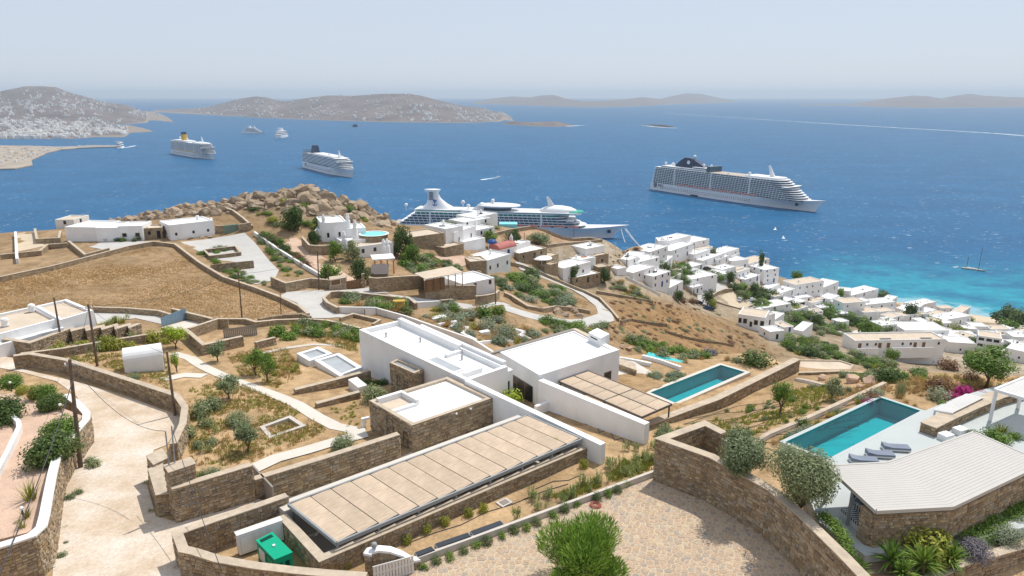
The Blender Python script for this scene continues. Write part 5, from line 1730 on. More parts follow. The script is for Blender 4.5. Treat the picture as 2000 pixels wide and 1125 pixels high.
for k in range(4):
 pts = [(hp.x + (.42 - .06 * k) * math.cos(a), hp.y + (.42 - .06 * k) * math.sin(a), hp.z + .05 + .05 * (k % 2)) for a in [6.283 * i / 20 for i in range(21)]]
 mb.tube(pts, .03, 5)
tag(mb.build('garden_hose', mat('hose_red', (.42, .12, .09), rough=.6), origin=hp), 'coiled red garden hose on the paved court', 'hose')
for lab, x, y, h in (('small bollard lamp among the terrace bushes', 23, 765, 1.1), ('bollard lamp at the edge of the pink terrace', 120, 806, .9), ('bollard lamp beside dry grass on the pink terrace', 47, 1015, 1.0)):
 p = pl(x, y, 27.5)
 r_ = thing('bollard_lamp', lab, 'lamp', p)
 mb = MB(); mb.lathe(p, [(.06, 0), (.05, h * .75)], 8); mb.build('post', 'metal_dark', r_)
 mb = MB(); mb.lathe(p + Vector((0, 0, h * .76)), [(.09, 0), (.13, .05), (.13, .16), (.05, .24)], 10); mb.build('head', 'white', r_)
# flat white house at the left edge
wh = thing('flat_white_house', 'flat-roofed white house with tan roof terraces beside the stepped stone wall', 'house', at(100, 650))
zb_ = at(100, 655).z - 1.5
h_ = CAM_Z - at(120, 632, 3.2).z
for k, (q, dh) in enumerate((([(68, 598), (130, 584), (183, 606), (118, 625)], 0.0), ([(-60, 625), (66, 598), (116, 622), (-60, 668)], .25), ([(-60, 672), (116, 626), (124, 640), (-60, 690)], 1.0))):
 P = plan(q, h_ + dh)
 MB().prism(P, zb_, zz(h_ + dh) - .02, top=False).build('wall', 'white', wh)
 parapet_roof(wh, P, zz(h_ + dh) - .35, zz(h_ + dh), .45, roof='roof_tan' if k < 2 else 'roof_white')
q0, q1 = plan([(118, 625), (183, 606)], h_)
opening(wh, q0, q1, .1, .25, zz(h_ + 2.6), zz(h_ + 1.6), proud=.04)
opening(wh, *plan([(-60, 668), (116, 622)], h_ + .25), .55, .6, zz(h_ + 2.6), zz(h_ + 1.8), proud=.04)
for x, y in ((62, 604), (10, 632)):
 p = pl(x, y, h_ + .2)
 mb = MB(); mb.lathe((p.x, p.y, p.z - .3), [(.45, 0), (.4, .7), (.5, .75), (.42, 1.0), (.1, 1.15)], 12); mb.build('chimney', 'white', wh)
# ---------------------------------------------------------------- utility poles and wires
PT = {}
def pole(key, base, top, r, lab, name='utility_pole', cat='utility pole', m='wood_pole', hard=None):
 b, t = pole_ends(base, top)
 o = thing(name, lab, cat, b)
 mb = MB(); mb.tube([b - Vector((0, 0, .4)), t], r * 1.25, 8, r1=r * .8); mb.build('post', m, o)
 PT[key] = t
 if hard:
  d = Vector((1, .25, 0)).normalized()
  MB().box((t.x, t.y, t.z - .55), (hard, .08, .1), .25).build('bracket', 'metal_grey', o)
  for s in (-.42, 0, .42):
   q = t + d * s * hard
   mb = MB(); mb.lathe((q.x, q.y, t.z - .45), [(.05, 0), (.07, .05), (.05, .1), (.07, .14), (.03, .2)], 8); mb.build('insulator', 'white', o)
 return o
pole('A', (157, 913), (136, 702), .15, 'nearest wooden utility pole standing beside the lane wall', hard=.9)
pole('B', (190, 715), (172, 594), .13, 'wooden utility pole in the garden behind the long lane wall', hard=.7)
pole('C', (121, 674), (105, 581), .12, 'wooden utility pole in front of the flat white house')
pole('D', (342, 812), (326, 687), .12, 'wooden utility pole against the bend of the lane wall')
pole('E', (473, 625), (465, 531), .11, 'wooden utility pole with lamp bracket beside the dry field', hard=.5)
pole('F', (623, 566), (620, 491), .13, 'dark utility pole by the villa gate road')
pole('G', (643, 567), (641, 512), .09, 'slim pole beside the stone gate niche')
pole('I', (549, 618), (547, 571), .07, 'slim grey pole at the edge of the upper lane')
pole('J', (968, 594), (967, 548), .1, 'dark pole behind the round stone wall corner')
pole('K', (1121, 470), (1121, 440), .09, 'slim pole on the bare field below the cruise ship')
pole('L', (1024, 478), (1024, 454), .09, 'slim pole at the edge of the bare field by bushes')
pole('M', (1222, 525), (1226, 494), .13, 'street pole at the upper end of the village')
pole('N', (1355, 510), (1357, 478), .12, 'slim pole in front of the highest white houses')
pole('O', (1408, 505), (1409, 475), .12, 'slim dark pole seen against the sea')
pole('Q', (1478, 592), (1480, 535), .12, 'slim pole beside the village road')
pole('S', (1775, 618), (1777, 595), .12, 'slim pole near the beach house')
def wire(a, b, sag, r_, lab):
 pts = [a.lerp(b, i / 14) - Vector((0, 0, sag * 4 * (i / 14) * (1 - i / 14))) for i in range(15)]
 mb = MB(); mb.tube(pts, r_, 4)
 tag(mb.build('overhead_wire', 'wire', origin=a), lab, 'wire')
up = Vector((0, 0, -.3))
wire(PT['A'] + Vector((0, 0, -1.6)), pl(-30, 1180, 22), .6, .035, 'thick cable dropping from the nearest pole across the pink terrace')
wire(PT['A'] + up, pl(322, 842, 23.6), 1.5, .022, 'sagging wire from the nearest pole to the grey pipes')
wire(pl(335, 834, 23.6), pl(432, 1112, 26.6), .5, .022, 'thin wire running down from the grey pipes over the yard wall')
wire(PT['A'] + up, PT['B'] + up, .5, .02, 'wire between the two poles either side of the long lane wall')
wire(PT['B'] + up, PT['C'] + up, .5, .02, 'wire between the poles beside the flat white house')
wire(PT['B'] + up, PT['E'] + up, 1.0, .022, 'long wire crossing the dry field')
wire(PT['E'] + up, PT['F'] + up, .9, .022, 'wire crossing the upper lane to the villa gate pole')
wire(PT['D'] + up, PT['B'] + up, .6, .02, 'wire above the vaulted shed')
# ================================================================= houses of the hillside
def house(A, B, ytop, depth, lab, wallm='white', roof='roof_white', nw=2, ns=1, name='house', blue=False, door=True, chim=0, root=None, side=1, rim=.28, base=1.2, cat='house', win=(.75, 1.0), hmin=2.2, deck=None):
 a, b = at(*A), at(*B)
 ta, tb = tscale(a, *A), tscale(b, *B)
 if abs(tb / ta - 1) > .055:              # the front of one house stays in one plane: ignore dips in the ground between its corners
  tb = ta * (1.04 if tb > ta else .96)
  dB = ray(*B)
  b = Vector((dB[0] * tb, dB[1] * tb, a.z))
 d = ray(A[0], ytop); k = a.y / d[1]
 zt = CAM_Z + d[2] * k
 zt = max(zt, max(a.z, b.z) + hmin)
 u = Vector((b.x - a.x, b.y - a.y)); L = u.length; u.normalize()
 n = Vector((-u.y, u.x))
 if n.y < 0: n = -n
 a2, b2 = a.to_2d(), b.to_2d()
 poly = [a2, b2, b2 + n * depth, a2 + n * depth]
 z0 = min([a.z, b.z] + [H(p.x, p.y) for p in poly]) - base
 new = root is None
 if new:
  root = thing(name, lab, cat, (a.x, a.y, min(a.z, b.z)))
 MB().prism(poly, z0, zt - .01, top=False).build('wall', wallm, root)
 parapet_roof(root, poly, zt - rim, zt, .32, wallm if wallm != 'rubble' else 'cap', roof=roof)
 r = random.Random(int(A[0] * 7 + A[1]))
 zf = max(a.z, b.z) - .1
 sh_ = max(2.4, (zt - zf - .3) / max(ns, 1))
 fr = 'blue_paint' if blue else 'metal_taupe'
 pn = 'blue_paint' if blue else 'glass_dark'
 ww, wh_ = win
 for s in range(ns):
  for i in range(nw):
   uc = (i + .5 + r.uniform(-.15, .15)) / nw
   isd = door and s == 0 and i == nw // 2
   w = (ww if not isd else .95) / L
   zb = zf + s * sh_ + (1.0 if not isd else .05)
   hh = wh_ if not isd else 2.0
   if zb + hh < zt - .25 and w < .8:
    opening(root, a2, b2, max(.03, uc - w / 2), min(.97, uc + w / 2), zb, zb + hh, 'door' if isd else 'window', pn if (isd or r.random() < .6) else 'glass_dark', fr, .05)
  for q0, q1, nn_ in ((b2, b2 + n * depth, u), (a2 + n * depth, a2, -u)):
   mid = (q0 + q1) / 2
   if side and nn_.dot(-mid) > 0:
    for i in range(side):
     uc = (i + .5) / side + r.uniform(-.08, .08)
     w = .8 / depth
     zb = zf + s * sh_ + 1.0
     if zb + 1.0 < zt - .2:
      opening(root, q0, q1, uc - w / 2, uc + w / 2, zb, zb + 1.0, 'window', pn, fr, .05, out=nn_)
 for i in range(chim):
  p = a2.lerp(b2, r.uniform(.15, .85)) + n * depth * r.uniform(.3, .8)
  mb = MB()
  if r.random() < .5:
   mb.box((p.x, p.y, zt - rim), (.6, .6, 1.1)); mb.build('chimney', wallm if wallm != 'rubble' else 'white', root)
  else:
   mb.lathe((p.x, p.y, zt - rim), [(.34, 0), (.28, .9), (.4, .95), (.3, 1.25), (.12, 1.5)], 10); mb.build('chimney', 'white', root)
 if chim and r.random() < .6:
  p = a2.lerp(b2, r.uniform(.3, .7)) + n * depth * .5
  MB().box((p.x, p.y, zt - rim), (1.6, .9, .35), r.uniform(0, 1)).build('roof_heater', r.choice(['solar', 'metal_grey', 'terracotta']), root)
 return root
# --- two white houses on the left ridge
h1 = house((131, 472), (192, 472), 443, 9, 'long low white house on the ridge with a stone entrance porch', nw=0, side=0)
house((190, 473), (236, 471), 445, 8, '', nw=0, side=0, root=h1)
house((234, 471), (281, 469), 442, 6.5, '', nw=2, door=False, side=0, root=h1, win=(1.0, .9))
hs = house((283, 467), (318, 466), 446, 5, '', wallm='rubble', roof='roof_tan', nw=2, side=0, root=h1)
h2 = house((334, 470), (420, 458), 440, 8, 'white ridge house with three small windows above the paved yard', nw=3, door=False, side=1, chim=1, win=(.55, .7))
house((384, 444), (416, 440), 432, 4, '', nw=0, side=0, root=h2, hmin=1.0)
house((110, 446), (146, 443), 430, 7, 'small tan building on the sea edge behind the ridge house', wallm='white_old', roof='roof_tan', nw=1, door=False)
for lab, pts, dz, m in (
 ('long stone wall curving round the top of the dry field', [(-30, 545), (0, 540), (100, 519), (175, 500), (250, 480), (300, 471), (342, 476), (390, 512), (437, 540), (500, 561), (550, 580), (585, 597), (602, 612)], 1.0, 'rubble'),
 ('stone yard wall left of the ridge house', [(0, 497), (35, 493), (78, 489), (92, 477), (131, 474)], 1.1, 'rubble'),
 ('short whitewashed wall end at the left ridge yard', [(30, 452), (32, 490), (33, 505)], 1.2, 'white_old'),
 ('stone wall round the small ridge garden bed', [(68, 446), (72, 466), (115, 464), (118, 450)], 1.2, 'rubble'),
 ('stone drive wall in front of the ridge house', [(134, 470), (166, 496), (212, 484)], 1.1, 'rubble'),
 ('stone wall left of the green yard gate', [(420, 440), (437, 440)], 1.8, 'rubble'),
 ('stone wall right of the green yard gate', [(465, 438), (490, 434)], 1.8, 'rubble'),
 ('stone wall closing the rocky garden behind the ridge houses', [(440, 405), (455, 410), (475, 425), (492, 440)], .9, 'rubble'),
 ('grey stone wall of the raised parking bay', [(412, 517), (440, 514), (494, 509)], 1.7, 'rubble_dark'),
 ('stone wall beside the villa gate with a curved top', [(530, 540), (558, 552), (607, 543), (642, 546)], 1.9, 'rubble'),
 ('white-topped wall along the brick drive', [(497, 452), (540, 483), (580, 508), (636, 541)], .8, 'white_old'),
 ('stone wall round the grassy island bed above the boundary wall', [(660, 600), (640, 590), (632, 581), (644, 570), (660, 568), (700, 571), (755, 577), (800, 582), (812, 592)], 1.3, 'rubble'),
 ('white wall below the big curved stone wall', [(814, 590), (864, 587)], 1.2, 'white_old'),
 ('short stone wall end beside the white wall', [(860, 586), (885, 584)], 1.4, 'rubble'),
 ('big curved stone retaining wall below the pergola villa', [(720, 541), (735, 543), (747, 542), (790, 539), (829, 537), (832, 556), (880, 557), (929, 557)], 3.0, 'rubble'),
 ('rounded stone wall corner beside the white flat building', [(929, 578), (950, 576), (968, 572), (974, 566)], 2.0, 'rubble'),
 ('curved stone wall above the bare field', [(964, 455), (991, 448), (1036, 441), (1067, 440), (1097, 449), (1118, 452), (1150, 462), (1176, 467)], 1.0, 'rubble'),
 ('stone wall below the bare field', [(1051, 480), (1090, 475), (1140, 471), (1176, 467)], .8, 'rubble'),
 ('stone wall above the winding track', [(985, 508), (1020, 517), (1050, 528), (1070, 537), (1100, 550), (1140, 566), (1172, 581), (1195, 605), (1208, 621)], .9, 'rubble'),
 ('curved stone retaining wall below the terraced shrubs', [(985, 570), (1000, 577), (1030, 596), (1060, 602), (1085, 597), (1120, 600), (1152, 606)], 1.0, 'rubble'),
 ('ruined dry-stone wall on the brown slope, upper piece', [(1213, 626), (1232, 622), (1262, 628), (1302, 632)], .8, 'rubble_dark'),
 ('ruined dry-stone wall on the brown slope, lower piece', [(1300, 645), (1340, 657), (1375, 664), (1405, 668), (1432, 673)], .8, 'rubble_dark'),
 ('stone wall edging the slope below the cube house', [(1165, 567), (1215, 576), (1275, 587)], .9, 'rubble'),
 ('pale wall below the beige village house', [(1222, 538), (1245, 550), (1270, 562), (1290, 573)], .9, 'white_old'),
 ('stone wall beside the village lane', [(1316, 553), (1340, 562), (1362, 575)], .9, 'rubble'),
 ('stone retaining wall of the parking terrace', [(1385, 580), (1400, 570), (1415, 564), (1430, 563)], 1.8, 'rubble'),
 ('low wall round the dry parking lot', [(1390, 585), (1420, 595), (1450, 603), (1475, 592)], .7, 'rubble'),
 ('white curved wall of the village road', [(1446, 566), (1450, 572), (1475, 579)], .8, 'white_old'),
 ('long white road wall above the shrubs', [(1566, 606), (1580, 616), (1610, 628), (1640, 640), (1663, 652)], .9, 'white_old'),
 ('white curved ramp wall beside the big village house', [(1720, 616), (1735, 625), (1742, 636)], .9, 'white_old'),
 ('stone field wall on the terraced slope, upper', [(1548, 676), (1600, 690), (1650, 700)], .6, 'rubble'),
 ('stone field wall on the terraced slope, lower', [(1540, 660), (1585, 668), (1630, 680)], .6, 'rubble'),
):
 wall('stone_wall' if m.startswith('rub') else 'rendered_wall', lab, 'wall', wp(pts, dz), .5, None, m, 'cap' if m == 'rubble' else None)
tag(MB().prism(plan([(437, 441), (465, 438), (465.5, 437), (437.5, 440)], CAM_Z - at(450, 452).z - 1.7), at(450, 452).z - .3, at(450, 452).z + 1.7).build('yard_gate', mat('gate_green', (.16, .22, .17)), origin=at(450, 452)), 'grey-green solid gate between two stone walls on the ridge', 'gate')
drape('yard_pavement', [at(*p) for p in [(352, 473), (425, 464), (478, 455), (498, 474), (520, 502), (545, 528), (535, 548), (500, 556), (478, 546), (470, 530), (482, 515), (415, 507), (382, 488)]], .08, 'path_grey', 2)
drape('ridge_drive_pavement', [at(*p) for p in [(155, 478), (190, 474), (282, 472), (300, 471), (262, 478), (212, 490), (180, 484)]], .08, 'path_grey', 2)
drape('left_yard_ground', [at(*p) for p in [(34, 455), (66, 452), (70, 470), (90, 480), (35, 492)]], .06, 'sand', 2)
drape('brick_drive_pavement', [at(*p) for p in [(545, 468), (580, 465), (612, 487), (645, 512), (682, 540), (706, 548), (676, 556), (655, 545), (625, 530), (585, 507)]], .08, 'pavers', 2)
drape('upper_lane_road', [at(*p) for p in [(548, 578), (560, 571), (600, 568), (640, 568), (690, 566), (720, 562), (760, 572), (735, 574), (660, 570), (640, 576), (630, 585), (636, 600), (655, 612), (690, 618), (640, 622), (606, 622), (596, 606), (580, 592)]], .08, 'path_grey', 1.6)
drape('upper_lane_road', [at(*p) for p in [(750, 574), (830, 584), (930, 597), (985, 592), (1000, 598), (940, 606), (860, 600), (815, 598), (800, 588)]], .08, 'path_grey', 1.6)
strip('winding_track_road', [(985, 600), (1020, 612), (1060, 622), (1112, 630), (1155, 629), (1184, 620), (1178, 603), (1155, 584), (1122, 565), (1080, 546), (1040, 529), (1010, 518)], 4.2, .1, 'path_grey', 1.6)
strip('village_road', [(1500, 660), (1470, 618), (1480, 600), (1455, 578), (1425, 552), (1405, 535), (1385, 520), (1360, 517)], 5.5, .15, 'path_grey', 3)
strip('village_road', [(1376, 598), (1372, 580), (1385, 566), (1415, 558)], 5, .15, 'path_grey', 3)
strip('village_road', [(1470, 610), (1510, 605), (1560, 612), (1610, 632), (1660, 655), (1720, 640), (1742, 628), (1760, 615)], 5, .15, 'concrete', 3)
drape('dry_lot_ground', [at(*p) for p in [(1395, 585), (1430, 568), (1470, 582), (1465, 598), (1440, 602)]], .1, 'sand', 3)
drape('beach_sand_ground', [at(*p) for p in [(1860, 612), (1905, 616), (1945, 622), (1950, 632), (1900, 628), (1860, 622)]], .1, 'sand', 4)
drape('yard_ground', [at(*p) for p in [(1545, 597), (1590, 600), (1640, 622), (1610, 622), (1570, 608)]], .1, 'sand', 3)
# raised planter in the yard
wall('planter_wall', 'rectangular raised planter wall in the paved ridge yard', 'wall', wp([(398, 487), (460, 480), (469, 492), (410, 499), (398, 487)], .9), .4, None, 'rubble_dark', 'cap')
# --- villa with the oval pool
va = house((630, 472), (680, 472), 436, 10, 'two-storey white villa with ornate chimneys below the rocks', nw=2, door=False, side=0, chim=0, win=(.6, 1.2))
house((678, 473), (716, 469), 447, 7, '', nw=1, door=False, side=0, root=va)
house((668, 489), (738, 484), 471, 6, '', nw=2, door=False, side=0, root=va)
house((698, 503), (769, 502), 482, 7, '', nw=3, door=False, side=1, root=va, roof='roof_tan')
house((615, 468), (634, 470), 455, 7, '', nw=0, side=0, root=va)
for x, y, yt in ((633, 438, 419), (680, 436, 417), (694, 450, 430), (673, 472, 452), (750, 484, 467), (757, 484, 466)):
 b = at(x, y + 8, 3.0); d = ray(x, yt); zt = CAM_Z + d[2] * b.y / d[1]
 mb = MB(); mb.lathe((b.x, b.y, b.z - 1), [(.8, 0), (.6, (zt - b.z + 1) * .6), (.42, (zt - b.z + 1) * .62), (.5, (zt - b.z + 1) * .8), (.2, (zt - b.z + 1))], 8); mb.build('chimney', 'white', va)
pc = at(730, 456, 2.6)
op = thing('oval_pool', 'raised oval turquoise pool with round stone base beside the ornate white villa', 'pool', pc - Vector((0, 0, 3)))
R1, R2 = 27 * tscale(pc, 726, 450), 3.4
el = [Vector((pc.x + R1 * math.cos(6.283 * i / 28), pc.y + R2 * math.sin(6.283 * i / 28), 0)) for i in range(28)]
MB().prism(el, pc.z - 4.5, pc.z - .25).build('base', 'rubble', op)
el2 = [Vector((pc.x + (R1 + .3) * math.cos(6.283 * i / 28), pc.y + (R2 + .3) * math.sin(6.283 * i / 28), 0)) for i in range(28)]
parapet_roof(op, el2, pc.z - .12, pc.z, .55, 'white', 'rim', roof='pool_tile_light')
wall('stone_wall', 'stone yard wall in front of the ornate white villa', 'wall', wp([(590, 462), (604, 478), (626, 480), (667, 476)], 2.2), .5, None)
for lab, q, hgt in (('stone gate niche with a wooden panel by the brick drive', [(643, 568), (676, 566), (678, 560), (645, 561)], 2.6), ('square stone gate pier beside the wooden gate', [(707, 562), (713, 562), (714, 557), (708, 557)], 3.0)):
 P = [at(*p) for p in q]
 o = stone_block('gate_pier', lab, 'pier', P, min(p.z for p in P) - .6, min(p.z for p in P) + hgt, None)
 if hgt < 2.8:
  opening(o, P[0], P[1], .12, .7, P[0].z + .9, P[0].z + 2.1, 'panel', 'wood', 'white_old', .05)
gate('brown wooden driveway gate of the ornate white villa', (677, 565), (706, 563), 2.0, 10, 'wood', 'wooden_gate')
hut = [at(*p, 2.2) for p in ((723, 536), (758, 540))]
r_ = thing('dark_roofed_hut', 'small hut with dark sloping roof behind the big stone wall', 'hut', at(740, 545))
u_ = (hut[1] - hut[0]).normalized(); n_2 = Vector((-u_.y, u_.x, 0))
za = hut[0].z
vs_ = [hut[0] + Vector((0, 0, 0)), hut[1] + Vector((0, 0, za - hut[1].z)), hut[1] + n_2 * 5 + Vector((0, 0, za - hut[1].z + 1.0)), hut[0] + n_2 * 5 + Vector((0, 0, 1.0))]
MB().add(vs_ + [v - Vector((0, 0, .2)) for v in vs_], [(0, 1, 2, 3), (7, 6, 5, 4), (0, 4, 5, 1), (1, 5, 6, 2), (2, 6, 7, 3), (3, 7, 4, 0)]).build('roof', 'metal_dark', r_)
MB().prism(grow(vs_, -.3), za - 3.5, za - .15).build('wall', 'rubble', r_)
pgv = [at(x, y, 3.2) for x, y in ((728, 507), (772, 511))]
r_ = thing('porch', 'white flat porch roof on wooden columns in front of the ornate villa', 'porch', at(750, 520))
u_ = (pgv[1] - pgv[0]).normalized(); n_2 = Vector((-u_.y, u_.x, 0)); zt = max(p.z for p in pgv)
MB().prism([pgv[0], pgv[1], pgv[1] + n_2 * 5, pgv[0] + n_2 * 5], zt - .25, zt, bottom=True).build('roof', 'roof_white', r_)
for k in range(4):
 c = pgv[0].lerp(pgv[1], .08 + .28 * k)
 MB().box((c.x, c.y, zt - 3.6), (.3, .3, 3.34)).build('column', 'terracotta', r_)
# pergola villa
r_ = thing('canopy_pergola', 'brown timber pergola with pale cloth canopy on the big stone wall', 'pergola', at(870, 556, 2.6))
c = [at(x, y, 4.4) for x, y in ((831, 546), (905, 546))]
u_ = (c[1] - c[0]).normalized(); n_2 = Vector((-u_.y, u_.x, 0)); zt = c[0].z
MB().prism([c[0], c[1], c[1] + n_2 * 4.5, c[0] + n_2 * 4.5], [zt, zt, zt + .5, zt + .3], [zt + .12, zt + .12, zt + .6, zt + .4], bottom=True).build('canopy', 'roof_tan', r_)
for k in range(6):
 p = c[0].lerp(c[1], .02 + .19 * k)
 MB().box((p.x, p.y + .2, zt - 2.8), (.18, .18, 2.8)).build('post', 'wood', r_)
MB().prism([c[0] + n_2 * .3, c[0].lerp(c[1], .52) + n_2 * .3, c[0].lerp(c[1], .52) + n_2 * .45, c[0] + n_2 * .45], zt - 2.8, zt - .3).build('screen', 'wood', r_)
house((904, 574), (966, 578), 560, 8, 'white flat building beside the rounded stone wall corner', nw=4, side=0)
r_ = thing('small_pool', 'small turquoise pool edge behind the pergola canopy', 'pool', at(838, 534, 2.5))
p = at(838, 534, 2.5); el = [Vector((p.x + 3.2 * math.cos(i * .524), p.y + 1.4 * math.sin(i * .524), 0)) for i in range(12)]
MB().prism(el, p.z - 3, p.z - .05).build('basin', 'white', r_); MB().prism(grow(el, -.4), p.z - .1, p.z).build('water', 'pool_tile_light', r_)
# --- cluster of white houses above the bare field
vb = house((871, 478), (905, 480), 447, 9, 'tall white house with tapered chimney above flat stone carports', nw=1, door=False, side=0, chim=1)
house((888, 481), (930, 474), 454, 6, '', nw=2, door=False, side=0, root=vb, win=(.6, 1.2))
house((906, 488), (948, 491), 473, 6, '', nw=0, side=1, root=vb)
house((930, 466), (966, 463), 450, 8, 'lower white house with stepped roofs behind the tall white house', nw=2, side=1, chim=1)
house((906, 448), (958, 445), 438, 7, 'low white annexe below the hilltop villa', nw=3, side=0)
hv_ = house((928, 440), (972, 437), 425, 8, 'white hilltop villa with castle-like chimney in front of the ship', nw=1, door=False, side=0, chim=2)
p = at(990, 432, .6)
r_ = thing('hilltop_pool', 'pale blue infinity pool beside the hilltop villa', 'pool', p)
MB().prism([Vector((p.x - 2.5, p.y, 0)), Vector((p.x + 3.4, p.y - .3, 0)), Vector((p.x + 3.4, p.y + 4, 0)), Vector((p.x - 2.5, p.y + 4, 0))], p.z - 2, p.z + .4).build('basin', 'pool_tile_light', r_)
house((800, 480), (868, 486), 466, 8, 'flat tan-roofed stone carport building between the white villas', wallm='rubble', roof='roof_tan', nw=2, side=0, win=(4.0, 1.8))
house((868, 502), (906, 497), 484, 5, 'stone retaining block beside the brick forecourt', wallm='rubble', roof='roof_tan', nw=0, side=0)
drape('forecourt_brick_pavement', [at(*p) for p in [(845, 500), (870, 503), (905, 500), (925, 512), (900, 522), (868, 512)]], .1, 'pavers', 2)
house((951, 535), (997, 531), 509, 8, 'white house with three dark windows below the small red-roofed chapel', nw=3, door=False, side=0, win=(.7, 1.1), chim=1)
house((918, 527), (952, 535), 514, 6, 'stone annexe with tan roof left of the three-windowed house', wallm='rubble', roof='roof_tan', nw=1, side=0)
# chapel
a, b = at(976, 503), at(1009, 502)
CHP = thing('chapel', 'tiny white chapel with red barrel roof and belfry', 'chapel', a)
u_ = (b - a).normalized(); n_2 = Vector((-u_.y, u_.x, 0)); D_ = 4.2; hb = 2.1
MB().prism([a, b, b + n_2 * D_, a + n_2 * D_], min(a.z, b.z) - 1, a.z + hb).build('wall', 'white', CHP)
mb = MB(); vs_ = []
for q in (a, b):
 for i in range(11):
  k = math.pi * i / 10
  vs_.append(Vector((q.x, q.y, a.z + hb)) + n_2 * (D_ / 2 - D_ / 2 * math.cos(k)) + Vector((0, 0, 1.5 * math.sin(k))))
mb.add(vs_, [(i, 11 + i, 12 + i, i + 1) for i in range(10)] + [tuple(range(11)), tuple(range(21, 10, -1))]); mb.build('roof', 'red_roof', CHP)
c = b + n_2 * D_ * .5
mb = MB(); mb.box((c.x, c.y, a.z + hb), (.5, 1.0, 2.4), math.atan2(u_.y, u_.x)); mb.lathe((c.x, c.y, a.z + hb + 2.4), [(.45, 0), (.3, .5), (.05, 1.0)], 8); mb.build('belfry', 'white', CHP)
opening(CHP, a, b, .45, .58, a.z, a.z + 1.7, 'door', 'blue_paint', 'blue_paint', .05)
p = at(961, 487)
r_ = thing('blue_gazebo', 'small gazebo with blue dome roof near the chapel', 'gazebo', p)
mb = MB(); mb.lathe((p.x, p.y, p.z + 2.0), [(1.5, 0), (1.3, .5), (.8, .9), (.05, 1.05)], 14); mb.build('dome', 'blue_paint', r_)
for k in range(4):
 MB().box((p.x + 1.2 * math.cos(k * 1.57 + .7), p.y + 1.2 * math.sin(k * 1.57 + .7), p.z - .3), (.2, .2, 2.35)).build('post', 'white', r_)
house((1014, 512), (1068, 512), 495, 7, 'grey stone house with flat white roof right of the chapel', wallm='rubble', nw=3, side=0)
house((1010, 492), (1036, 490), 482, 5, 'small pale outbuilding behind the red-roofed chapel', wallm='white_old', nw=1, side=0)
house((1066, 524), (1091, 519), 505, 6, 'small stone tower house beside the thatched parasol roof', wallm='rubble', roof='roof_tan', nw=1, side=0)
house((1064, 534), (1090, 541), 521, 6, 'low stone garage with flat roof beside the winding track', wallm='rubble', roof='cap', nw=0, side=0)
p = at(1058, 504, 2.8)
r_ = thing('parasol_roof', 'wide white parasol-like roof on the stone house', 'canopy', p)
mb = MB(); mb.lathe((p.x, p.y, p.z), [(3.2, 0), (2.9, .25), (1.5, .55), (.1, .7)], 14); mb.build('canopy', 'roof_white', r_)
MB().box((p.x, p.y, p.z - 3), (.2, .2, 3.0)).build('post', 'white', r_)
house((1144, 510), (1180, 508), 486, 7, 'white crenellated house standing alone on the dry slope', nw=1, door=False, side=1, chim=2)
house((1160, 520), (1188, 519), 500, 6, 'grey stone house below the crenellated white house', wallm='rubble', roof='roof_tan', nw=1, side=1)
house((1130, 530), (1163, 526), 508, 6, 'white house with blue window behind the stone-based house', nw=1, blue=True, door=False, side=1, chim=1)
hs = house((1100, 548), (1153, 548), 524, 7, 'white house on a stone base beside the winding track', nw=2, door=False, side=0, chim=0)
house((1120, 558), (1172, 556), 543, 6, '', wallm='rubble', roof='roof_white', nw=3, side=0, root=hs)
house((1168, 540), (1192, 541), 522, 5, 'dark stone outbuilding left of the village', wallm='rubble', roof='cap', nw=1, side=0)
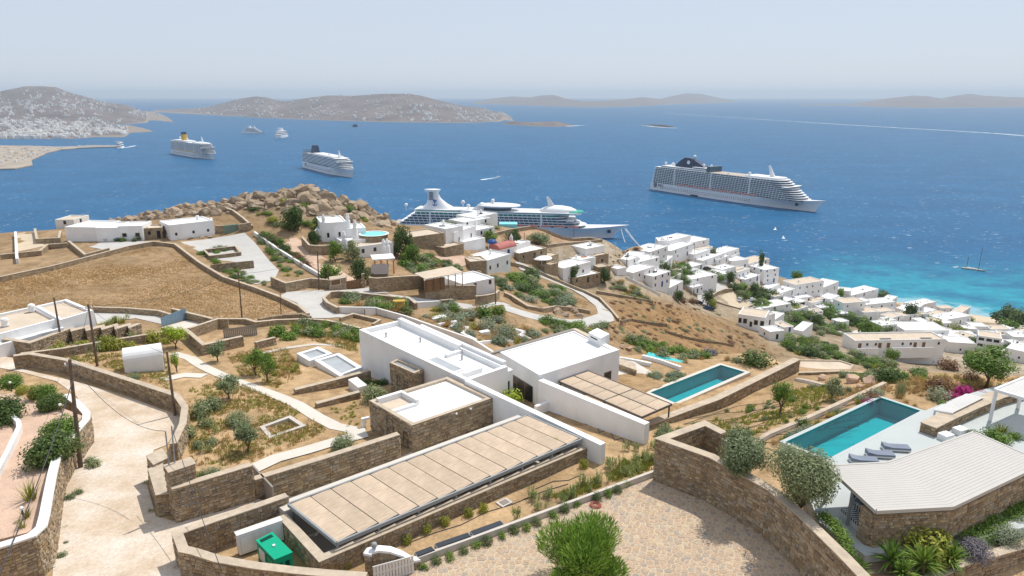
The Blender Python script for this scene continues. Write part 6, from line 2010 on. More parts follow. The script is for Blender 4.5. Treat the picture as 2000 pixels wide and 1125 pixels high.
# ================================================================= village by the bay
V = [ # facade left, facade right, roof line, depth, label, options
 ((1205, 538), (1223, 539), 530, 5, 'low flat hut with pale roof at the upper end of the village', dict(nw=1, side=0)),
 ((1227, 522), (1247, 524), 508, 7, 'rounded white house at the top edge of the village', dict(nw=1, door=False, chim=1)),
 ((1236, 549), (1277, 554), 533, 7, 'beige house with bare white roof at the upper end of the village', dict(wallm='white_old', nw=2, door=False)),
 ((1242, 525), (1287, 529), 514, 7, 'white house with roof pots behind the beige house', dict(nw=3, chim=1)),
 ((1268, 517), (1303, 507), 492, 9, 'white two-storey house with dark window pairs on its long side', dict(nw=3, ns=2, chim=2, door=False)),
 ((1275, 566), (1307, 575), 540, 7, 'tall white cube house with blue shutters facing the slope', dict(nw=3, ns=2, blue=True, chim=1)),
 ((1307, 576), (1333, 572), 562, 6, 'low white annexe beside the blue-shuttered cube house', dict(nw=1, side=1)),
 ((1284, 489), (1308, 490), 470, 8, 'white house with arched window at the top of the village', dict(nw=1, blue=True, chim=1)),
 ((1306, 488), (1348, 484), 470, 8, 'long white house on the village crest', dict(nw=3, chim=2)),
 ((1346, 494), (1384, 489), 474, 10, 'tall blank white house at the seaward end of the crest', dict(nw=2, ns=2, door=False, chim=1)),
 ((1309, 511), (1352, 503), 490, 8, 'white house with blue balcony in the middle of the village crest', dict(nw=2, ns=2, blue=True)),
 ((1354, 513), (1386, 505), 497, 7, 'low white row house below the crest', dict(nw=3)),
 ((1372, 521), (1413, 520), 509, 8, 'white house with dark garage and parked cars in front', dict(nw=3, chim=1)),
 ((1402, 509), (1442, 505), 497, 8, 'white house with terrace roof above the sea', dict(nw=3, chim=2)),
 ((1428, 527), (1460, 528), 510, 8, 'square white house beside the shrubs near the sea', dict(nw=2)),
 ((1336, 558), (1399, 563), 549, 10, 'wide flat-roofed white house beside the village lane', dict(nw=4, side=2)),
 ((1390, 550), (1426, 553), 541, 8, 'small white house half hidden by trees', dict(nw=2)),
 ((1322, 538), (1340, 540), 529, 5, 'small tan shed beside the magenta bougainvillea', dict(wallm='white_old', roof='roof_tan', nw=0, side=0)),
 ((1461, 524), (1501, 526), 515, 9, 'low tan-roofed house close to the water', dict(wallm='white_old', roof='roof_tan', nw=2)),
 ((1440, 634), (1492, 651), 613, 10, 'modern white house with tan roof and glass doors', dict(nw=5, roof='roof_tan', win=(1.4, 1.9))),
 ((1490, 554), (1518, 563), 527, 13, 'three-storey white house with blue balconies by the turquoise water', dict(nw=2, ns=3, blue=True, chim=2, side=3)),
 ((1500, 573), (1522, 570), 565, 6, 'small low white roof below the three-storey house', dict(nw=1, side=0)),
 ((1522, 584), (1551, 583), 573, 7, 'white house with roof terrace and chimney pots', dict(nw=2, chim=1)),
 ((1552, 581), (1605, 585), 556, 9, 'large white two-storey house with tan roof', dict(nw=4, ns=2, roof='roof_tan', chim=1, door=False)),
 ((1556, 592), (1585, 595), 582, 6, 'white terrace block in front of the large two-storey house', dict(nw=2)),
 ((1551, 605), (1574, 608), 592, 6, 'white garage with dark opening beside the road', dict(nw=1, win=(3.5, 1.9), door=False)),
 ((1605, 576), (1634, 584), 562, 9, 'grey-shaded white house beside the shore', dict(nw=2)),
 ((1632, 578), (1661, 583), 566, 8, 'small white house at the shoreline', dict(nw=1)),
 ((1662, 585), (1712, 592), 577, 9, 'long low white house among shore trees', dict(nw=3, chim=1)),
 ((1645, 615), (1686, 622), 592, 8, 'white house with outside staircase beside the round pool', dict(nw=2, ns=2, roof='roof_tan', door=False)),
 ((1685, 627), (1714, 632), 610, 8, 'white cube house with tan roof right of the staircase house', dict(nw=1, roof='roof_tan')),
 ((1690, 606), (1746, 611), 595, 9, 'low white house behind the staircase house', dict(nw=3)),
 ((1717, 620), (1746, 624), 609, 6, 'small pale house beside the curved ramp', dict(wallm='white_old', roof='roof_tan', nw=1)),
 ((1483, 613), (1542, 622), 603, 8, 'long white house with courtyard below the village road', dict(nw=3, chim=1)),
 ((1478, 642), (1511, 645), 622, 8, 'white house with tan roof at the edge of the dry slope', dict(nw=2, roof='roof_tan')),
 ((1508, 637), (1530, 634), 628, 5, 'small white domed outbuilding beside the dry slope', dict(nw=0, side=0)),
 ((1502, 664), (1530, 668), 648, 6, 'low white corner house below the courtyard', dict(nw=1)),
 ((1567, 657), (1585, 656), 647, 4, 'tiny white box hut among green shrubs', dict(nw=1, side=0)),
 ((1755, 605), (1768, 608), 595, 6, 'narrow white house beside the palm tree', dict(nw=1, side=0)),
 ((1785, 611), (1824, 615), 597, 8, 'white beach house with dark doors', dict(nw=3, chim=1)),
 ((1838, 610), (1862, 612), 602, 7, 'white beach bar roof on the sand', dict(nw=2, roof='roof_tan')),
 ((1842, 638), (1892, 643), 625, 9, 'white guest house with cluttered roof near the beach', dict(nw=4, chim=2)),
 ((1765, 658), (1850, 668), 645, 13, 'sprawling white flat-roofed building with bare pale roof', dict(nw=3, door=False)),
 ((1850, 687), (1902, 692), 668, 9, 'pinkish white blank building below the sprawling white roof', dict(wallm='white_old', nw=1, door=False, side=0)),
 ((1858, 664), (1906, 669), 653, 7, 'long white roof block behind the pinkish building', dict(nw=2, side=0)),
 ((1906, 680), (1952, 686), 655, 9, 'white house with shaded balconies and brown fence', dict(nw=3, ns=2, win=(2.2, 1.4), roof='roof_tan', door=False)),
 ((1960, 704), (2016, 711), 679, 10, 'blank white building at the right edge behind a dark car', dict(nw=1, door=False, side=0)),
 ((1948, 668), (1972, 671), 653, 7, 'white house with tan roof right of the balcony house', dict(nw=1, roof='roof_tan', chim=1)),
 ((1974, 674), (2016, 678), 657, 8, 'white stepped house at the right edge of the village', dict(nw=2, chim=2)),
 ((1897, 650), (1928, 654), 637, 7, 'small white house left of the shore trees', dict(nw=2)),
 ((1934, 656), (1972, 660), 643, 7, 'tan-roofed white house in front of the shore trees', dict(nw=2, roof='roof_tan', chim=1)),
]
for A, B, yt, dp, lab, kw in V:
 house(A, B, yt, dp, lab, **kw)
rv = random.Random(8)
for lab, pts in (('small white house squeezed between the crest houses of the village', [(1258, 512), (1295, 500), (1322, 497), (1340, 506), (1366, 500)]), ('small white house among trees beside the village lane', [(1305, 555), (1352, 575), (1410, 540), (1440, 545), (1455, 556)]),
     ('small white outbuilding in the lower village gardens', [(1532, 600), (1585, 604), (1600, 612), (1620, 596), (1530, 650), (1668, 604)]), ('small white house near the beach', [(1730, 604), (1770, 616), (1800, 622), (1830, 628), (1815, 640), (1870, 626), (1880, 655), (1925, 664), (1985, 688), (1990, 660), (1935, 695)]), ('low white terrace block in front of the beach houses', [(1720, 648), (1745, 646), (1790, 650), (1830, 672), (1880, 672)])):
 for x, y in pts:
  w = rv.uniform(16, 30)
  h_ = house((x, y), (x + w, y + rv.uniform(-2, 4)), y - rv.uniform(9, 14), rv.uniform(5, 8), lab, nw=rv.choice([1, 2, 3]), roof=rv.choice(['roof_white', 'roof_white', 'roof_tan']), blue=rv.random() < .35, chim=rv.choice([0, 1]))
  h_['group'] = lab + 's'
used = [at(*v[0]) for v in V]
for lab, poly, cnt in (('little white house in the upper village', [(1225, 512), (1290, 482), (1380, 492), (1450, 515), (1430, 545), (1340, 548), (1280, 545)], 12), ('little white house on the slope of the lower village', [(1480, 575), (1560, 585), (1640, 600), (1700, 630), (1640, 640), (1540, 625)], 14), ('little white house between the beach buildings', [(1700, 600), (1800, 612), (1900, 640), (2000, 660), (2010, 690), (1900, 690), (1800, 650), (1720, 635)], 22)):
 k = 0
 for _ in range(600):
  x, y = rv.uniform(min(p[0] for p in poly), max(p[0] for p in poly)), rv.uniform(min(p[1] for p in poly), max(p[1] for p in poly))
  if not in_poly([(x, y)], poly)[0]: continue
  p = at(x, y)
  if any((p - q).length < 8.5 for q in used): continue
  used.append(p); w = rv.uniform(13, 24); k += 1
  h_ = house((x, y), (x + w, y + rv.uniform(-1, 4)), y - rv.uniform(8, 12), rv.uniform(4.5, 7), lab, nw=rv.choice([1, 2]), roof=rv.choice(['roof_white', 'roof_white', 'roof_tan']), blue=rv.random() < .3, chim=rv.choice([0, 0, 1]))
  h_['group'] = lab + 's'
  if k >= cnt: break
# long terrace building with brown doors
a, b = at(1667, 686), at(1838, 713)
LBH = thing('terrace_house', 'long white single-storey building with brown doors and small windows', 'house', a)
u2 = (b - a).to_2d(); LL = u2.length; u2.normalize(); n2 = Vector((-u2.y, u2.x))
if n2.y < 0: n2 = -n2
d = ray(1667, 665); zt = CAM_Z + d[2] * a.y / d[1]; zt = max(zt, b.z + 3.2)
pol = [a.to_2d(), b.to_2d(), b.to_2d() + n2 * 9, a.to_2d() + n2 * 9]
MB().prism(pol, min(a.z, b.z) - 4, zt - .01, top=False).build('wall', 'white', LBH)
parapet_roof(LBH, pol, zt - .45, zt, .35, roof='roof_tan')
zf = zt - 3.4
for i, (u, kd) in enumerate(((.06, 'd'), (.14, 'w'), (.235, 'w'), (.28, 'd'), (.375, 'd'), (.53, 'w'), (.62, 'w'), (.67, 'd'), (.765, 'd'), (.93, 'w'))):
 w = (1.3 if kd == 'd' else .9) / LL
 opening(LBH, a, b, u - w / 2, u + w / 2, zf + (.1 if kd == 'd' else 1.1), zf + 2.2, 'door' if kd == 'd' else 'window', 'wood' if kd == 'd' else 'glass_dark', 'wood' if kd == 'd' else 'metal_taupe', .05)
for u, v in ((.33, .25), (.37, .25), (.41, .25), (.78, .25), (.82, .25), (.86, .25)):
 p = pol[0].lerp(pol[1], u) + n2 * 9 * v
 MB().box((p.x, p.y, zt - .449), (1.4, 1.0, .2), math.atan2(u2.y, u2.x)).build('skylight', 'solar', LBH)
for u0, u1 in ((.0, .24), (.38, .84)):
 p0, p1 = pol[0].lerp(pol[1], u0) - n2 * 2.2, pol[0].lerp(pol[1], u1) - n2 * 2.2
 MB().prism([p0, p1, p1 + n2 * .25, p0 + n2 * .25], zf - 3.5, zf + .9).build('terrace_parapet', 'white', LBH)
 MB().prism([p0 + n2 * .25, p1 + n2 * .25, p1 + n2 * 2.2, p0 + n2 * 2.2], zf - 3.5, zf).build('terrace_floor', 'roof_tan', LBH)
# village pool
p = at(1631, 605, .8)
r_ = thing('round_pool', 'round turquoise pool on a white terrace in the village', 'pool', p)
el = [Vector((p.x + 3.6 * math.cos(i * .3142), p.y + 3.4 * math.sin(i * .3142), 0)) for i in range(20)]
MB().prism([Vector((p.x - 8, p.y - 5, 0)), Vector((p.x + 5, p.y - 5, 0)), Vector((p.x + 5, p.y + 12, 0)), Vector((p.x - 5, p.y + 12, 0))], p.z - 4, p.z - .1).build('terrace', 'white', r_)
MB().prism(grow(el, .4), p.z - .1 + .003, p.z - .02).build('rim', 'roof_white', r_)
MB().prism(el, p.z - .1, p.z + .02).build('water', 'pool_tile_light', r_)
# cars
def car_mesh():
 prof = [(-2.1, .35), (-2.1, .8), (-1.9, .95), (-1.25, 1.0), (-.75, 1.45), (.7, 1.45), (1.35, .98), (2.0, .85), (2.1, .6), (2.1, .35)]
 body = MB(); n = len(prof)
 vs_ = []
 for s in (-1, 1):
  for x, z in prof:
   vs_.append((x, s * (.86 - (.14 if z > 1.1 else 0)), z))
 body.add(vs_, [(i, i + 1, n + i + 1, n + i) for i in range(n - 1)] + [tuple(range(n)), tuple(range(2 * n - 1, n - 1, -1)), (n - 1, 0, n, 2 * n - 1)])
 gl = MB()
 for s in (-1, 1):
  gl.add([(-1.1, s * .83, 1.03), (-.72, s * .735, 1.4), (.66, s * .735, 1.4), (1.2, s * .83, 1.03)], [(0, 1, 2, 3)])
 gl.add([(1.32, -.72, 1.02), (1.32, .72, 1.02), (.76, .66, 1.42), (.76, -.66, 1.42)], [(0, 1, 2, 3)])
 gl.add([(-1.27, -.72, 1.04), (-1.27, .72, 1.04), (-.82, .66, 1.42), (-.82, -.66, 1.42)], [(0, 1, 2, 3)])
 wh = MB()
 wh.tube([(0, -.1, 0), (0, .1, 0)], .33, 12)
 return body, gl, wh
cb, cg, cwheel = car_mesh()
wheel_me = cwheel.mesh('wheel', mat('tyre', (.02, .02, .02), rough=.9))
glass_me = cg.mesh('window_glass', 'glass_dark')
for nm, c in (('car_black', (.015, .016, .02)), ('car_white', (.75, .75, .75)), ('car_silver', (.45, .47, .5)), ('car_grey', (.10, .11, .13)), ('car_navy', (.02, .04, .10))):
 mat(nm, c, rough=.3, var=.02, spec=.5)
for x, y, rz, m, lab in ((1362, 594, .3, 'car_black', 'black car parked under the rust-coloured bushes'), (1384, 605, .1, 'car_navy', 'dark blue car below the yellow-green bush'), (1444, 588, 1.1, 'car_silver', 'silver car parked on the dry lot, one nearer the stone wall'),
       (1467, 588, .2, 'car_white', 'white car parked on the dry lot beside the road'), (1380, 527, .1, 'car_black', 'black car outside the white garage house'), (1425, 534, .2, 'car_silver', 'silver car beside the village road near the sea'),
       (1348, 521, .9, 'car_white', 'white car at the foot of the crest houses'), (1513, 596, 1.4, 'car_grey', 'grey car on the road below the three-storey house'), (1552, 627, .1, 'car_white', 'white car in the courtyard by pink flowers'),
       (1804, 624, .1, 'car_navy', 'dark van parked near the beach house'), (1968, 704, .1, 'car_black', 'black car beside the blank white building'), (1490, 603, .4, 'car_black', 'dark car at the edge of the village road')):
 p = at(x, y, .15)
 r_ = thing('parked_car', lab, 'car', p, 'cars parked in the village')
 bm_ = cb.mesh('body', m)
 inst('body', bm_, p, rz, 1.05, r_)
 inst('window_glass', glass_me, p, rz, 1.05, r_)
 for wx in (-1.3, 1.3):
  for wy in (-.8, .8):
   q = p + Vector((math.cos(rz) * wx - math.sin(rz) * wy, math.sin(rz) * wx + math.cos(rz) * wy, .34))
   inst('wheel', wheel_me, q, rz, 1, r_)
q = plan([(1559, 702), (1640, 703), (1668, 712), (1660, 722), (1560, 724)], 34.2)
r_ = thing('vaulted_outbuilding', 'pale low outbuilding with tan roof just behind the pool terrace wall', 'outbuilding', (q[0].x, q[0].y, zz(37)))
MB().prism(q, zz(40), zz(34.2), top=False).build('wall', 'white_old', r_)
parapet_roof(r_, q, zz(34.35), zz(34.2), .25, 'cap', roof='roof_tan')
# ================================================================= boulders
def rock_mesh(seed, m='boulder', sub=3, flat=.75):
 r = random.Random(seed)
 bm = bmesh.new()
 bmesh.ops.create_icosphere(bm, subdivisions=sub, radius=1.0)
 o = Vector((r.uniform(0, 50), r.uniform(0, 50), r.uniform(0, 50)))
 cuts = [(Vector((r.gauss(0, 1), r.gauss(0, 1), r.gauss(0, .7))).normalized(), r.uniform(.42, .72)) for _ in range(12)]
 for v in bm.verts:
  p = v.co.copy()
  for n, d in cuts:                     # flat fracture faces
   k = p.dot(n)
   if k > d: p -= n * (k - d) * .97
  p *= 1 + .15 * noise.fractal(v.co * 1.6 + o, 1.0, 2.0, 4) + .05 * noise.noise(v.co * 5 + o)
  v.co = Vector((p.x, p.y, p.z * flat))
 me = bpy.data.meshes.new('boulder')
 bm.to_mesh(me); bm.free()
 me.materials.append(MATS[m])
 return me
RK = [rock_mesh(s) for s in range(9)]
mat('pink_rock', (.50, .34, .24), var=.15, vs=.8, bump=.6)
RKP = [rock_mesh(40 + s, 'pink_rock') for s in range(3)]
def boulder(px, py, wpx, lab, group, me, fl=1.0, dz=None, pt=None):
 p = pt or at(px, py)
 s = wpx / 2 * tscale(p, px, py)
 s *= 1.25
 return inst('boulder', me, (p.x, p.y, p.z + s * (.12 if dz is None else dz)), 0, (s, s * random.uniform(.7, 1.1), s * random.uniform(.7, 1.05) * fl), None, lab, 'boulder', group, rot=(random.uniform(-.5, .5), random.uniform(-.5, .5), random.uniform(0, 6.28)))
r = random.Random(21)
ROCKS = [  # big named ones
 (585, 376, 52), (612, 380, 46), (555, 378, 44), (640, 392, 42), (668, 398, 48), (700, 408, 50), (728, 420, 44), (752, 432, 36), (690, 392, 30), (600, 395, 46), (630, 410, 50), (660, 418, 46), (575, 398, 40), (540, 390, 38), (515, 388, 40), (490, 390, 42),
 (468, 394, 36), (710, 425, 40), (740, 442, 30), (680, 430, 36), (650, 402, 34), (615, 400, 34), (590, 412, 32), (570, 385, 40), (530, 400, 36), (500, 402, 34)]
for x, y, w in ROCKS:
 boulder(x, y, w * .82, 'large weathered tan boulder ' + ('at the left foot of the rocky outcrop' if x < 520 else 'at the top of the rocky outcrop' if y < 393 and x < 640 else 'on the slope of the rocky outcrop' if x < 680 else 'on the seaward end of the rocky outcrop'), 'large boulders of the rocky outcrop', r.choice(RK), 1.0)
REG = [([(470, 384), (545, 372), (610, 366), (690, 388), (740, 404), (772, 440), (740, 446), (690, 436), (610, 424), (500, 408)], 250, 7, 26), ([(190, 440), (260, 414), (345, 404), (470, 388), (500, 405), (440, 420), (330, 424), (230, 440)], 120, 8, 24)]
rub = MB(); RKS = [rock_mesh(70 + s, sub=2) for s in range(4)]
for poly, cnt, w0, w1 in REG:
 k = 0
 while k < cnt:
  x = r.uniform(min(p[0] for p in poly), max(p[0] for p in poly)); y = r.uniform(min(p[1] for p in poly), max(p[1] for p in poly))
  if not in_poly([(x, y)], poly)[0]: continue
  w = r.uniform(w0, w1) * (1.25 if r.random() < .2 else .85)
  if w < 14:                          # rubble between the boulders
   p = at(x, y); q = w / 2 * tscale(p, x, y); me = r.choice(RKS); b_ = r.uniform(0, 6.28)
   rub.add([(p.x + q * (v.co.x * math.cos(b_) - v.co.y * math.sin(b_)), p.y + q * (v.co.x * math.sin(b_) + v.co.y * math.cos(b_)), p.z + q * (v.co.z + .1)) for v in me.vertices], [tuple(f.vertices) for f in me.polygons])
   k += 1; continue
  boulder(x, y, w, ('small' if w < 19 else 'mid-sized') + ' tan boulder ' + ('behind the ridge houses' if x < 360 else 'above the ridge yard gate' if x < 480 else 'on the left flank of the rocky outcrop' if x < 560 else 'on the middle of the rocky outcrop' if x < 650 else 'on the seaward end of the rocky outcrop'), 'boulders of the rocky crest', r.choice(RK))
  k += 1
rub.build('rock_rubble', 'boulder')['kind'] = 'stuff'
for x, y, w in ((1090, 612, 26), (1105, 618, 24), (1120, 610, 22), (1130, 620, 20), (1075, 618, 18), (1110, 605, 20), (935, 535, 16), (945, 540, 14), (870, 545, 16)):
 boulder(x, y, w, 'brown outcrop boulder beside the bend of the winding track', 'boulders beside the track', r.choice(RK))
for x, y, w, lab in ((1663, 748, 44, 'large pinkish boulder in the dry garden, biggest of the group'), (1697, 748, 34, 'pinkish rounded boulder right of the biggest garden boulder'), (1605, 742, 26, 'smaller pinkish boulder left of the biggest garden boulder'), (1680, 757, 16, 'small pinkish stone in front of the garden boulders'), (1228, 683, 18, 'pink rock among shrubs above the terrace'), (1216, 680, 14, 'small pink rock beside the white block in the shrubs')):
 boulder(x, y, w, lab, None, r.choice(RKP), .9)
for x, y in ((345, 462), (370, 462), (395, 460), (410, 458)):
 boulder(x, y + 5, 14, 'low flat rock along the front of the ridge house', 'rocks along the ridge house', r.choice(RK), .5)
# ================================================================= planting
TONE = {'leaf_olive': 'olive-grey ', 'leaf_green': 'fresh green ', 'leaf_dark': 'dark green ', 'leaf_grey': 'silvery ', 'leaf_yellow': 'yellow-green ', 'leaf_straw': 'straw-coloured ', 'leaf_rust': 'rusty '}
def scatter(poly, n, wr, meshes, name, lab, cat, group, hz=(1, 1), seed=1, mind=0.0, dz=-.05, pl_h=None):
 rr_ = random.Random(seed)
 xs = [p[0] for p in poly]; ys = [p[1] for p in poly]
 k = 0; tries = 0
 while k < n and tries < n * 60:
  tries += 1
  x, y = rr_.uniform(min(xs), max(xs)), rr_.uniform(min(ys), max(ys))
  if not in_poly([(x, y)], poly)[0]: continue
  p = pl(x, y, pl_h) if pl_h else None
  me = rr_.choice(meshes); w = rr_.uniform(*wr)
  l2 = ('small ' if w < wr[0] + (wr[1] - wr[0]) * .4 else 'larger ') + TONE.get(me.materials[0].name, '') + lab
  plant(x, y, w * 1.15, me, name, l2, cat, group, hz=rr_.uniform(*hz), dz=dz, pt=p)
  k += 1
bushes = lambda m, **k: [bush_mesh((i, str(sorted(k.items()))), m, seed=10 + i, **k) for i in range(3)]
B_ol, B_gr, B_dk, B_gy, B_ye, B_ru, B_li, B_mg, B_br = [bushes(m) for m in ('leaf_olive', 'leaf_green', 'leaf_dark', 'leaf_grey', 'leaf_yellow', 'leaf_rust', 'leaf_lilac', 'leaf_magenta', 'leaf_bright')]
B_st = [blade_mesh(('st', i), 'leaf_straw', n=90, seed=20 + i, lean=.75, w=.035, spread=.35) for i in range(3)]
B_gs = [blade_mesh(('gs', i), 'leaf_yellow', n=80, seed=30 + i, lean=.7, w=.035, spread=.35) for i in range(2)]
RD = [reed_mesh(i, seed=3 + i) for i in range(3)]
ball = lambda m: [bush_mesh(('ball', i), m, n=620, seed=50 + i, nl=2, spread=.1, rad=.85, ln=.13, wd=.07, zs=.95) for i in range(2)]
BL_gy, BL_gr, BL_dk = ball('leaf_grey'), ball('leaf_green'), ball('leaf_dark')
# near trees
tree(1132, 1165, 176, 114, 'leaf_fresh', 'dense bright green round tree standing on the paved court', trunk=.22, seed=77, n=17000, leaf=(.17, .016), nl=7, pt=pl(1132, 1150, 28.95), up=1.2)
tree(1446, 930, 112, 92, 'leaf_olive', 'silvery olive tree behind the court wall, smaller of the two', name='olive_tree', trunk=.15, seed=72, n=11000, leaf=(.085, .032), pt=pl(1446, 938, 26.7), nl=12)
tree(1582, 1010, 136, 122, 'leaf_olive', 'larger olive tree leaning over the court wall beside the pool deck', name='olive_tree', trunk=.26, seed=73, n=14000, leaf=(.075, .028), pt=pl(1556, 1000, 26.4), nl=12, lean=.3)
tree(1924, 757, 92, 74, 'leaf_green', 'spreading tree behind the bougainvillea in the upper garden', trunk=.42, seed=74, n=6000, leaf=(.10, .045), nl=11)
for x, y, w, h, m, lab in ((343, 681, 50, 42, 'leaf_bright', 'bright green young tree beside the angled stone wall'), (425, 706, 38, 38, 'leaf_olive', 'small grey-green tree beside the forecourt wall'), (500, 733, 44, 50, 'leaf_green', 'leaning young green tree left of the garden path steps, one nearer the forecourt'), (523, 745, 36, 52, 'leaf_green', 'leaning young green tree left of the garden path steps, one nearer the villa'),
      (447, 780, 50, 44, 'leaf_olive', 'small round olive tree in the dry garden above the path'), (484, 884, 52, 62, 'leaf_olive', 'dark round olive tree in front of the sunken glazed frame'), (346, 728, 18, 38, 'leaf_bright', 'slender bright sapling beside the shed path'), (1524, 808, 40, 62, 'leaf_green', 'young tree with sparse green leaves in the dry garden beside the pool wall'), (1624, 782, 36, 46, 'leaf_olive', 'thin bare-branched sapling in front of the pink boulders'), (1090, 897, 28, 40, 'leaf_yellow', 'small sapling beside the end of the spine wall')):
 tree(x, y, w, h, m, lab, name='young_tree', trunk=.36, seed=int(x) % 90 + 5, n=1700, leaf=(.15, .065), nl=8, multi=4)
for x, y, w, m, lab in ((470, 822, 52, 'leaf_olive', 'loose grey-green olive shrub above the dark round olive tree'), (728, 775, 62, 'leaf_olive', 'olive bush between the stone wing and the tower of the villa'), (672, 872, 58, 'leaf_olive', 'silvery bush at the end of the tall shelter wall'), (415, 925, 42, 'leaf_olive', 'small olive bush behind the stone entrance wall'), (392, 925, 26, 'leaf_green', 'low green bush behind the entrance wall cabinet'), (262, 733, 26, 'leaf_olive', 'leaning grey shrub in front of the vaulted shed')):
 plant(x, y + 8, w, bush_mesh((lab[:9], 1), m, n=2600, seed=len(lab), ln=.12, wd=.04, zs=.95), 'olive_bush', lab, 'bush', hz=1.0)
plant(1010, 792, 48, B_br[0], 'court_tree', 'vivid lime-green bush in the inner court of the villa', 'bush', hz=1.2, pt=pl(1000, 788, 31.2))
# terrace bushes at the left edge
for x, y, w, m, lab in ((8, 822, 74, B_dk, 'big dark green bush cut by the left edge of the picture'), (20, 757, 46, B_gr, 'rounded green bush behind the terrace lamp'), (90, 776, 48, B_gr, 'round green bush at the head of the pink terrace'), (107, 797, 50, B_dk, 'dark green bush next to the lane wall end'), (105, 898, 92, B_dk, 'largest dark green bush beside the nearest utility pole'), (120, 850, 60, B_gr, 'green bush above the largest terrace bush'), (45, 768, 26, B_ye, 'small yellowish bush beside the terrace lamp')):
 plant(x, y, w * 1.1, bush_mesh((lab[:12], 3), m[0].materials[0].name, n=3600, seed=len(lab), ln=.10, wd=.055), 'terrace_bush', lab, 'bush', hz=1.15, pt=pl(x, y, 27.5))
for x, y, w in ((60, 975, 42), (52, 1010, 26), (44, 1030, 22), (66, 780, 30)):
 plant(x, y, w * 1.1, B_gs[0] if x != 66 else B_st[0], 'grass_clump', 'clump of dry tall grass growing along the terrace wall', 'grass', 'dry grass on the pink terrace', hz=1.5, pt=pl(x, y, 27.5), base_r=.8)
for x, y, w in ((178, 912, 34), (172, 902, 22), (150, 965, 22), (138, 975, 24), (127, 1030, 14), (122, 1085, 22), (130, 1060, 12), (285, 945, 20), (295, 1000, 20), (345, 1110, 16), (370, 1105, 18)):
 plant(x, y, w, B_gs[1] if x % 2 else B_ol[0], 'weed_clump', 'weeds sprouting along the edge of the lane', 'weed', 'weeds along the lane', hz=.9)
# row of round shrubs along the court kerb
for i, (x, y) in enumerate(((828, 1110), (852, 1100), (880, 1091), (906, 1080), (932, 1069), (952, 1062), (980, 1050), (1005, 1040), (1027, 1034), (1048, 1025), (1080, 1010), (1102, 999), (1125, 989), (1165, 976), (1187, 968), (1206, 961), (1222, 949))):
 plant(x, y, 23 + (i % 3) * 2, BL_dk[0] if i % 2 else bush_mesh(('kb', i % 2), 'leaf_green', n=420, seed=8), 'kerb_shrub', 'small round green shrub in the row along the court kerb', 'shrub', 'shrubs along the court kerb', hz=1.1, pt=pl(x, y, 28.97))
scatter([(990, 985), (1080, 955), (1190, 905), (1285, 905), (1270, 925), (1130, 975), (1010, 1018)], 46, (20, 34), RD, 'reed_clump', 'tall green reed clump in the planted strip above the court kerb', 'reed', 'reeds in the strip above the court', hz=(1.2, 1.9), seed=4)
scatter([(1215, 880), (1285, 870), (1290, 905), (1240, 905)], 14, (20, 30), RD, 'reed_clump', 'reed clump between the white wall end and the court wall', 'reed', 'reeds by the white wall end', hz=(1.2, 1.7), seed=5)
for i, (x, y) in enumerate(((677, 1110), (712, 1090), (762, 1066), (795, 1060), (835, 1040), (870, 1026), (915, 1010), (945, 1000), (650, 1098), (1140, 915))):
 plant(x, y, 22, B_ye[i % 3], 'strip_sapling', 'young leafy sapling in the planted strip in front of the reed shelter', 'sapling', 'saplings in front of the reed shelter', hz=1.7)
scatter([(375, 800), (420, 790), (430, 860), (390, 905), (360, 870)], 16, (20, 38), RD + B_ol, 'reed_clump', 'reed clump behind the bend of the lane wall', 'reed', 'reeds behind the lane wall', hz=(1., 1.6), seed=6)
scatter([(80, 690), (250, 668), (330, 655), (340, 668), (250, 690), (120, 700)], 22, (20, 36), RD + B_ye, 'reed_clump', 'reed clump below the low wall above the vaulted shed', 'reed', 'reeds above the vaulted shed', hz=(.9, 1.5), seed=7)
scatter([(185, 640), (250, 622), (262, 628), (200, 640)], 10, (18, 26), RD + B_gs, 'grass_clump', 'grasses in the bed behind the stepped wall', 'grass', 'grasses behind the stepped wall', hz=(1, 1.3), seed=8)
scatter([(520, 655), (560, 640), (660, 635), (700, 655), (700, 670), (600, 655), (530, 672)], 34, (16, 34), B_gr + B_ol + B_gs, 'garden_shrub', 'shrub along the wall at the top of the dry garden', 'shrub', 'shrubs at the top of the dry garden', hz=(.8, 1.2), seed=9)
scatter([(520, 690), (580, 700), (600, 730), (560, 750), (510, 755)], 18, (12, 24), B_gs + B_st, 'grass_clump', 'grass clump in the garden west of the box skylights', 'grass', 'grass clumps west of the skylights', hz=(.8, 1.3), seed=10)
scatter([(640, 800), (700, 785), (715, 830), (680, 835)], 40, (7, 11), B_gs, 'lavender_plug', 'planted tuft in rows in front of the stone wing', 'plant', 'planted tufts before the stone wing', hz=(.8, 1.1), seed=11)
scatter([(700, 735), (750, 750), (750, 765), (715, 765)], 16, (12, 22), B_dk + B_gr, 'bed_shrub', 'shrub in the bed under the tower of the villa', 'shrub', 'shrubs under the tower', hz=(.7, 1), seed=12)
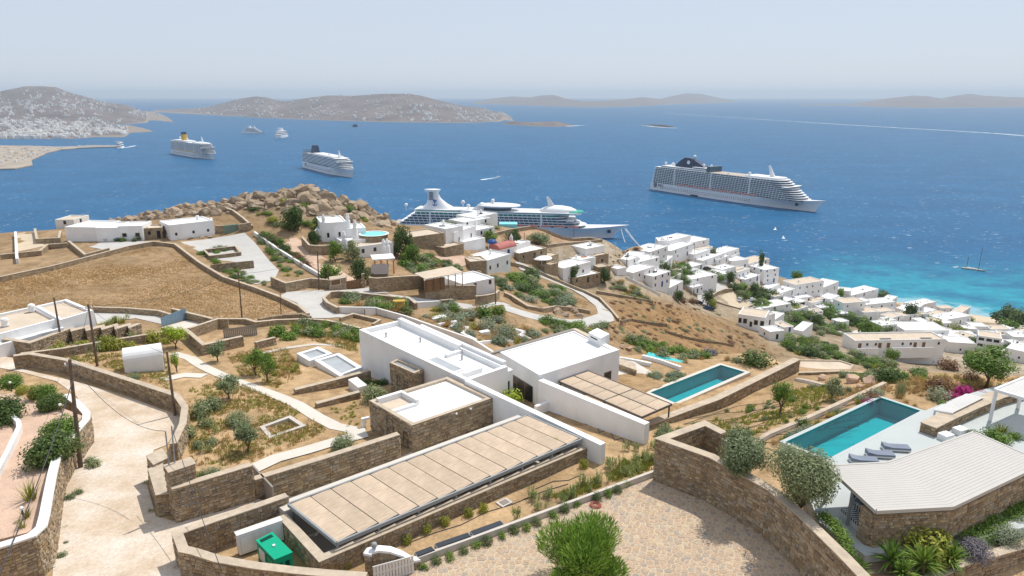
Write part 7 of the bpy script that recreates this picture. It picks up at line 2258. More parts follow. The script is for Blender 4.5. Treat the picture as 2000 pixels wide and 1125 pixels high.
# planting behind the villa
scatter([(665, 592), (700, 582), (790, 592), (800, 606), (760, 612), (700, 600)], 26, (18, 36), B_gr + B_st + B_ol + B_gy, 'bed_shrub', 'shrub in the island bed inside the stone wall', 'shrub', 'shrubs of the island bed', hz=(.6, 1), seed=13)
scatter([(800, 618), (880, 600), (960, 605), (1000, 640), (1060, 650), (1020, 680), (940, 672), (870, 640)], 90, (14, 32), B_st + B_st + B_gs + B_gy, 'slope_shrub', 'shrub in the garden slope behind the villa', 'shrub', 'planting behind the villa', hz=(.6, 1.1), seed=14)
for x, y, w, m, lab in ((795, 615, 34, BL_dk, 'dark green ball bush beside the yellow cart'), (985, 662, 52, BL_gy, 'large round grey sage bush beyond the villa roof'), (950, 645, 44, BL_gy, 'round grey-green bush beside the white cube bench'), (912, 622, 40, B_gy, 'pale grey bush above the zigzag planter'), (885, 610, 36, B_gr, 'green bush near the white garden slab'), (940, 618, 44, B_gr, 'dense green bush at the edge of the winding track'), (975, 615, 36, B_gr, 'green bush next to the round stone wall corner'), (1050, 668, 36, B_st, 'straw-coloured round bush beyond the eastern roof')):
 plant(x, y, w, m[0], 'garden_bush', lab, 'bush', hz=.95)
scatter([(1060, 625), (1120, 638), (1190, 640), (1130, 655), (1060, 648)], 40, (16, 30), B_gr + B_ol + B_gs, 'track_shrub', 'shrub below the bend of the winding track', 'shrub', 'shrubs below the track', hz=(.6, .9), seed=15)
scatter([(1215, 665), (1280, 670), (1350, 690), (1400, 700), (1340, 712), (1250, 690)], 50, (14, 30), B_gr + B_ol + B_gs + B_st, 'terrace_shrub', 'shrub in the planting beyond the terrace of the white villa', 'shrub', 'planting beyond the terrace', hz=(.6, 1.0), seed=16)
scatter([(1270, 735), (1310, 728), (1332, 734), (1300, 748)], 16, (12, 20), B_ol + B_gy, 'bed_plant', 'plant in the bed beside the lap pool', 'plant', 'bed beside the lap pool', hz=(.5, .8), seed=17)
for x, y, w, m, lab in ((1485, 712, 70, B_dk, 'large dark green bush beyond the end of the lap pool'), (1385, 695, 34, B_li, 'lilac flowering bush beyond the lap pool'), (1420, 704, 30, B_st, 'golden grass tuft beyond the lap pool'), (1438, 708, 26, B_ol, 'olive shrub beside the golden grass beyond the pool')):
 plant(x, y, w, m[0], 'pool_bush', lab, 'bush', hz=.75)
# dry garden right
scatter([(1130, 790), (1180, 815), (1160, 840), (1120, 815)], 5, (18, 26), B_ye, 'garden_sapling', 'young leafy plant in the triangular bed between the white walls', 'plant', 'plants between the white walls', hz=(1.4, 1.9), seed=18)
scatter([(1280, 855), (1330, 830), (1345, 845), (1290, 880)], 10, (20, 30), RD + B_ol, 'wall_shrub', 'shrub at the foot of the pool terrace wall', 'shrub', 'shrubs at the terrace wall', hz=(1, 1.4), seed=19)
scatter([(1300, 850), (1440, 795), (1600, 750), (1680, 770), (1560, 815), (1460, 860)], 60, (6, 15), B_gs + B_ol + B_gr, 'seedling', 'seedling in the furrowed dry garden', 'plant', 'seedlings of the dry garden', hz=(.8, 1.6), seed=20)
scatter([(1490, 880), (1540, 850), (1640, 805), (1730, 760), (1720, 776), (1600, 832)], 44, (14, 28), B_st + B_gs + B_gy, 'pool_grass', 'grass clump along the garden edge of the long pool', 'grass', 'grasses along the long pool', hz=(.7, 1.1), seed=21)
for x, y, w, m, lab in ((1562, 830, 34, B_dk, 'dark green shrub in front of the low wall by the long pool'), (1478, 870, 32, B_ol, 'low shrub between the olive tree and the long pool'), (1690, 790, 26, B_mg, 'magenta bougainvillea at the far end of the long pool'), (1700, 782, 36, B_ru, 'rust-coloured shrub behind the bougainvillea by the pool'), (1758, 772, 40, blade_mesh(('tall', 1), 'leaf_olive', n=220, seed=4, lean=.35, w=.02, spread=.4), 'tall upright grey-green grass bush beyond the long pool'), (1742, 745, 60, B_dk, 'dark spiky bush above the tall grass bush'), (1835, 782, 46, BL_gy, 'round blue-grey ball bush beside the bougainvillea'), (1838, 762, 56, B_ru, 'purple-brown bush behind the blue-grey ball bush'), (1846, 722, 44, B_ru, 'purple-brown bush at the brow of the garden'), (1890, 745, 40, B_ru, 'reddish shrub beside the spreading tree'), (1882, 772, 38, B_mg, 'bright magenta bougainvillea behind the slatted canopy'), (1862, 781, 28, B_mg, 'small magenta bougainvillea left of the slatted canopy'), (1918, 776, 26, B_mg, 'magenta blossom at the right end of the canopy'), (1840, 792, 20, BL_gr, 'small green ball bush by the canopy edge')):
 me = m[0] if isinstance(m, list) else m
 plant(x, y, w, me, 'garden_bush', lab, 'bush', hz=.95 if isinstance(m, list) else 1.6)
scatter([(1740, 750), (1830, 735), (1900, 738), (2000, 740), (2000, 752), (1930, 765), (1850, 770), (1790, 795), (1740, 775)], 70, (14, 30), B_st + B_gs, 'golden_grass', 'grass clump in the upper garden behind the pool deck', 'grass', 'golden grasses of the upper garden', hz=(.7, 1.1), seed=22)
scatter([(1640, 735), (1740, 728), (1800, 726), (1800, 740), (1700, 748)], 26, (14, 28), B_gr + B_ol + B_dk, 'brow_shrub', 'shrub at the brow of the garden behind the boulders', 'shrub', 'shrubs at the garden brow', hz=(.7, 1), seed=23)
# villa corner planting
plant(1780, 1070, 150, bush_mesh(('ylw', 9), 'leaf_yellow', n=5500, seed=9, ln=.085, wd=.042), 'corner_bush', 'large yellow-green leafy bush in front of the stone terrace wall', 'bush', hz=.8, pt=pl(1780, 1070, 27.1))
for i in range(9):
 x, y = 1868 + i * 19, 1062 - i * 10.5
 plant(x, y + 6, 66, bush_mesh(('hedge', i % 2), 'leaf_green', n=2600, seed=60 + i % 2, ln=.10, wd=.05), 'hedge_bush', 'green hedge bush in the row below the terrace wall', 'hedge', 'hedge below the terrace wall', hz=.9, pt=pl(x, y + 6, 27.1))
for x, y, w, m, lab in ((1897, 1082, 76, 'leaf_lilac', 'grey lavender bush beside the yuccas'), (1968, 1060, 74, 'leaf_grey', 'silver-leaved bush at the right edge above the stone wall'), (1990, 1030, 50, 'leaf_lilac', 'lilac bush at the right edge behind the silver bush')):
 plant(x, y, w, bush_mesh((lab[:6], 2), m, n=3600, seed=w, ln=.085, wd=.03), 'border_bush', lab, 'bush', hz=.75, pt=pl(x, y, 27.05))
for k, (x, y, s, lab) in enumerate(((1737, 1118, 1.25, 'yucca with spiky rosette nearest the court wall corner'), (1783, 1075, 1.05, 'yucca rosette in front of the yellow-green bush'), (1800, 1128, 1.35, 'largest yucca at the bottom edge'), (1850, 1118, 1.25, 'yucca beside the lavender bush'), (1760, 1140, 1.0, 'yucca partly hidden between the larger yuccas'), (1672, 1132, .9, 'small yucca beside the end of the court wall'))):
 p = pl(x, y, 27.3)
 r_ = thing('yucca', lab, 'yucca', p)
 mb = MB(); mb.tube([p - Vector((0, 0, .6)), p + Vector((0, 0, .7 * s))], .1, 7); mb.build('trunk', 'wood_pole', r_)
 inst('rosette', yucca_mesh(), p + Vector((0, 0, .7 * s)), k * 1.3, s * 1.45, r_)
 inst('rosette', yucca_mesh(), p + Vector((.25, .1, .25 * s)), k * 2.1, s * .8, r_)
for x, y in ((1635, 1040), (1648, 1060), (1622, 1025), (1610, 1015), (1655, 1078)):
 plant(x, y, 38, B_gr[1], 'wall_shrub', 'leafy green shrub spilling over the top of the court wall', 'shrub', 'shrubs over the court wall', hz=.8, pt=pl(x, y, 26.0))
for x, y, w in ((1905, 853, 30), (1930, 850, 40), (1955, 842, 44), (1960, 862, 40), (1985, 855, 30)):
 plant(x, y, w, B_gr[0] if w < 42 else B_gs[0], 'deck_shrub', 'shrub in the planting bed on the pool deck', 'shrub', 'shrubs on the pool deck', hz=.8, pt=pl(x, y, 26.5))
# drip hoses
rr_ = random.Random(2)
for k in range(11):
 y0 = 800 + k * 7
 pts = []
 for i in range(16):
  x = 1330 + i * 22 + k * 4
  y = y0 + 18 - i * 4.2 + 4 * math.sin(i * .9 + k * 2)
  if x < 1690 and y > 752: pts.append(at(x, y, .04))
 if len(pts) > 4 and max((pts[i] - pts[i + 1]).length for i in range(len(pts) - 1)) < 9:
  mb = MB(); mb.tube(pts, .025, 4); tag(mb.build('drip_hose', 'wire', origin=pts[0]), 'thin dark irrigation hose lying across the furrowed dry garden', 'hose', 'irrigation hoses of the dry garden')
for k, (lab, P) in enumerate((('looping dark irrigation hose between the two white walls', [(1130, 815), (1145, 830), (1165, 825), (1170, 845), (1190, 838), (1200, 860), (1215, 855), (1225, 875)]), ('dark irrigation hose in the strip in front of the shelter', [(790, 1063), (850, 1040), (900, 1025), (950, 1000), (1000, 985), (1060, 960), (1110, 945)]), ('second irrigation hose above the court kerb', [(1045, 955), (1080, 940), (1110, 938), (1140, 925)]))):
 pts = [at(x, y, .04) for x, y in P]
 mb = MB(); mb.tube(pts, .03, 4); tag(mb.build('drip_hose', 'wire', origin=pts[0]), lab, 'hose')
# hillside planting farther off
for x, y, w, h, m, lab in ((704, 556, 46, 48, 'leaf_dark', 'large dark evergreen tree in front of the ornate villa'), (690, 510, 36, 40, 'leaf_olive', 'grey-green tree left of the big evergreen'), (655, 512, 30, 38, 'leaf_green', 'tree beside the stone yard wall of the ornate villa'), (577, 452, 44, 46, 'leaf_dark', 'dark tree at the foot of the rocks'), (613, 482, 26, 32, 'leaf_dark', 'dark shrub tree against the villa yard wall'), (785, 500, 44, 54, 'leaf_dark', 'dense tree right of the oval pool'), (800, 515, 40, 36, 'leaf_green', 'green tree above the terraced shrubs'), (650, 552, 48, 34, 'leaf_green', 'broad green tree beside the slim pole'), (1117, 550, 34, 30, 'leaf_dark', 'dark tree behind the stone-based white house'), (1180, 553, 26, 30, 'leaf_dark', 'tree right of the stone-based white house'), (1000, 475, 34, 24, 'leaf_dark', 'dark tree above the chapel'), (1050, 478, 50, 22, 'leaf_olive', 'spreading olive thicket beside the bare field'), (960, 472, 30, 20, 'leaf_green', 'green tree left of the dark chapel tree')):
 tree(x, y, w, h, m, lab, name='hill_tree', trunk=.12, seed=int(x) % 70 + 11, n=1800, leaf=(.15, .08), nl=9)
scatter([(500, 465), (560, 540), (600, 545), (560, 500), (520, 465)], 34, (9, 20), B_ol + B_gs + B_gr, 'bank_shrub', 'shrub on the planted bank beside the ridge yard', 'shrub', 'shrubs of the planted bank', hz=(.5, .8), seed=31)
scatter([(380, 485), (440, 538), (480, 552), (500, 560), (540, 556), (520, 548), (470, 535), (410, 500)], 34, (9, 18), B_gr + B_ol, 'bank_shrub', 'shrub along the inner side of the field wall', 'shrub', 'shrubs along the field wall', hz=(.6, .9), seed=32)
scatter([(402, 487), (458, 482), (464, 490), (412, 496)], 14, (8, 14), B_gr + B_gy, 'planter_plant', 'plant in the raised planter of the ridge yard', 'plant', 'plants in the ridge planter', hz=(.7, 1), seed=33)
scatter([(505, 460), (545, 480), (590, 515), (610, 530), (585, 508), (530, 468)], 22, (12, 26), B_gr + B_dk + B_ru, 'drive_hedge_bush', 'bush in the hedge along the brick drive', 'hedge', 'hedge along the brick drive', hz=(.7, 1), seed=34)
scatter([(480, 405), (560, 390), (700, 400), (740, 440), (650, 450), (540, 445)], 40, (9, 24), B_gr + B_ol + B_dk + B_ye, 'rock_shrub', 'shrub growing between the boulders of the outcrop', 'shrub', 'shrubs among the boulders', hz=(.5, .9), seed=35)
scatter([(185, 468), (280, 466), (282, 472), (190, 473)], 10, (8, 16), B_dk + B_gr, 'house_shrub', 'shrub against the front of the long ridge house', 'shrub', 'shrubs at the ridge house', hz=(.9, 1.5), seed=36)
scatter([(780, 525), (830, 500), (900, 520), (895, 540), (840, 540)], 46, (12, 28), B_gr + B_ol + B_dk, 'terrace_shrub', 'shrub on the terraced slope below the carport building', 'shrub', 'shrubs of the terraced slope', hz=(.5, .8), seed=37)
scatter([(985, 540), (1030, 535), (1090, 565), (1130, 595), (1080, 600), (1010, 580), (985, 560)], 64, (12, 34), B_gr + B_ol + B_gy + B_dk, 'hill_shrub', 'shrub on the terraces above the winding track', 'shrub', 'shrubs above the winding track', hz=(.5, .8), seed=38)
scatter([(900, 538), (985, 540), (990, 570), (950, 560)], 22, (10, 22), B_ol + B_dk, 'hill_shrub', 'shrub below the three-windowed white house', 'shrub', 'shrubs below the three-windowed house', hz=(.5, .8), seed=39)
scatter([(830, 440), (900, 430), (960, 440), (990, 445), (950, 455), (870, 450)], 34, (10, 24), B_gr + B_ol + B_gy, 'crest_shrub', 'shrub on the crest in front of the near cruise ship', 'shrub', 'shrubs on the crest', hz=(.4, .7), seed=40)
scatter([(1180, 540), (1240, 560), (1270, 590), (1220, 580), (1190, 560)], 40, (10, 24), B_st + B_ol + B_gs, 'slope_shrub', 'shrub on the slope left of the cube house', 'shrub', 'dry shrubs left of the cube house', hz=(.5, .8), seed=41)
for k, (lab, grp, poly, n, m) in enumerate((
 ('shrub between the houses of the upper village', 'shrubs of the upper village', [(1240, 525), (1330, 520), (1370, 540), (1420, 550), (1340, 555), (1290, 560), (1310, 530)], 46, B_dk + B_ol + B_gr),
 ('tree-like bush in the lower village', 'bushes of the lower village', [(1430, 560), (1490, 570), (1560, 610), (1660, 650), (1640, 660), (1540, 650), (1500, 620), (1440, 590)], 90, B_dk + B_gr + B_ol),
 ('bush on the terraced slope above the long white building', 'bushes above the long building', [(1530, 660), (1620, 670), (1680, 700), (1760, 716), (1700, 720), (1600, 700), (1540, 690)], 80, B_gr + B_ol + B_gs + B_dk),
 ('green bush along the shore road', 'bushes along the shore road', [(1600, 600), (1700, 640), (1760, 640), (1720, 650), (1620, 625)], 50, B_dk + B_gr),
 ('bush among the beach houses', 'bushes among the beach houses', [(1740, 600), (1830, 615), (1950, 640), (1990, 690), (1880, 700), (1840, 650), (1770, 630)], 36, B_dk + B_gr + B_ye),
)):
 scatter(poly, int(n * 1.3), (11, 27), m, 'village_bush', lab, 'bush', grp, hz=(.7, 1.1), seed=50 + k)
for x, y, w, h, m, lab in ((1325, 590, 22, 22, 'leaf_dark', 'dark tree beside the rust bushes below the cube house'), (1382, 598, 22, 30, 'leaf_dark', 'dark tree beside the village lane junction'), (1392, 605, 22, 20, 'leaf_yellow', 'yellow-green round tree below the lane'), (1470, 580, 24, 26, 'leaf_dark', 'tree behind the white curved road wall'), (1425, 555, 22, 24, 'leaf_dark', 'tree in front of the half-hidden white house'), (1392, 500, 22, 16, 'leaf_olive', 'grey tree between the crest houses'), (1556, 552, 22, 22, 'leaf_green', 'palm-like tree beside the three-storey house'), (1485, 534, 12, 40, 'leaf_dark', 'tall narrow pine beside the shore'), (1690, 668, 34, 40, 'leaf_green', 'bright green tree at the corner of the sprawling white building'), (1640, 582, 20, 18, 'leaf_green', 'green tree between the shore houses'), (1720, 592, 40, 22, 'leaf_dark', 'dark shore trees behind the low white house'), (1775, 625, 30, 34, 'leaf_dark', 'dark palm tree between the beach houses'), (1825, 648, 28, 24, 'leaf_yellow', 'yellowish tree behind the sprawling white roof'), (1868, 655, 38, 20, 'leaf_yellow', 'wide yellowish tree beside the guest house'), (1960, 640, 52, 40, 'leaf_dark', 'big dark tree by the beach, left one of the grove'), (1992, 648, 56, 44, 'leaf_dark', 'big dark tree by the beach at the right edge'), (1972, 655, 44, 28, 'leaf_green', 'lighter green tree in front of the dark beach grove'), (1595, 640, 24, 26, 'leaf_dark', 'dark tree below the village road wall'), (1740, 708, 30, 26, 'leaf_green', 'green tree in front of the long white building')):
 tree(x, y, w, h, m, lab, name='village_tree', trunk=.14, seed=int(x) % 60 + 13, n=1400, leaf=(.17, .09), nl=9)
for x, y, w, m, lab in ((1348, 542, 18, B_mg, 'vivid magenta bougainvillea beside the wide flat white house'), (1335, 592, 26, B_ru, 'rust-pink bush below the cube house, one nearer the house'), (1350, 592, 22, B_ru, 'rust-pink bush beside the black car'), (1538, 640, 14, B_mg, 'pink flowers in the white courtyard'), (1905, 703, 22, B_dk, 'round dark shrub on the dry ground behind the garden tree')):
 plant(x, y, w, m[0], 'flowering_bush', lab, 'bush', hz=.85)
r_ = thing('yellow_cart', 'yellow wooden cart in the island bed', 'cart', at(780, 605))
p = at(780, 605)
MB().box((p.x, p.y, p.z + .5), (2.0, 1.1, .7), .1).build('body', 'yellow', r_); MB().box((p.x, p.y, p.z + 1.7), (2.2, 1.3, .12), .1).build('roof', 'yellow', r_)
for s in (-.85, .85):
 MB().box((p.x + s, p.y - .4, p.z), (.12, .12, 1.7), .1).build('post', 'wood', r_)
 mb = MB(); mb.tube([(p.x + s * .7, p.y - .62, p.z + .35), (p.x + s * .7, p.y - .55, p.z + .35)], .35, 12); mb.build('wheel', 'wood', r_)
# ---------------------------------------------------------------- dry grass and ground cover (uncountable)
def tufts(name, polys, n, hgt, m, seed, blades=4, wid=.05, gate_=-.18):
 rr2 = np.random.default_rng(seed)
 vs_, fs_ = [], []
 P = []
 for poly, share in polys:
  W = [at(*p) for p in poly]
  xs_ = [p.x for p in W]; ys_ = [p.y for p in W]
  q = np.stack([rr2.uniform(min(xs_), max(xs_), int(n * share * 3)), rr2.uniform(min(ys_), max(ys_), int(n * share * 3))], 1)
  q = q[in_poly(q, W)][:int(n * share)]
  P.append(q)
 P = np.concatenate(P)
 keep = [noise.noise((x * .25, y * .25, seed)) + .45 * noise.noise((x * .9, y * .9, 2.)) > gate_ for x, y in P]
 P = P[np.array(keep)]
 Zt = Hs(P)
 for (x, y), z in zip(P, Zt):
  for _ in range(blades):
   a = rr2.uniform(0, 6.28); h = hgt * rr2.uniform(.5, 1.2); l_ = h * rr2.uniform(.2, .8)
   bx, by = x + rr2.uniform(-.12, .12), y + rr2.uniform(-.12, .12)
   b = len(vs_)
   vs_ += [(bx - math.sin(a) * wid, by + math.cos(a) * wid, z - .03), (bx + math.sin(a) * wid, by - math.cos(a) * wid, z - .03), (bx + math.cos(a) * l_, by + math.sin(a) * l_, z + h)]
   fs_.append((b, b + 1, b + 2))
 mb = MB(); mb.v = vs_; mb.f = fs_; mb.m = [0] * len(fs_)
 o = mb.build(name, m); o['kind'] = 'stuff'
FIELD = [(-40, 560), (130, 524), (290, 484), (345, 486), (400, 526), (470, 560), (560, 588), (595, 604), (470, 630), (350, 612), (190, 602), (-40, 608)]
SLOPE = [(1130, 645), (1205, 622), (1190, 575), (1300, 588), (1400, 612), (1440, 640), (1530, 690), (1400, 692), (1300, 684), (1210, 672)]
tufts('dry_field_grass', [(FIELD, 1.0)], 24000, .15, 'leaf_straw', 1, 3, .05, -.7)
tufts('dry_slope_grass', [(SLOPE, .6), ([(1180, 490), (1250, 480), (1230, 520), (1190, 530)], .2), ([(1060, 570), (1150, 590), (1140, 620), (1080, 615)], .1), ([(1540, 660), (1640, 690), (1720, 712), (1600, 705)], .1)], 9000, .24, 'leaf_straw', 2, 4, .05)
scatter(SLOPE, 210, (5, 15), B_ru + B_ru + B_st + B_ol, 'slope_scrub', 'low scrub bush on the brown slope below the village', 'shrub', 'scrub of the brown slope', hz=(.3, .55), seed=61)
scatter([(1180, 490), (1250, 482), (1230, 520), (1190, 530)], 30, (6, 14), B_ru + B_st, 'slope_scrub', 'low scrub bush on the dry slope left of the crest houses', 'shrub', 'scrub left of the crest houses', hz=(.3, .5), seed=62)
tufts('garden_weeds_grass', [([(370, 760), (450, 740), (560, 790), (640, 840), (600, 860), (500, 900), (380, 920), (360, 840)], .45), ([(440, 690), (560, 680), (590, 730), (540, 760), (470, 735)], .2), ([(540, 650), (690, 650), (700, 690), (620, 668)], .15), ([(90, 700), (240, 690), (330, 700), (330, 760), (200, 715)], .2)], 7000, .24, 'leaf_yellow', 4, 6, .03)
tufts('garden_straw_grass', [([(370, 760), (450, 740), (560, 790), (640, 840), (600, 860), (500, 900), (380, 920), (360, 840)], .3), ([(440, 690), (560, 680), (590, 730), (540, 760), (470, 735)], .15), ([(540, 650), (690, 650), (700, 690), (620, 668)], .1), ([(90, 700), (240, 690), (330, 700), (330, 760), (200, 715)], .1), ([(800, 620), (960, 606), (1060, 650), (1000, 680), (900, 660)], .2), ([(1560, 800), (1700, 750), (1850, 735), (1990, 742), (1850, 775), (1740, 770)], .15)], 8000, .3, 'leaf_straw', 6, 5, .03)
tufts('strip_weeds_grass', [([(1000, 1000), (1280, 900), (1290, 912), (1010, 1020)], .4), ([(1230, 880), (1290, 860), (1290, 905), (1200, 925)], .2), ([(1300, 850), (1480, 790), (1600, 750), (1650, 770), (1480, 850)], .4)], 5000, .28, 'leaf_yellow', 5, 6, .03)
# ================================================================= ships
mat('ship_white', (.78, .78, .78), var=.03, vs=.05, rough=.5, spec=.4)
mat('ship_glass', (.05, .09, .13), var=.3, vs=.15, rough=.2, spec=.5)
mat('ship_green', (.02, .22, .19), var=.25, vs=.1, rough=.2, spec=.5)
mat('ship_navy', (.012, .03, .075), var=.1, rough=.4)
mat('ship_yellow', (.62, .36, .03), var=.05, rough=.5)
mat('ship_red', (.55, .11, .06), var=.1, rough=.5)
mat('ship_deck', (.46, .40, .33), var=.1, vs=.1)
mat('ship_teal', (.05, .36, .27), var=.1)
def loft_hull(L, Lw, B, hd, sheer, bow0=.66, ns=36, stern=.92):
 def f(s):
  if s < bow0: return stern + (1 - stern) * min(1, s / .12)
  k = (s - bow0) / (1 - bow0)
  return max(0.012, 1 - k ** 2.1)
 def fw(s):
  if s < bow0 * .9: return (stern + (1 - stern) * min(1, s / .12)) * .985
  k = (s - bow0 * .9) / (1 - bow0 * .9)
  return max(0.010, 1 - k ** 1.35)
 vs_, fs_ = [], []
 lv = 5
 for i in range(ns + 1):
  s = i / ns
  zt = hd + sheer * max(0, (s - .78) / .22) ** 1.6
  for j in range(lv):
   k = j / (lv - 1)
   kk = k ** 1.5
   x = s * (Lw + (L - Lw) * kk)
   w = B / 2 * (fw(s) + (f(s) - fw(s)) * kk)
   z = -.6 + (zt + .6) * k
   vs_ += [(x, -w, z), (x, w, z)]
 n = lv * 2
 for i in range(ns):
  for j in range(lv - 1):
   a, b = i * n + 2 * j, (i + 1) * n + 2 * j
   fs_ += [(a, b, b + 2, a + 2), (b + 1, a + 1, a + 3, b + 3)]
  a, b = i * n + n - 2, (i + 1) * n + n - 2
  fs_.append((a, b, b + 1, a + 1))
 fs_.append(tuple([2 * j for j in range(lv)] + [2 * j + 1 for j in range(lv - 1, -1, -1)]))
 return vs_, fs_, f
def nose(x0, x1, w, r=.9, n=7, tail=0.0):
 """Plan of one deck: square aft, rounded towards the bow."""
 p = [(x0, -w)]
 for i in range(n):
  a = -math.pi / 2 + math.pi * i / (n - 1)
  p.append((x1 - w * r + w * r * math.cos(a), w * math.sin(a)))
 p.append((x0, w))
 return p
def new_ship(name, lab, A, B, L, group='cruise ships at anchor'):
 a, b = sea_at(*A), sea_at(*B)
 d = (b - a).normalized()
 root = thing(name, lab, 'ship', a, group)
 root.rotation_euler = (0, 0, math.atan2(d.y, d.x))
 WORLD_OF[root.name] = Vector((0, 0, 0))
 return root, (b - a).length
def dome(root, x, y, z, r, m='ship_white'):
 mb = MB(); mb.lathe((x, y, z), [(r * .3, -r * 1.2), (r * .3, -.6 * r), (r * .75, -r * .5), (r, 0), (r * .85, r * .5), (r * .45, r * .9), (.02, r)], 12)
 mb.build('radar_dome', m, root, smooth=True)
def cruise_ship(root, L, Lw, B, hd, nd, front, aft, frake, arake, glass='ship_glass', boats='ship_red', nboat=14, boat_rng=(.2, .72), boat_z=None, sheer=5, step=3.0, balcony=True, stripe=None, top_glass=None, bridge=3):
 vs_, fs_, f = loft_hull(L, Lw, B, hd, sheer)
 MB().add(vs_, fs_).build('hull', 'ship_white', root)
 mb = MB(); mb.add([(Lw * s, -B / 2 * f(s) * 1.002, hd + .03) for s in (.0, .3, .6, .75)] + [(Lw * s, B / 2 * f(s) * 1.002, hd + .03) for s in (.75, .6, .3, .0)], [tuple(range(8))]); mb.build('main_deck', 'ship_deck', root)
 # portholes
 mb = MB()
 for zq in (hd * .34, hd * .55):
  for i in range(int(L / 5)):
   x = L * .08 + i * 4.2
   if x < L * .66:
    mb.box((x, -B / 2 - .02, zq), (1.3, .3, 1.0))
 mb.build('porthole', 'ship_glass', root)['kind'] = 'stuff'
 hw = B / 2 * .985
 for k in range(nd):
  z = hd + .04 + k * step
  x0, x1 = aft + arake * k, front - frake * k
  w = hw * (1 if k < nd - 1 else .94)
  gm = top_glass if (top_glass and k >= nd - 1) else glass
  band = MB(); band.prism(nose(x0 + 1.5, x1 - 1.6, w - (1.3 if balcony else .25), .8), z, z + step - .42); band.build('window_band', gm, root)
  sl = MB(); sl.prism(nose(x0, x1, w, .8), z + step - .42, z + step, bottom=True)
  sl.prism(nose(x0, x1, w, .8), z - .002, z + (.22 if balcony else .8), top=True)
  sl.build('deck_slab', 'ship_white', root)
  if balcony:
   dv = MB()
   for i in range(int((x1 - x0 - w) / 5.5)):
    x = x0 + 3 + i * 5.5
    if x < x1 - w * .9:
     for s in (-1, 1):
      dv.box((x, s * (w - .7), z), (.35, 1.2, step - .4))
   for x in (L * .17, L * .41, L * .64):
    for s in (-1, 1):
     dv.box((x, s * (w - .45), z), (2.2, .9, step - .4))
   dv.build('balcony_divider', 'ship_white', root)['kind'] = 'stuff'
  if k == bridge:
   br = MB(); br.prism([(x1 - 9, -hw - 2.5), (x1 - 1.5, -hw - 2.5), (x1 + 1.0, -hw * .5), (x1 + 1.5, 0), (x1 + 1.0, hw * .5), (x1 - 1.5, hw + 2.5), (x1 - 9, hw + 2.5)], z + .9, z + step + .15, bottom=True)
   br.build('bridge', 'ship_white', root)
   br = MB(); br.prism([(x1 - 8.5, -hw - 2.55), (x1 - 1.2, -hw - 2.55), (x1 + 1.3, -hw * .5), (x1 + 1.8, 0), (x1 + 1.3, hw * .5), (x1 - 1.2, hw + 2.55), (x1 - 8.5, hw + 2.55)], z + 1.5, z + 2.5, bottom=True)
   br.build('bridge_window', 'ship_glass', root)
 zt = hd + nd * step
 bz = boat_z if boat_z is not None else hd + .5
 for i in range(nboat):
  x = L * (boat_rng[0] + (boat_rng[1] - boat_rng[0]) * (i + .5) / nboat)
  ln = L * (boat_rng[1] - boat_rng[0]) / nboat * .82
  mb = MB()
  for z0, z1, k0, k1 in ((0, 1.2, .7, 1.0), (1.2, 2.6, 1.0, .72)):
   P0 = [(x + ln / 2 * k0 * c, -B / 2 - .2 + 1.5 * k0 * s, bz + z0) for c, s in ((-1, -.7), (-.7, -1), (.7, -1), (1, -.7), (1, .7), (-1, .7))]
   P1 = [(x + ln / 2 * k1 * c, -B / 2 - .2 + 1.5 * k1 * s, bz + z1) for c, s in ((-1, -.7), (-.7, -1), (.7, -1), (1, -.7), (1, .7), (-1, .7))]
   mb.add(P0 + P1, [(j, (j + 1) % 6, 6 + (j + 1) % 6, 6 + j) for j in range(6)] + [tuple(range(6, 12)), tuple(range(5, -1, -1))], 1 if z0 else 0)
  mb.build('lifeboat', ['ship_white', boats], root)
 if stripe:
  mb = MB(); mb.prism(nose(aft + arake * (nd - 2), front - frake * (nd - 2) - 6, hw + .06, .8), zt - step - .9, zt - step - .1, bottom=True); mb.build('stripe', stripe, root)
 return zt
def label_text(root, s, x, z, size, y, m, ext=.05):
 cu = bpy.data.curves.new('lettering', 'FONT'); cu.body = s; cu.size = size; cu.extrude = ext
 ob = bpy.data.objects.new('tmp', cu); col.objects.link(ob)
 me = bpy.data.meshes.new_from_object(ob.evaluated_get(bpy.context.evaluated_depsgraph_get()))
 bpy.data.objects.remove(ob)
 me.materials.clear(); me.materials.append(MATS[m])
 o = inst('lettering', me, (x, y, z), 0, 1, root, rot=(math.pi / 2, 0, 0))
 return o
def mast(root, x, z, h, lean=4, w=2.0):
 mb = MB(); mb.add([(x - w, -w * .6, z), (x + w * 1.6, -w * .6, z), (x + w * 1.6, w * .6, z), (x - w, w * .6, z), (x - lean - w * .3, -.4, z + h), (x - lean + w * .5, -.4, z + h), (x - lean + w * .5, .4, z + h), (x - lean - w * .3, .4, z + h)],
      [(0, 1, 5, 4), (1, 2, 6, 5), (2, 3, 7, 6), (3, 0, 4, 7), (4, 5, 6, 7)])
 mb.box((x - lean * .6, 0, z + h * .6), (1.2, 9, .4)); mb.box((x - lean * .9, 0, z + h * .86), (1.0, 6, .3))
 mb.build('mast', 'ship_white', root)
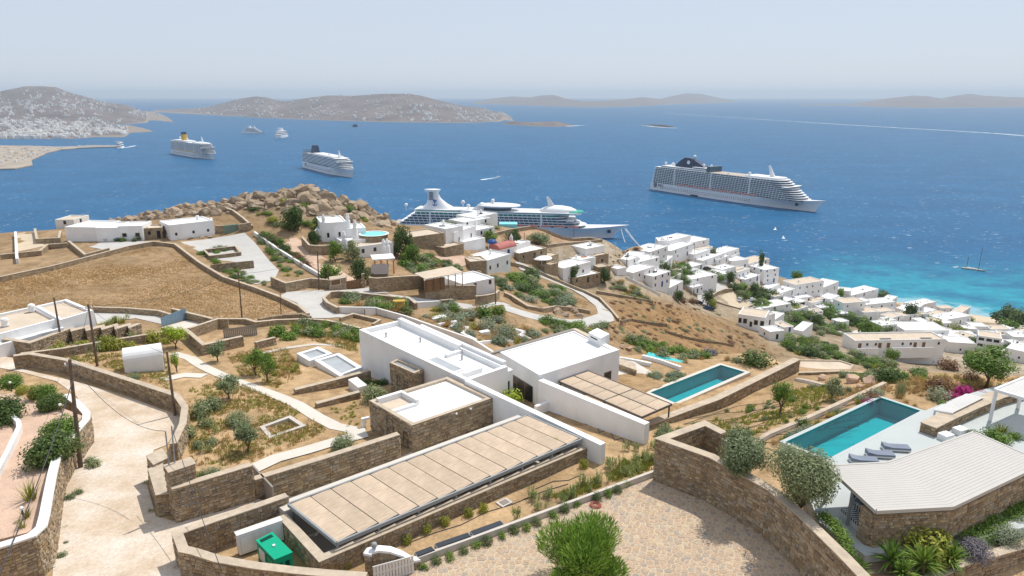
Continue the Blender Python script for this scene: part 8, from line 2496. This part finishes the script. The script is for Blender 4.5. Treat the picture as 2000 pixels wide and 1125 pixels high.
# --- long balcony ship on the right
root, LL = new_ship('cruise_ship', 'largest cruise ship with dark swept funnel and rows of balconies', (1283, 368), (1592, 414), 320)
k = LL / 318.0
root.scale = (k, k, k)
zt = cruise_ship(root, 333, 318, 37, 13, 10, 306, 4, 4.2, .5, boats='ship_red', nboat=18, boat_rng=(.2, .68), boat_z=13.2, sheer=5.5, step=2.85, bridge=6)
mb = MB(); mb.prism(nose(22, 128, 15, .5), zt, zt + 3, bottom=True); mb.prism(nose(92, 126, 13, .5), zt + 3.002, zt + 6, bottom=True); mb.prism(nose(200, 262, 14, .6), zt, zt + 2.6, bottom=True); mb.build('upper_deck_house', 'ship_white', root)
mb = MB(); mb.prism(nose(94, 127, 13.3, .5), zt + 3.8, zt + 5.2, bottom=True); mb.prism(nose(20, 129, 15.3, .5), zt + 1.2, zt + 2.0, bottom=True); mb.build('window_band', 'ship_glass', root)
pr = [(44, 0), (58, 12), (66, 16.5), (80, 16), (96, 10), (110, 4), (118, 0)]
mb = MB(); n = len(pr)
mb.add([(x, -6 + z * .1, zt + 3 + z) for x, z in pr] + [(x, 6 - z * .1, zt + 3 + z) for x, z in pr], [tuple(range(n)), tuple(range(2 * n - 1, n - 1, -1))] + [(i, n + i, n + (i + 1) % n, (i + 1) % n) for i in range(n)]); mb.build('funnel', 'ship_navy', root)
fo = root.children[-1]
mb = MB(); mb.tube([(76, -6.0, zt + 12), (76, -5.2, zt + 12)], 3.2, 20); mb.build('funnel_emblem', 'ship_white', root)
for q in (52, 56):
 mb = MB(); mb.tube([(q - 8, 0, zt + 3), (q + 6, 0, zt + 17)], .7, 6); mb.build('funnel_strut', 'ship_white', root)
mb = MB(); mb.box((128, 0, zt), (7, 30, 9.5)); mb.build('lift_tower', 'ship_glass', root)
for x, y, z, r_ in ((26, -8, zt + 7, 2.6), (34, 2, zt + 5, 3.2), (84, 0, zt + 22, 3.0), (112, -8, zt + 10, 2.6), (118, 4, zt + 9, 2.2), (205, -9, zt + 5, 2.6), (165, -10, zt + 2, 1.6)):
 dome(root, x, y, z, r_)
mast(root, 240, zt + 2.6, 17, 7, 3.0)
mb = MB(); mb.prism(nose(130, 200, 16, .2), zt + .01, zt + .4, bottom=True); mb.build('sun_deck', 'ship_deck', root)
y_ = -37 / 2 * .985 - .4
label_text(root, 'MSC', 20, 7.0, 7.0, y_, 'ship_navy')
mb = MB(); pts = [(13 + 3.2 * math.cos(6.283 * i / 24), y_ + .1, 9.4 + 3.6 * math.sin(6.283 * i / 24)) for i in range(25)]
mb.tube(pts, .55, 5); mb.add([(13 + .6 * c, y_ - .05, 9.4 + 4.6 * s) for c, s in ((-1, 0), (0, -1), (1, 0), (0, 1))], [(0, 1, 2, 3)]); mb.add([(13 + 4.0 * c, y_ - .08, 9.4 + .6 * s) for c, s in ((-1, 0), (0, -1), (1, 0), (0, 1))], [(0, 1, 2, 3)]); mb.build('hull_emblem', 'ship_navy', root)
label_text(root, 'MSC DIVINA', 228, 13.6, 4.0, -17.9, 'ship_navy')
mb = MB(); mb.box((294, -11.6, 7), (4, 1.2, 4)); mb.build('anchor_pocket', 'ship_navy', root)
mb = MB(); mb.prism([(100, -18.6), (112, -18.6), (112, -23), (100, -23)], 0.1, 2.2, bottom=True); mb.build('tender_platform', 'ship_navy', root)
# --- white ship close behind the hill
root, LL = new_ship('cruise_ship', 'white cruise ship with trumpet funnel and red lifeboats behind the hill', (773, 452), (1196, 464.5), 262)
k = LL / 262.0
root.scale = (k, k, k)
zt = cruise_ship(root, 281, 262, 32, 12.5, 5, 232, 10, 7.0, 4.5, glass='ship_glass', boats='ship_red', nboat=9, boat_rng=(.3, .80), boat_z=12.8, sheer=3.5, step=3.0, balcony=True, top_glass='ship_green', bridge=2)
mb = MB(); mb.prism(nose(28, 98, 12, .5), zt, zt + 2.6, bottom=True); mb.prism(nose(90, 226, 14.5, .7), zt, zt + 2.2, bottom=True); mb.build('upper_deck_house', 'ship_white', root)
mb = MB(); mb.prism(nose(30, 90, 12.2, .5), zt + .8, zt + 1.8, bottom=True); mb.prism(nose(92, 222, 14.7, .7), zt + .7, zt + 1.5, bottom=True); mb.build('window_band', 'ship_green', root)
mb = MB()
prf = [(0, 34, 76, 9), (.25, 40, 66, 7), (.55, 42, 58, 5), (.85, 42, 55, 4), (1.0, 38, 57, 6), (1.06, 38, 58, 6)]
vs_ = []
for u, x0, x1, w in prf:
 for i in range(16):
  a = 6.283 * i / 16
  vs_.append(((x0 + x1) / 2 + (x1 - x0) / 2 * math.cos(a), w * math.sin(a), zt + 2.6 + 21 * u))
mb.add(vs_, [(i * 16 + j, i * 16 + (j + 1) % 16, (i + 1) * 16 + (j + 1) % 16, (i + 1) * 16 + j) for i in range(5) for j in range(16)] + [tuple(range(80, 96))]); mb.build('funnel', 'ship_white', root, smooth=True)
# crowned-anchor emblem and louvres on the funnel flank
mb = MB()
ex, ez, ey = 52, zt + 9.5, -7.2
mb.box((ex, ey, ez - 3), (.9, .5, 5)); mb.box((ex, ey, ez + 1.2), (3.6, .5, .7))
mb.tube([(ex - 2.6, ey, ez - 1.2), (ex - 1.6, ey, ez - 2.8), (ex, ey, ez - 3.4), (ex + 1.6, ey, ez - 2.8), (ex + 2.6, ey, ez - 1.2)], .5, 5)
mb.add([(ex - 2, ey, ez + 2.3), (ex + 2, ey, ez + 2.3), (ex + 2.6, ey, ez + 4.4), (ex + 1, ey, ez + 3.4), (ex, ey, ez + 4.8), (ex - 1, ey, ez + 3.4), (ex - 2.6, ey, ez + 4.4)], [(0, 1, 2, 3, 4, 5, 6)])
mb.build('funnel_emblem', mat('emblem_blue', (.03, .10, .36)), root)
mb = MB()
for i in range(4):
 mb.box((47, -5.2, zt + 13.5 + i * 2.4), (6 - i * .4, 1.0, 1.1))
mb.build('funnel_louvre', 'ship_glass', root)
mb = MB(); mb.lathe((128, 0, zt + 5.2), [(12, 0), (19, 1.2), (21, 2.2), (20, 3.2), (10, 4.6), (2, 5.0)], 28, sx=1.25, sy=.75); mb.build('lounge_disc', 'ship_white', root, smooth=True)
mb = MB(); mb.lathe((126, 0, zt + 2.0), [(13, 0), (14, 3.3)], 24, sx=1.25, sy=.7); mb.build('lounge_window', 'ship_glass', root)
mb = MB(); mb.add([(94, -5, zt + 1), (110, -5, zt + 1), (112, -5, zt + 9), (106, -5, zt + 10), (94, 5, zt + 1), (110, 5, zt + 1), (112, 5, zt + 9), (106, 5, zt + 10)], [(0, 1, 2, 3), (7, 6, 5, 4), (0, 4, 5, 1), (1, 5, 6, 2), (2, 6, 7, 3), (3, 7, 4, 0)]); mb.build('lounge_pylon', 'ship_white', root)
for x, y, z, r_ in ((86, -6, zt + 11, 2.6), (92, -4, zt + 6.5, 2.4), (121, -2, zt + 13, 2.4), (16, -5, zt + 6, 2.4)):
 mb = MB(); mb.tube([(x, y, zt), (x, y, z)], .4, 6); mb.build('dome_post', 'ship_white', root); dome(root, x, y, z, r_)
mb = MB(); mb.lathe((198, 0, zt + 2.2), [(15, 0), (14, 2.5), (10, 5), (4, 6.6), (.5, 7)], 24, sx=1.5, sy=.8); mb.build('solarium', 'ship_white', root, smooth=True)
mast(root, 190, zt + 6, 13, 5, 3.2)
mb = MB(); mb.prism(nose(212, 228, 12, .9), zt + 2.21, zt + 2.9, bottom=True); mb.build('green_deck', 'ship_teal', root)
mb = MB(); mb.box((258, -5.6, 7), (4, 3.0, 3)); mb.build('anchor_pocket', 'ship_navy', root)
for i, (A, hA, B_) in enumerate((((1213, 448), 12, (1221, 474)), ((1222, 446), 12, (1252, 484)), ((1220, 447), 12, (1244, 476)))):
 a = pl(A[0], A[1], CAM_Z - hA); b = sea_at(*B_)
 mb = MB(); mb.tube([a, a.lerp(b, .5) - Vector((0, 0, .8)), b], .45, 5)
 tag(mb.build('mooring_line', 'gate_white', origin=a), ['first', 'last', 'middle'][i] + ' of the pale mooring lines from the bow of the white ship', 'rope')
# --- white ship with blue funnel
root, LL = new_ship('cruise_ship', 'white cruise ship with dark blue funnel and stripe in the middle of the bay', (603, 326), (688, 347), 262)
k = LL / 255.0
root.scale = (k, k, k)
zt = cruise_ship(root, 268, 255, 31, 14, 7, 238, 4, 3.0, .6, boats='ship_navy', nboat=12, boat_rng=(.18, .62), boat_z=14.2, sheer=4, step=2.9, balcony=False, stripe='ship_navy', bridge=4)
mb = MB(); mb.add([(40, -6, zt), (66, -6, zt), (60, -4.5, zt + 17), (46, -4.5, zt + 17), (40, 6, zt), (66, 6, zt), (60, 4.5, zt + 17), (46, 4.5, zt + 17)], [(0, 1, 2, 3), (7, 6, 5, 4), (1, 5, 6, 2), (3, 7, 4, 0), (2, 6, 7, 3)]); mb.build('funnel', 'ship_navy', root)
mb = MB(); mb.box((18, 0, zt), (30, 24, .8)); mb.box((16, 0, zt + 5), (26, 22, .8)); mb.build('aft_canopy', 'ship_navy', root)
mb = MB(); mb.prism(nose(70, 190, 12, .4), zt, zt + 2.2, bottom=True); mb.build('upper_deck_house', 'ship_white', root)
mast(root, 196, zt, 15, 4, 2.4); dome(root, 206, -5, zt + 5, 2.4); dome(root, 150, -5, zt + 4, 2)
label_text(root, 'MSC', 22, 7.0, 7.0, -31 / 2 - .3, 'ship_navy')
# --- ship with yellow funnel
root, LL = new_ship('cruise_ship', 'cruise ship with tall yellow funnel near the harbour', (345, 299), (418, 311.5), 280)
k = LL / 280.0
root.scale = (k, k, k)
zt = cruise_ship(root, 293, 280, 33, 12, 9, 266, 4, 2.4, .6, boats='ship_yellow', nboat=14, boat_rng=(.18, .66), boat_z=12.2, sheer=4, step=2.85, bridge=5)
mb = MB(); mb.tube([(82, 0, zt), (80, 0, zt + 18)], 8.5, 18, r1=7.5); mb.build('funnel', 'ship_yellow', root)
mb = MB(); mb.tube([(80, 0, zt + 18.002), (79, 0, zt + 24)], 7.6, 18, r1=7.0); mb.build('funnel_top', 'ship_navy', root)
mb = MB(); mb.prism(nose(30, 130, 13, .4), zt, zt + 3, bottom=True); mb.prism(nose(170, 235, 12, .5), zt, zt + 2.4, bottom=True); mb.build('upper_deck_house', 'ship_white', root)
mast(root, 214, zt + 2.4, 15, 4, 2.8); dome(root, 60, -5, zt + 9, 3); dome(root, 120, -6, zt + 8, 2.6)
# --- smaller ships
for lab, A, B_, L0, nd, nm in (('small white cruise ship far out near the headland', (475, 260), (519, 261), 108, 4, 'cruise_ship'), ('white expedition yacht right of the small cruise ship', (558, 267), (537, 271.5), 60, 3, 'motor_yacht'), ('white ferry heading out from the harbour mole', (240, 288), (229, 291), 26, 2, 'ferry')):
 root, LL = new_ship(nm, lab, A, B_, L0)
 k = LL / L0
 root.scale = (k, k, k)
 B0_ = L0 * .155; hd_ = L0 * .055; st_ = max(2.4, L0 * .034)
 vs_, fs_, f = loft_hull(L0 * 1.05, L0, B0_, hd_, hd_ * .5, .6, 20)
 MB().add(vs_, fs_).build('hull', 'ship_white', root)
 for q in range(nd):
  z = hd_ + q * st_
  mb = MB(); mb.prism(nose(L0 * (.06 + .05 * q), L0 * (.80 - .07 * q), B0_ * .46, .8), z, z + st_ * .35); mb.prism(nose(L0 * (.06 + .05 * q), L0 * (.80 - .07 * q), B0_ * .46, .8), z + st_ * .8, z + st_, bottom=True); mb.build('deck_slab', 'ship_white', root)
  mb = MB(); mb.prism(nose(L0 * (.07 + .05 * q), L0 * (.79 - .07 * q), B0_ * .44, .8), z + st_ * .3, z + st_ * .82); mb.build('window_band', 'ship_glass', root)
 z = hd_ + nd * st_
 mb = MB(); mb.box((L0 * .32, 0, z), (L0 * .09, B0_ * .35, L0 * .07)); mb.build('funnel', 'ship_white', root)
 mast(root, L0 * .55, z, L0 * .09, L0 * .02, L0 * .012)
o = ribbon('ferry_wake_water', [(238, 289.5), (250, 287.5), (264, 284.6)], 2, 4.5, .15, 'foam'); o['kind'] = 'structure'
# --- small boats
def small_boat(lab, A, B_, m='ship_white', cab=True, wake=None, name='motor_boat', grp=None, L0=None):
 a, b = sea_at(*A), sea_at(*B_)
 L0 = L0 or max((b - a).length, 4.0)
 d = (b - a).normalized()
 root = thing(name, lab, 'boat', a, grp)
 root.rotation_euler = (0, 0, math.atan2(d.y, d.x)); WORLD_OF[root.name] = Vector((0, 0, 0))
 vs_, fs_, f = loft_hull(L0, L0 * .9, L0 * .3, L0 * .12, L0 * .05, .45, 14)
 MB().add(vs_, fs_).build('hull', m, root)
 if cab:
  mb = MB(); mb.prism(nose(L0 * .25, L0 * .62, L0 * .1, .6), L0 * .12, L0 * .24); mb.build('cabin', m, root)
  mb = MB(); mb.prism(nose(L0 * .3, L0 * .63, L0 * .102, .6), L0 * .17, L0 * .21, bottom=True); mb.build('window_band', 'ship_glass', root)
 if wake:
  o = ribbon('boat_wake_water', wake, L0 * .1, L0 * .35, .15, 'foam'); o['kind'] = 'structure'
 return root
small_boat('dark fishing boat in front of the far headland', (690, 247.4), (699, 248.2), 'ship_navy')
small_boat('small white speedboat with short wake in the middle of the sea', (970, 347), (977, 346), wake=[(970, 347), (955, 349.2), (940, 351.4)])
small_boat('white tender boat below the largest ship, upper one', (1514, 447), (1517, 441), wake=[(1514, 447), (1513.6, 449)], L0=6)
small_boat('white tender boat below the largest ship, lower one', (1530, 464), (1528, 456), wake=[(1530, 464), (1530.4, 466)], L0=6)
small_boat('white dinghy behind the two-masted sailing yacht', (1862, 523), (1872, 522.6), cab=False, name='dinghy')
# --- two-masted yacht
a, b = sea_at(1877.5, 524), sea_at(1928, 531)
root = thing('sailing_yacht', 'two-masted sailing yacht with bare masts on the turquoise bay', 'yacht', a)
d = (b - a).normalized(); LY_ = (b - a).length
root.rotation_euler = (0, 0, math.atan2(d.y, d.x)); WORLD_OF[root.name] = Vector((0, 0, 0))
vs_, fs_, f = loft_hull(LY_, LY_ * .88, LY_ * .19, LY_ * .055, LY_ * .02, .4, 20, .6)
MB().add(vs_, fs_).build('hull', mat('yacht_hull', (.30, .34, .36), rough=.4), root)
mb = MB(); mb.add([(LY_ * s, -LY_ * .09 * f(s), LY_ * .056) for s in (.02, .4, .7, .9)] + [(LY_ * s, LY_ * .09 * f(s), LY_ * .056) for s in (.9, .7, .4, .02)], [tuple(range(8))]); mb.build('deck', 'ship_deck', root)
for x0, x1 in ((.2, .38), (.42, .58)):
 mb = MB(); mb.prism(nose(LY_ * x0, LY_ * x1, LY_ * .045, .5), LY_ * .056, LY_ * .09); mb.build('deck_house', 'ship_white', root)
for x, hgt in ((.66, 45.5), (.2, 25)):
 mh = hgt * .5
 mb = MB(); mb.tube([(LY_ * x, 0, LY_ * .05), (LY_ * x, 0, mh)], .2, 6); mb.build('mast', 'wood_pole', root)
 mb = MB(); mb.tube([(LY_ * x, 0, LY_ * .13), (LY_ * (x - .2), 0, LY_ * .12)], .16, 6); mb.build('boom', 'wood_pole', root)
mb = MB(); mb.tube([(LY_ * .97, 0, LY_ * .07), (LY_ * 1.08, 0, LY_ * .09)], .12, 5); mb.build('bowsprit', 'wood_pole', root)
# ================================================================= far town
mat('far_white', (.74, .72, .69), var=.1, vs=.02)
mat('far_cream', (.60, .52, .42), var=.12, vs=.02)
FH = []
for kx, (w, d, h) in enumerate(((13, 9, 6.5), (10, 8, 4.5), (18, 10, 7), (9, 9, 8))):
 mb = MB(); mb.box((0, 0, -3), (w, d, h + 3)); mb.box((w * .2, 0, h), (w * .4, d * .6, 2.2)); FH.append(mb)
FHM = [m_.mesh('far_house', 'far_white') for m_ in FH] + [FH[1].mesh('far_house', 'far_cream')]
rf = random.Random(77)
cand = []
def far_pts(hill, n, box, dens):
 k = tries = 0
 while k < n and tries < n * 40:
  tries += 1
  x, y = rf.uniform(box[0], box[2]), rf.uniform(box[1], box[3])
  if noise.noise((x * .045, y * .11, 4.4)) + .6 * noise.noise((x * .16, y * .35, 1.1)) < dens: continue
  d = ray(x, y)
  hit = HILLS[hill].ray_cast(Vector((0, 0, CAM_Z)), Vector(d).normalized(), 40000)
  if hit[0] is None or hit[0].z < 1.5: continue
  cand.append((hit[0], hill, rf.choice([0, 0, 1, 1, 2, 3, 4]), rf.uniform(0, 3.1), rf.uniform(.8, 1.25) * (1.15 if hill == 'headland_hill' else 1.0)))
  k += 1
far_pts('town_headland', 620, (-20, 238, 250, 271), -.35)
far_pts('town_hill', 560, (-20, 176, 235, 247), -.02)
far_pts('town_hill', 60, (230, 212, 320, 240), .05)
far_pts('headland_hill', 240, (800, 205, 1000, 238), -.05)
far_pts('headland_hill', 170, (380, 195, 620, 234), .0)
far_pts('headland_hill', 130, (620, 184, 830, 238), .12)
cand.sort(key=lambda c: c[0].length)
mbf = MB()
cnt = {}
for i, (p, hill, k, a, s) in enumerate(cand):
 if i < 250:
  inst('far_house', FHM[k], p, a, s * 1.25, None, 'tiny ' + ('cream' if k == 4 else ['broad', 'low', 'long', 'tall'][k] + ' white') + ' house ' + ('in the dense far harbour town' if hill == 'town_headland' else 'on the hillside above the far harbour town' if hill == 'town_hill' else 'on the headland across the bay'), 'house', 'houses of the far coast')
 else:
  ca, sa = math.cos(a), math.sin(a)
  m_ = FH[k % 4]
  mbf.add([(p.x + s * (ca * x - sa * y), p.y + s * (sa * x + ca * y), p.z + s * z) for x, y, z in m_.v], m_.f)
o = mbf.build('far_house_mass', 'far_white'); o['kind'] = 'stuff'
# boats and sheds of the harbour
for i in range(110):
 x, y = rf.uniform(0, 145), rf.uniform(288, 322)
 if not in_poly([(x, y)], [(-10, 325), (40, 325), (60, 312), (100, 294), (140, 290), (100, 289.5), (0, 290)])[0]: continue
 p = sea_at(x, y)
 inst('harbour_shed', FHM[rf.choice([0, 1, 4])], (p.x, p.y, 2.5), rf.uniform(0, 3), .55, None, 'tiny white shed on the sandy harbour mole', 'shed', 'sheds on the harbour mole')
for i, x in enumerate((156, 164, 172, 184, 196, 205, 212)):
 small_boat('white boat moored along the harbour breakwater', (x - 4, 286.0 - (i % 2) * .4), (x + 4, 285.4), name='moored_boat', grp='boats along the breakwater')
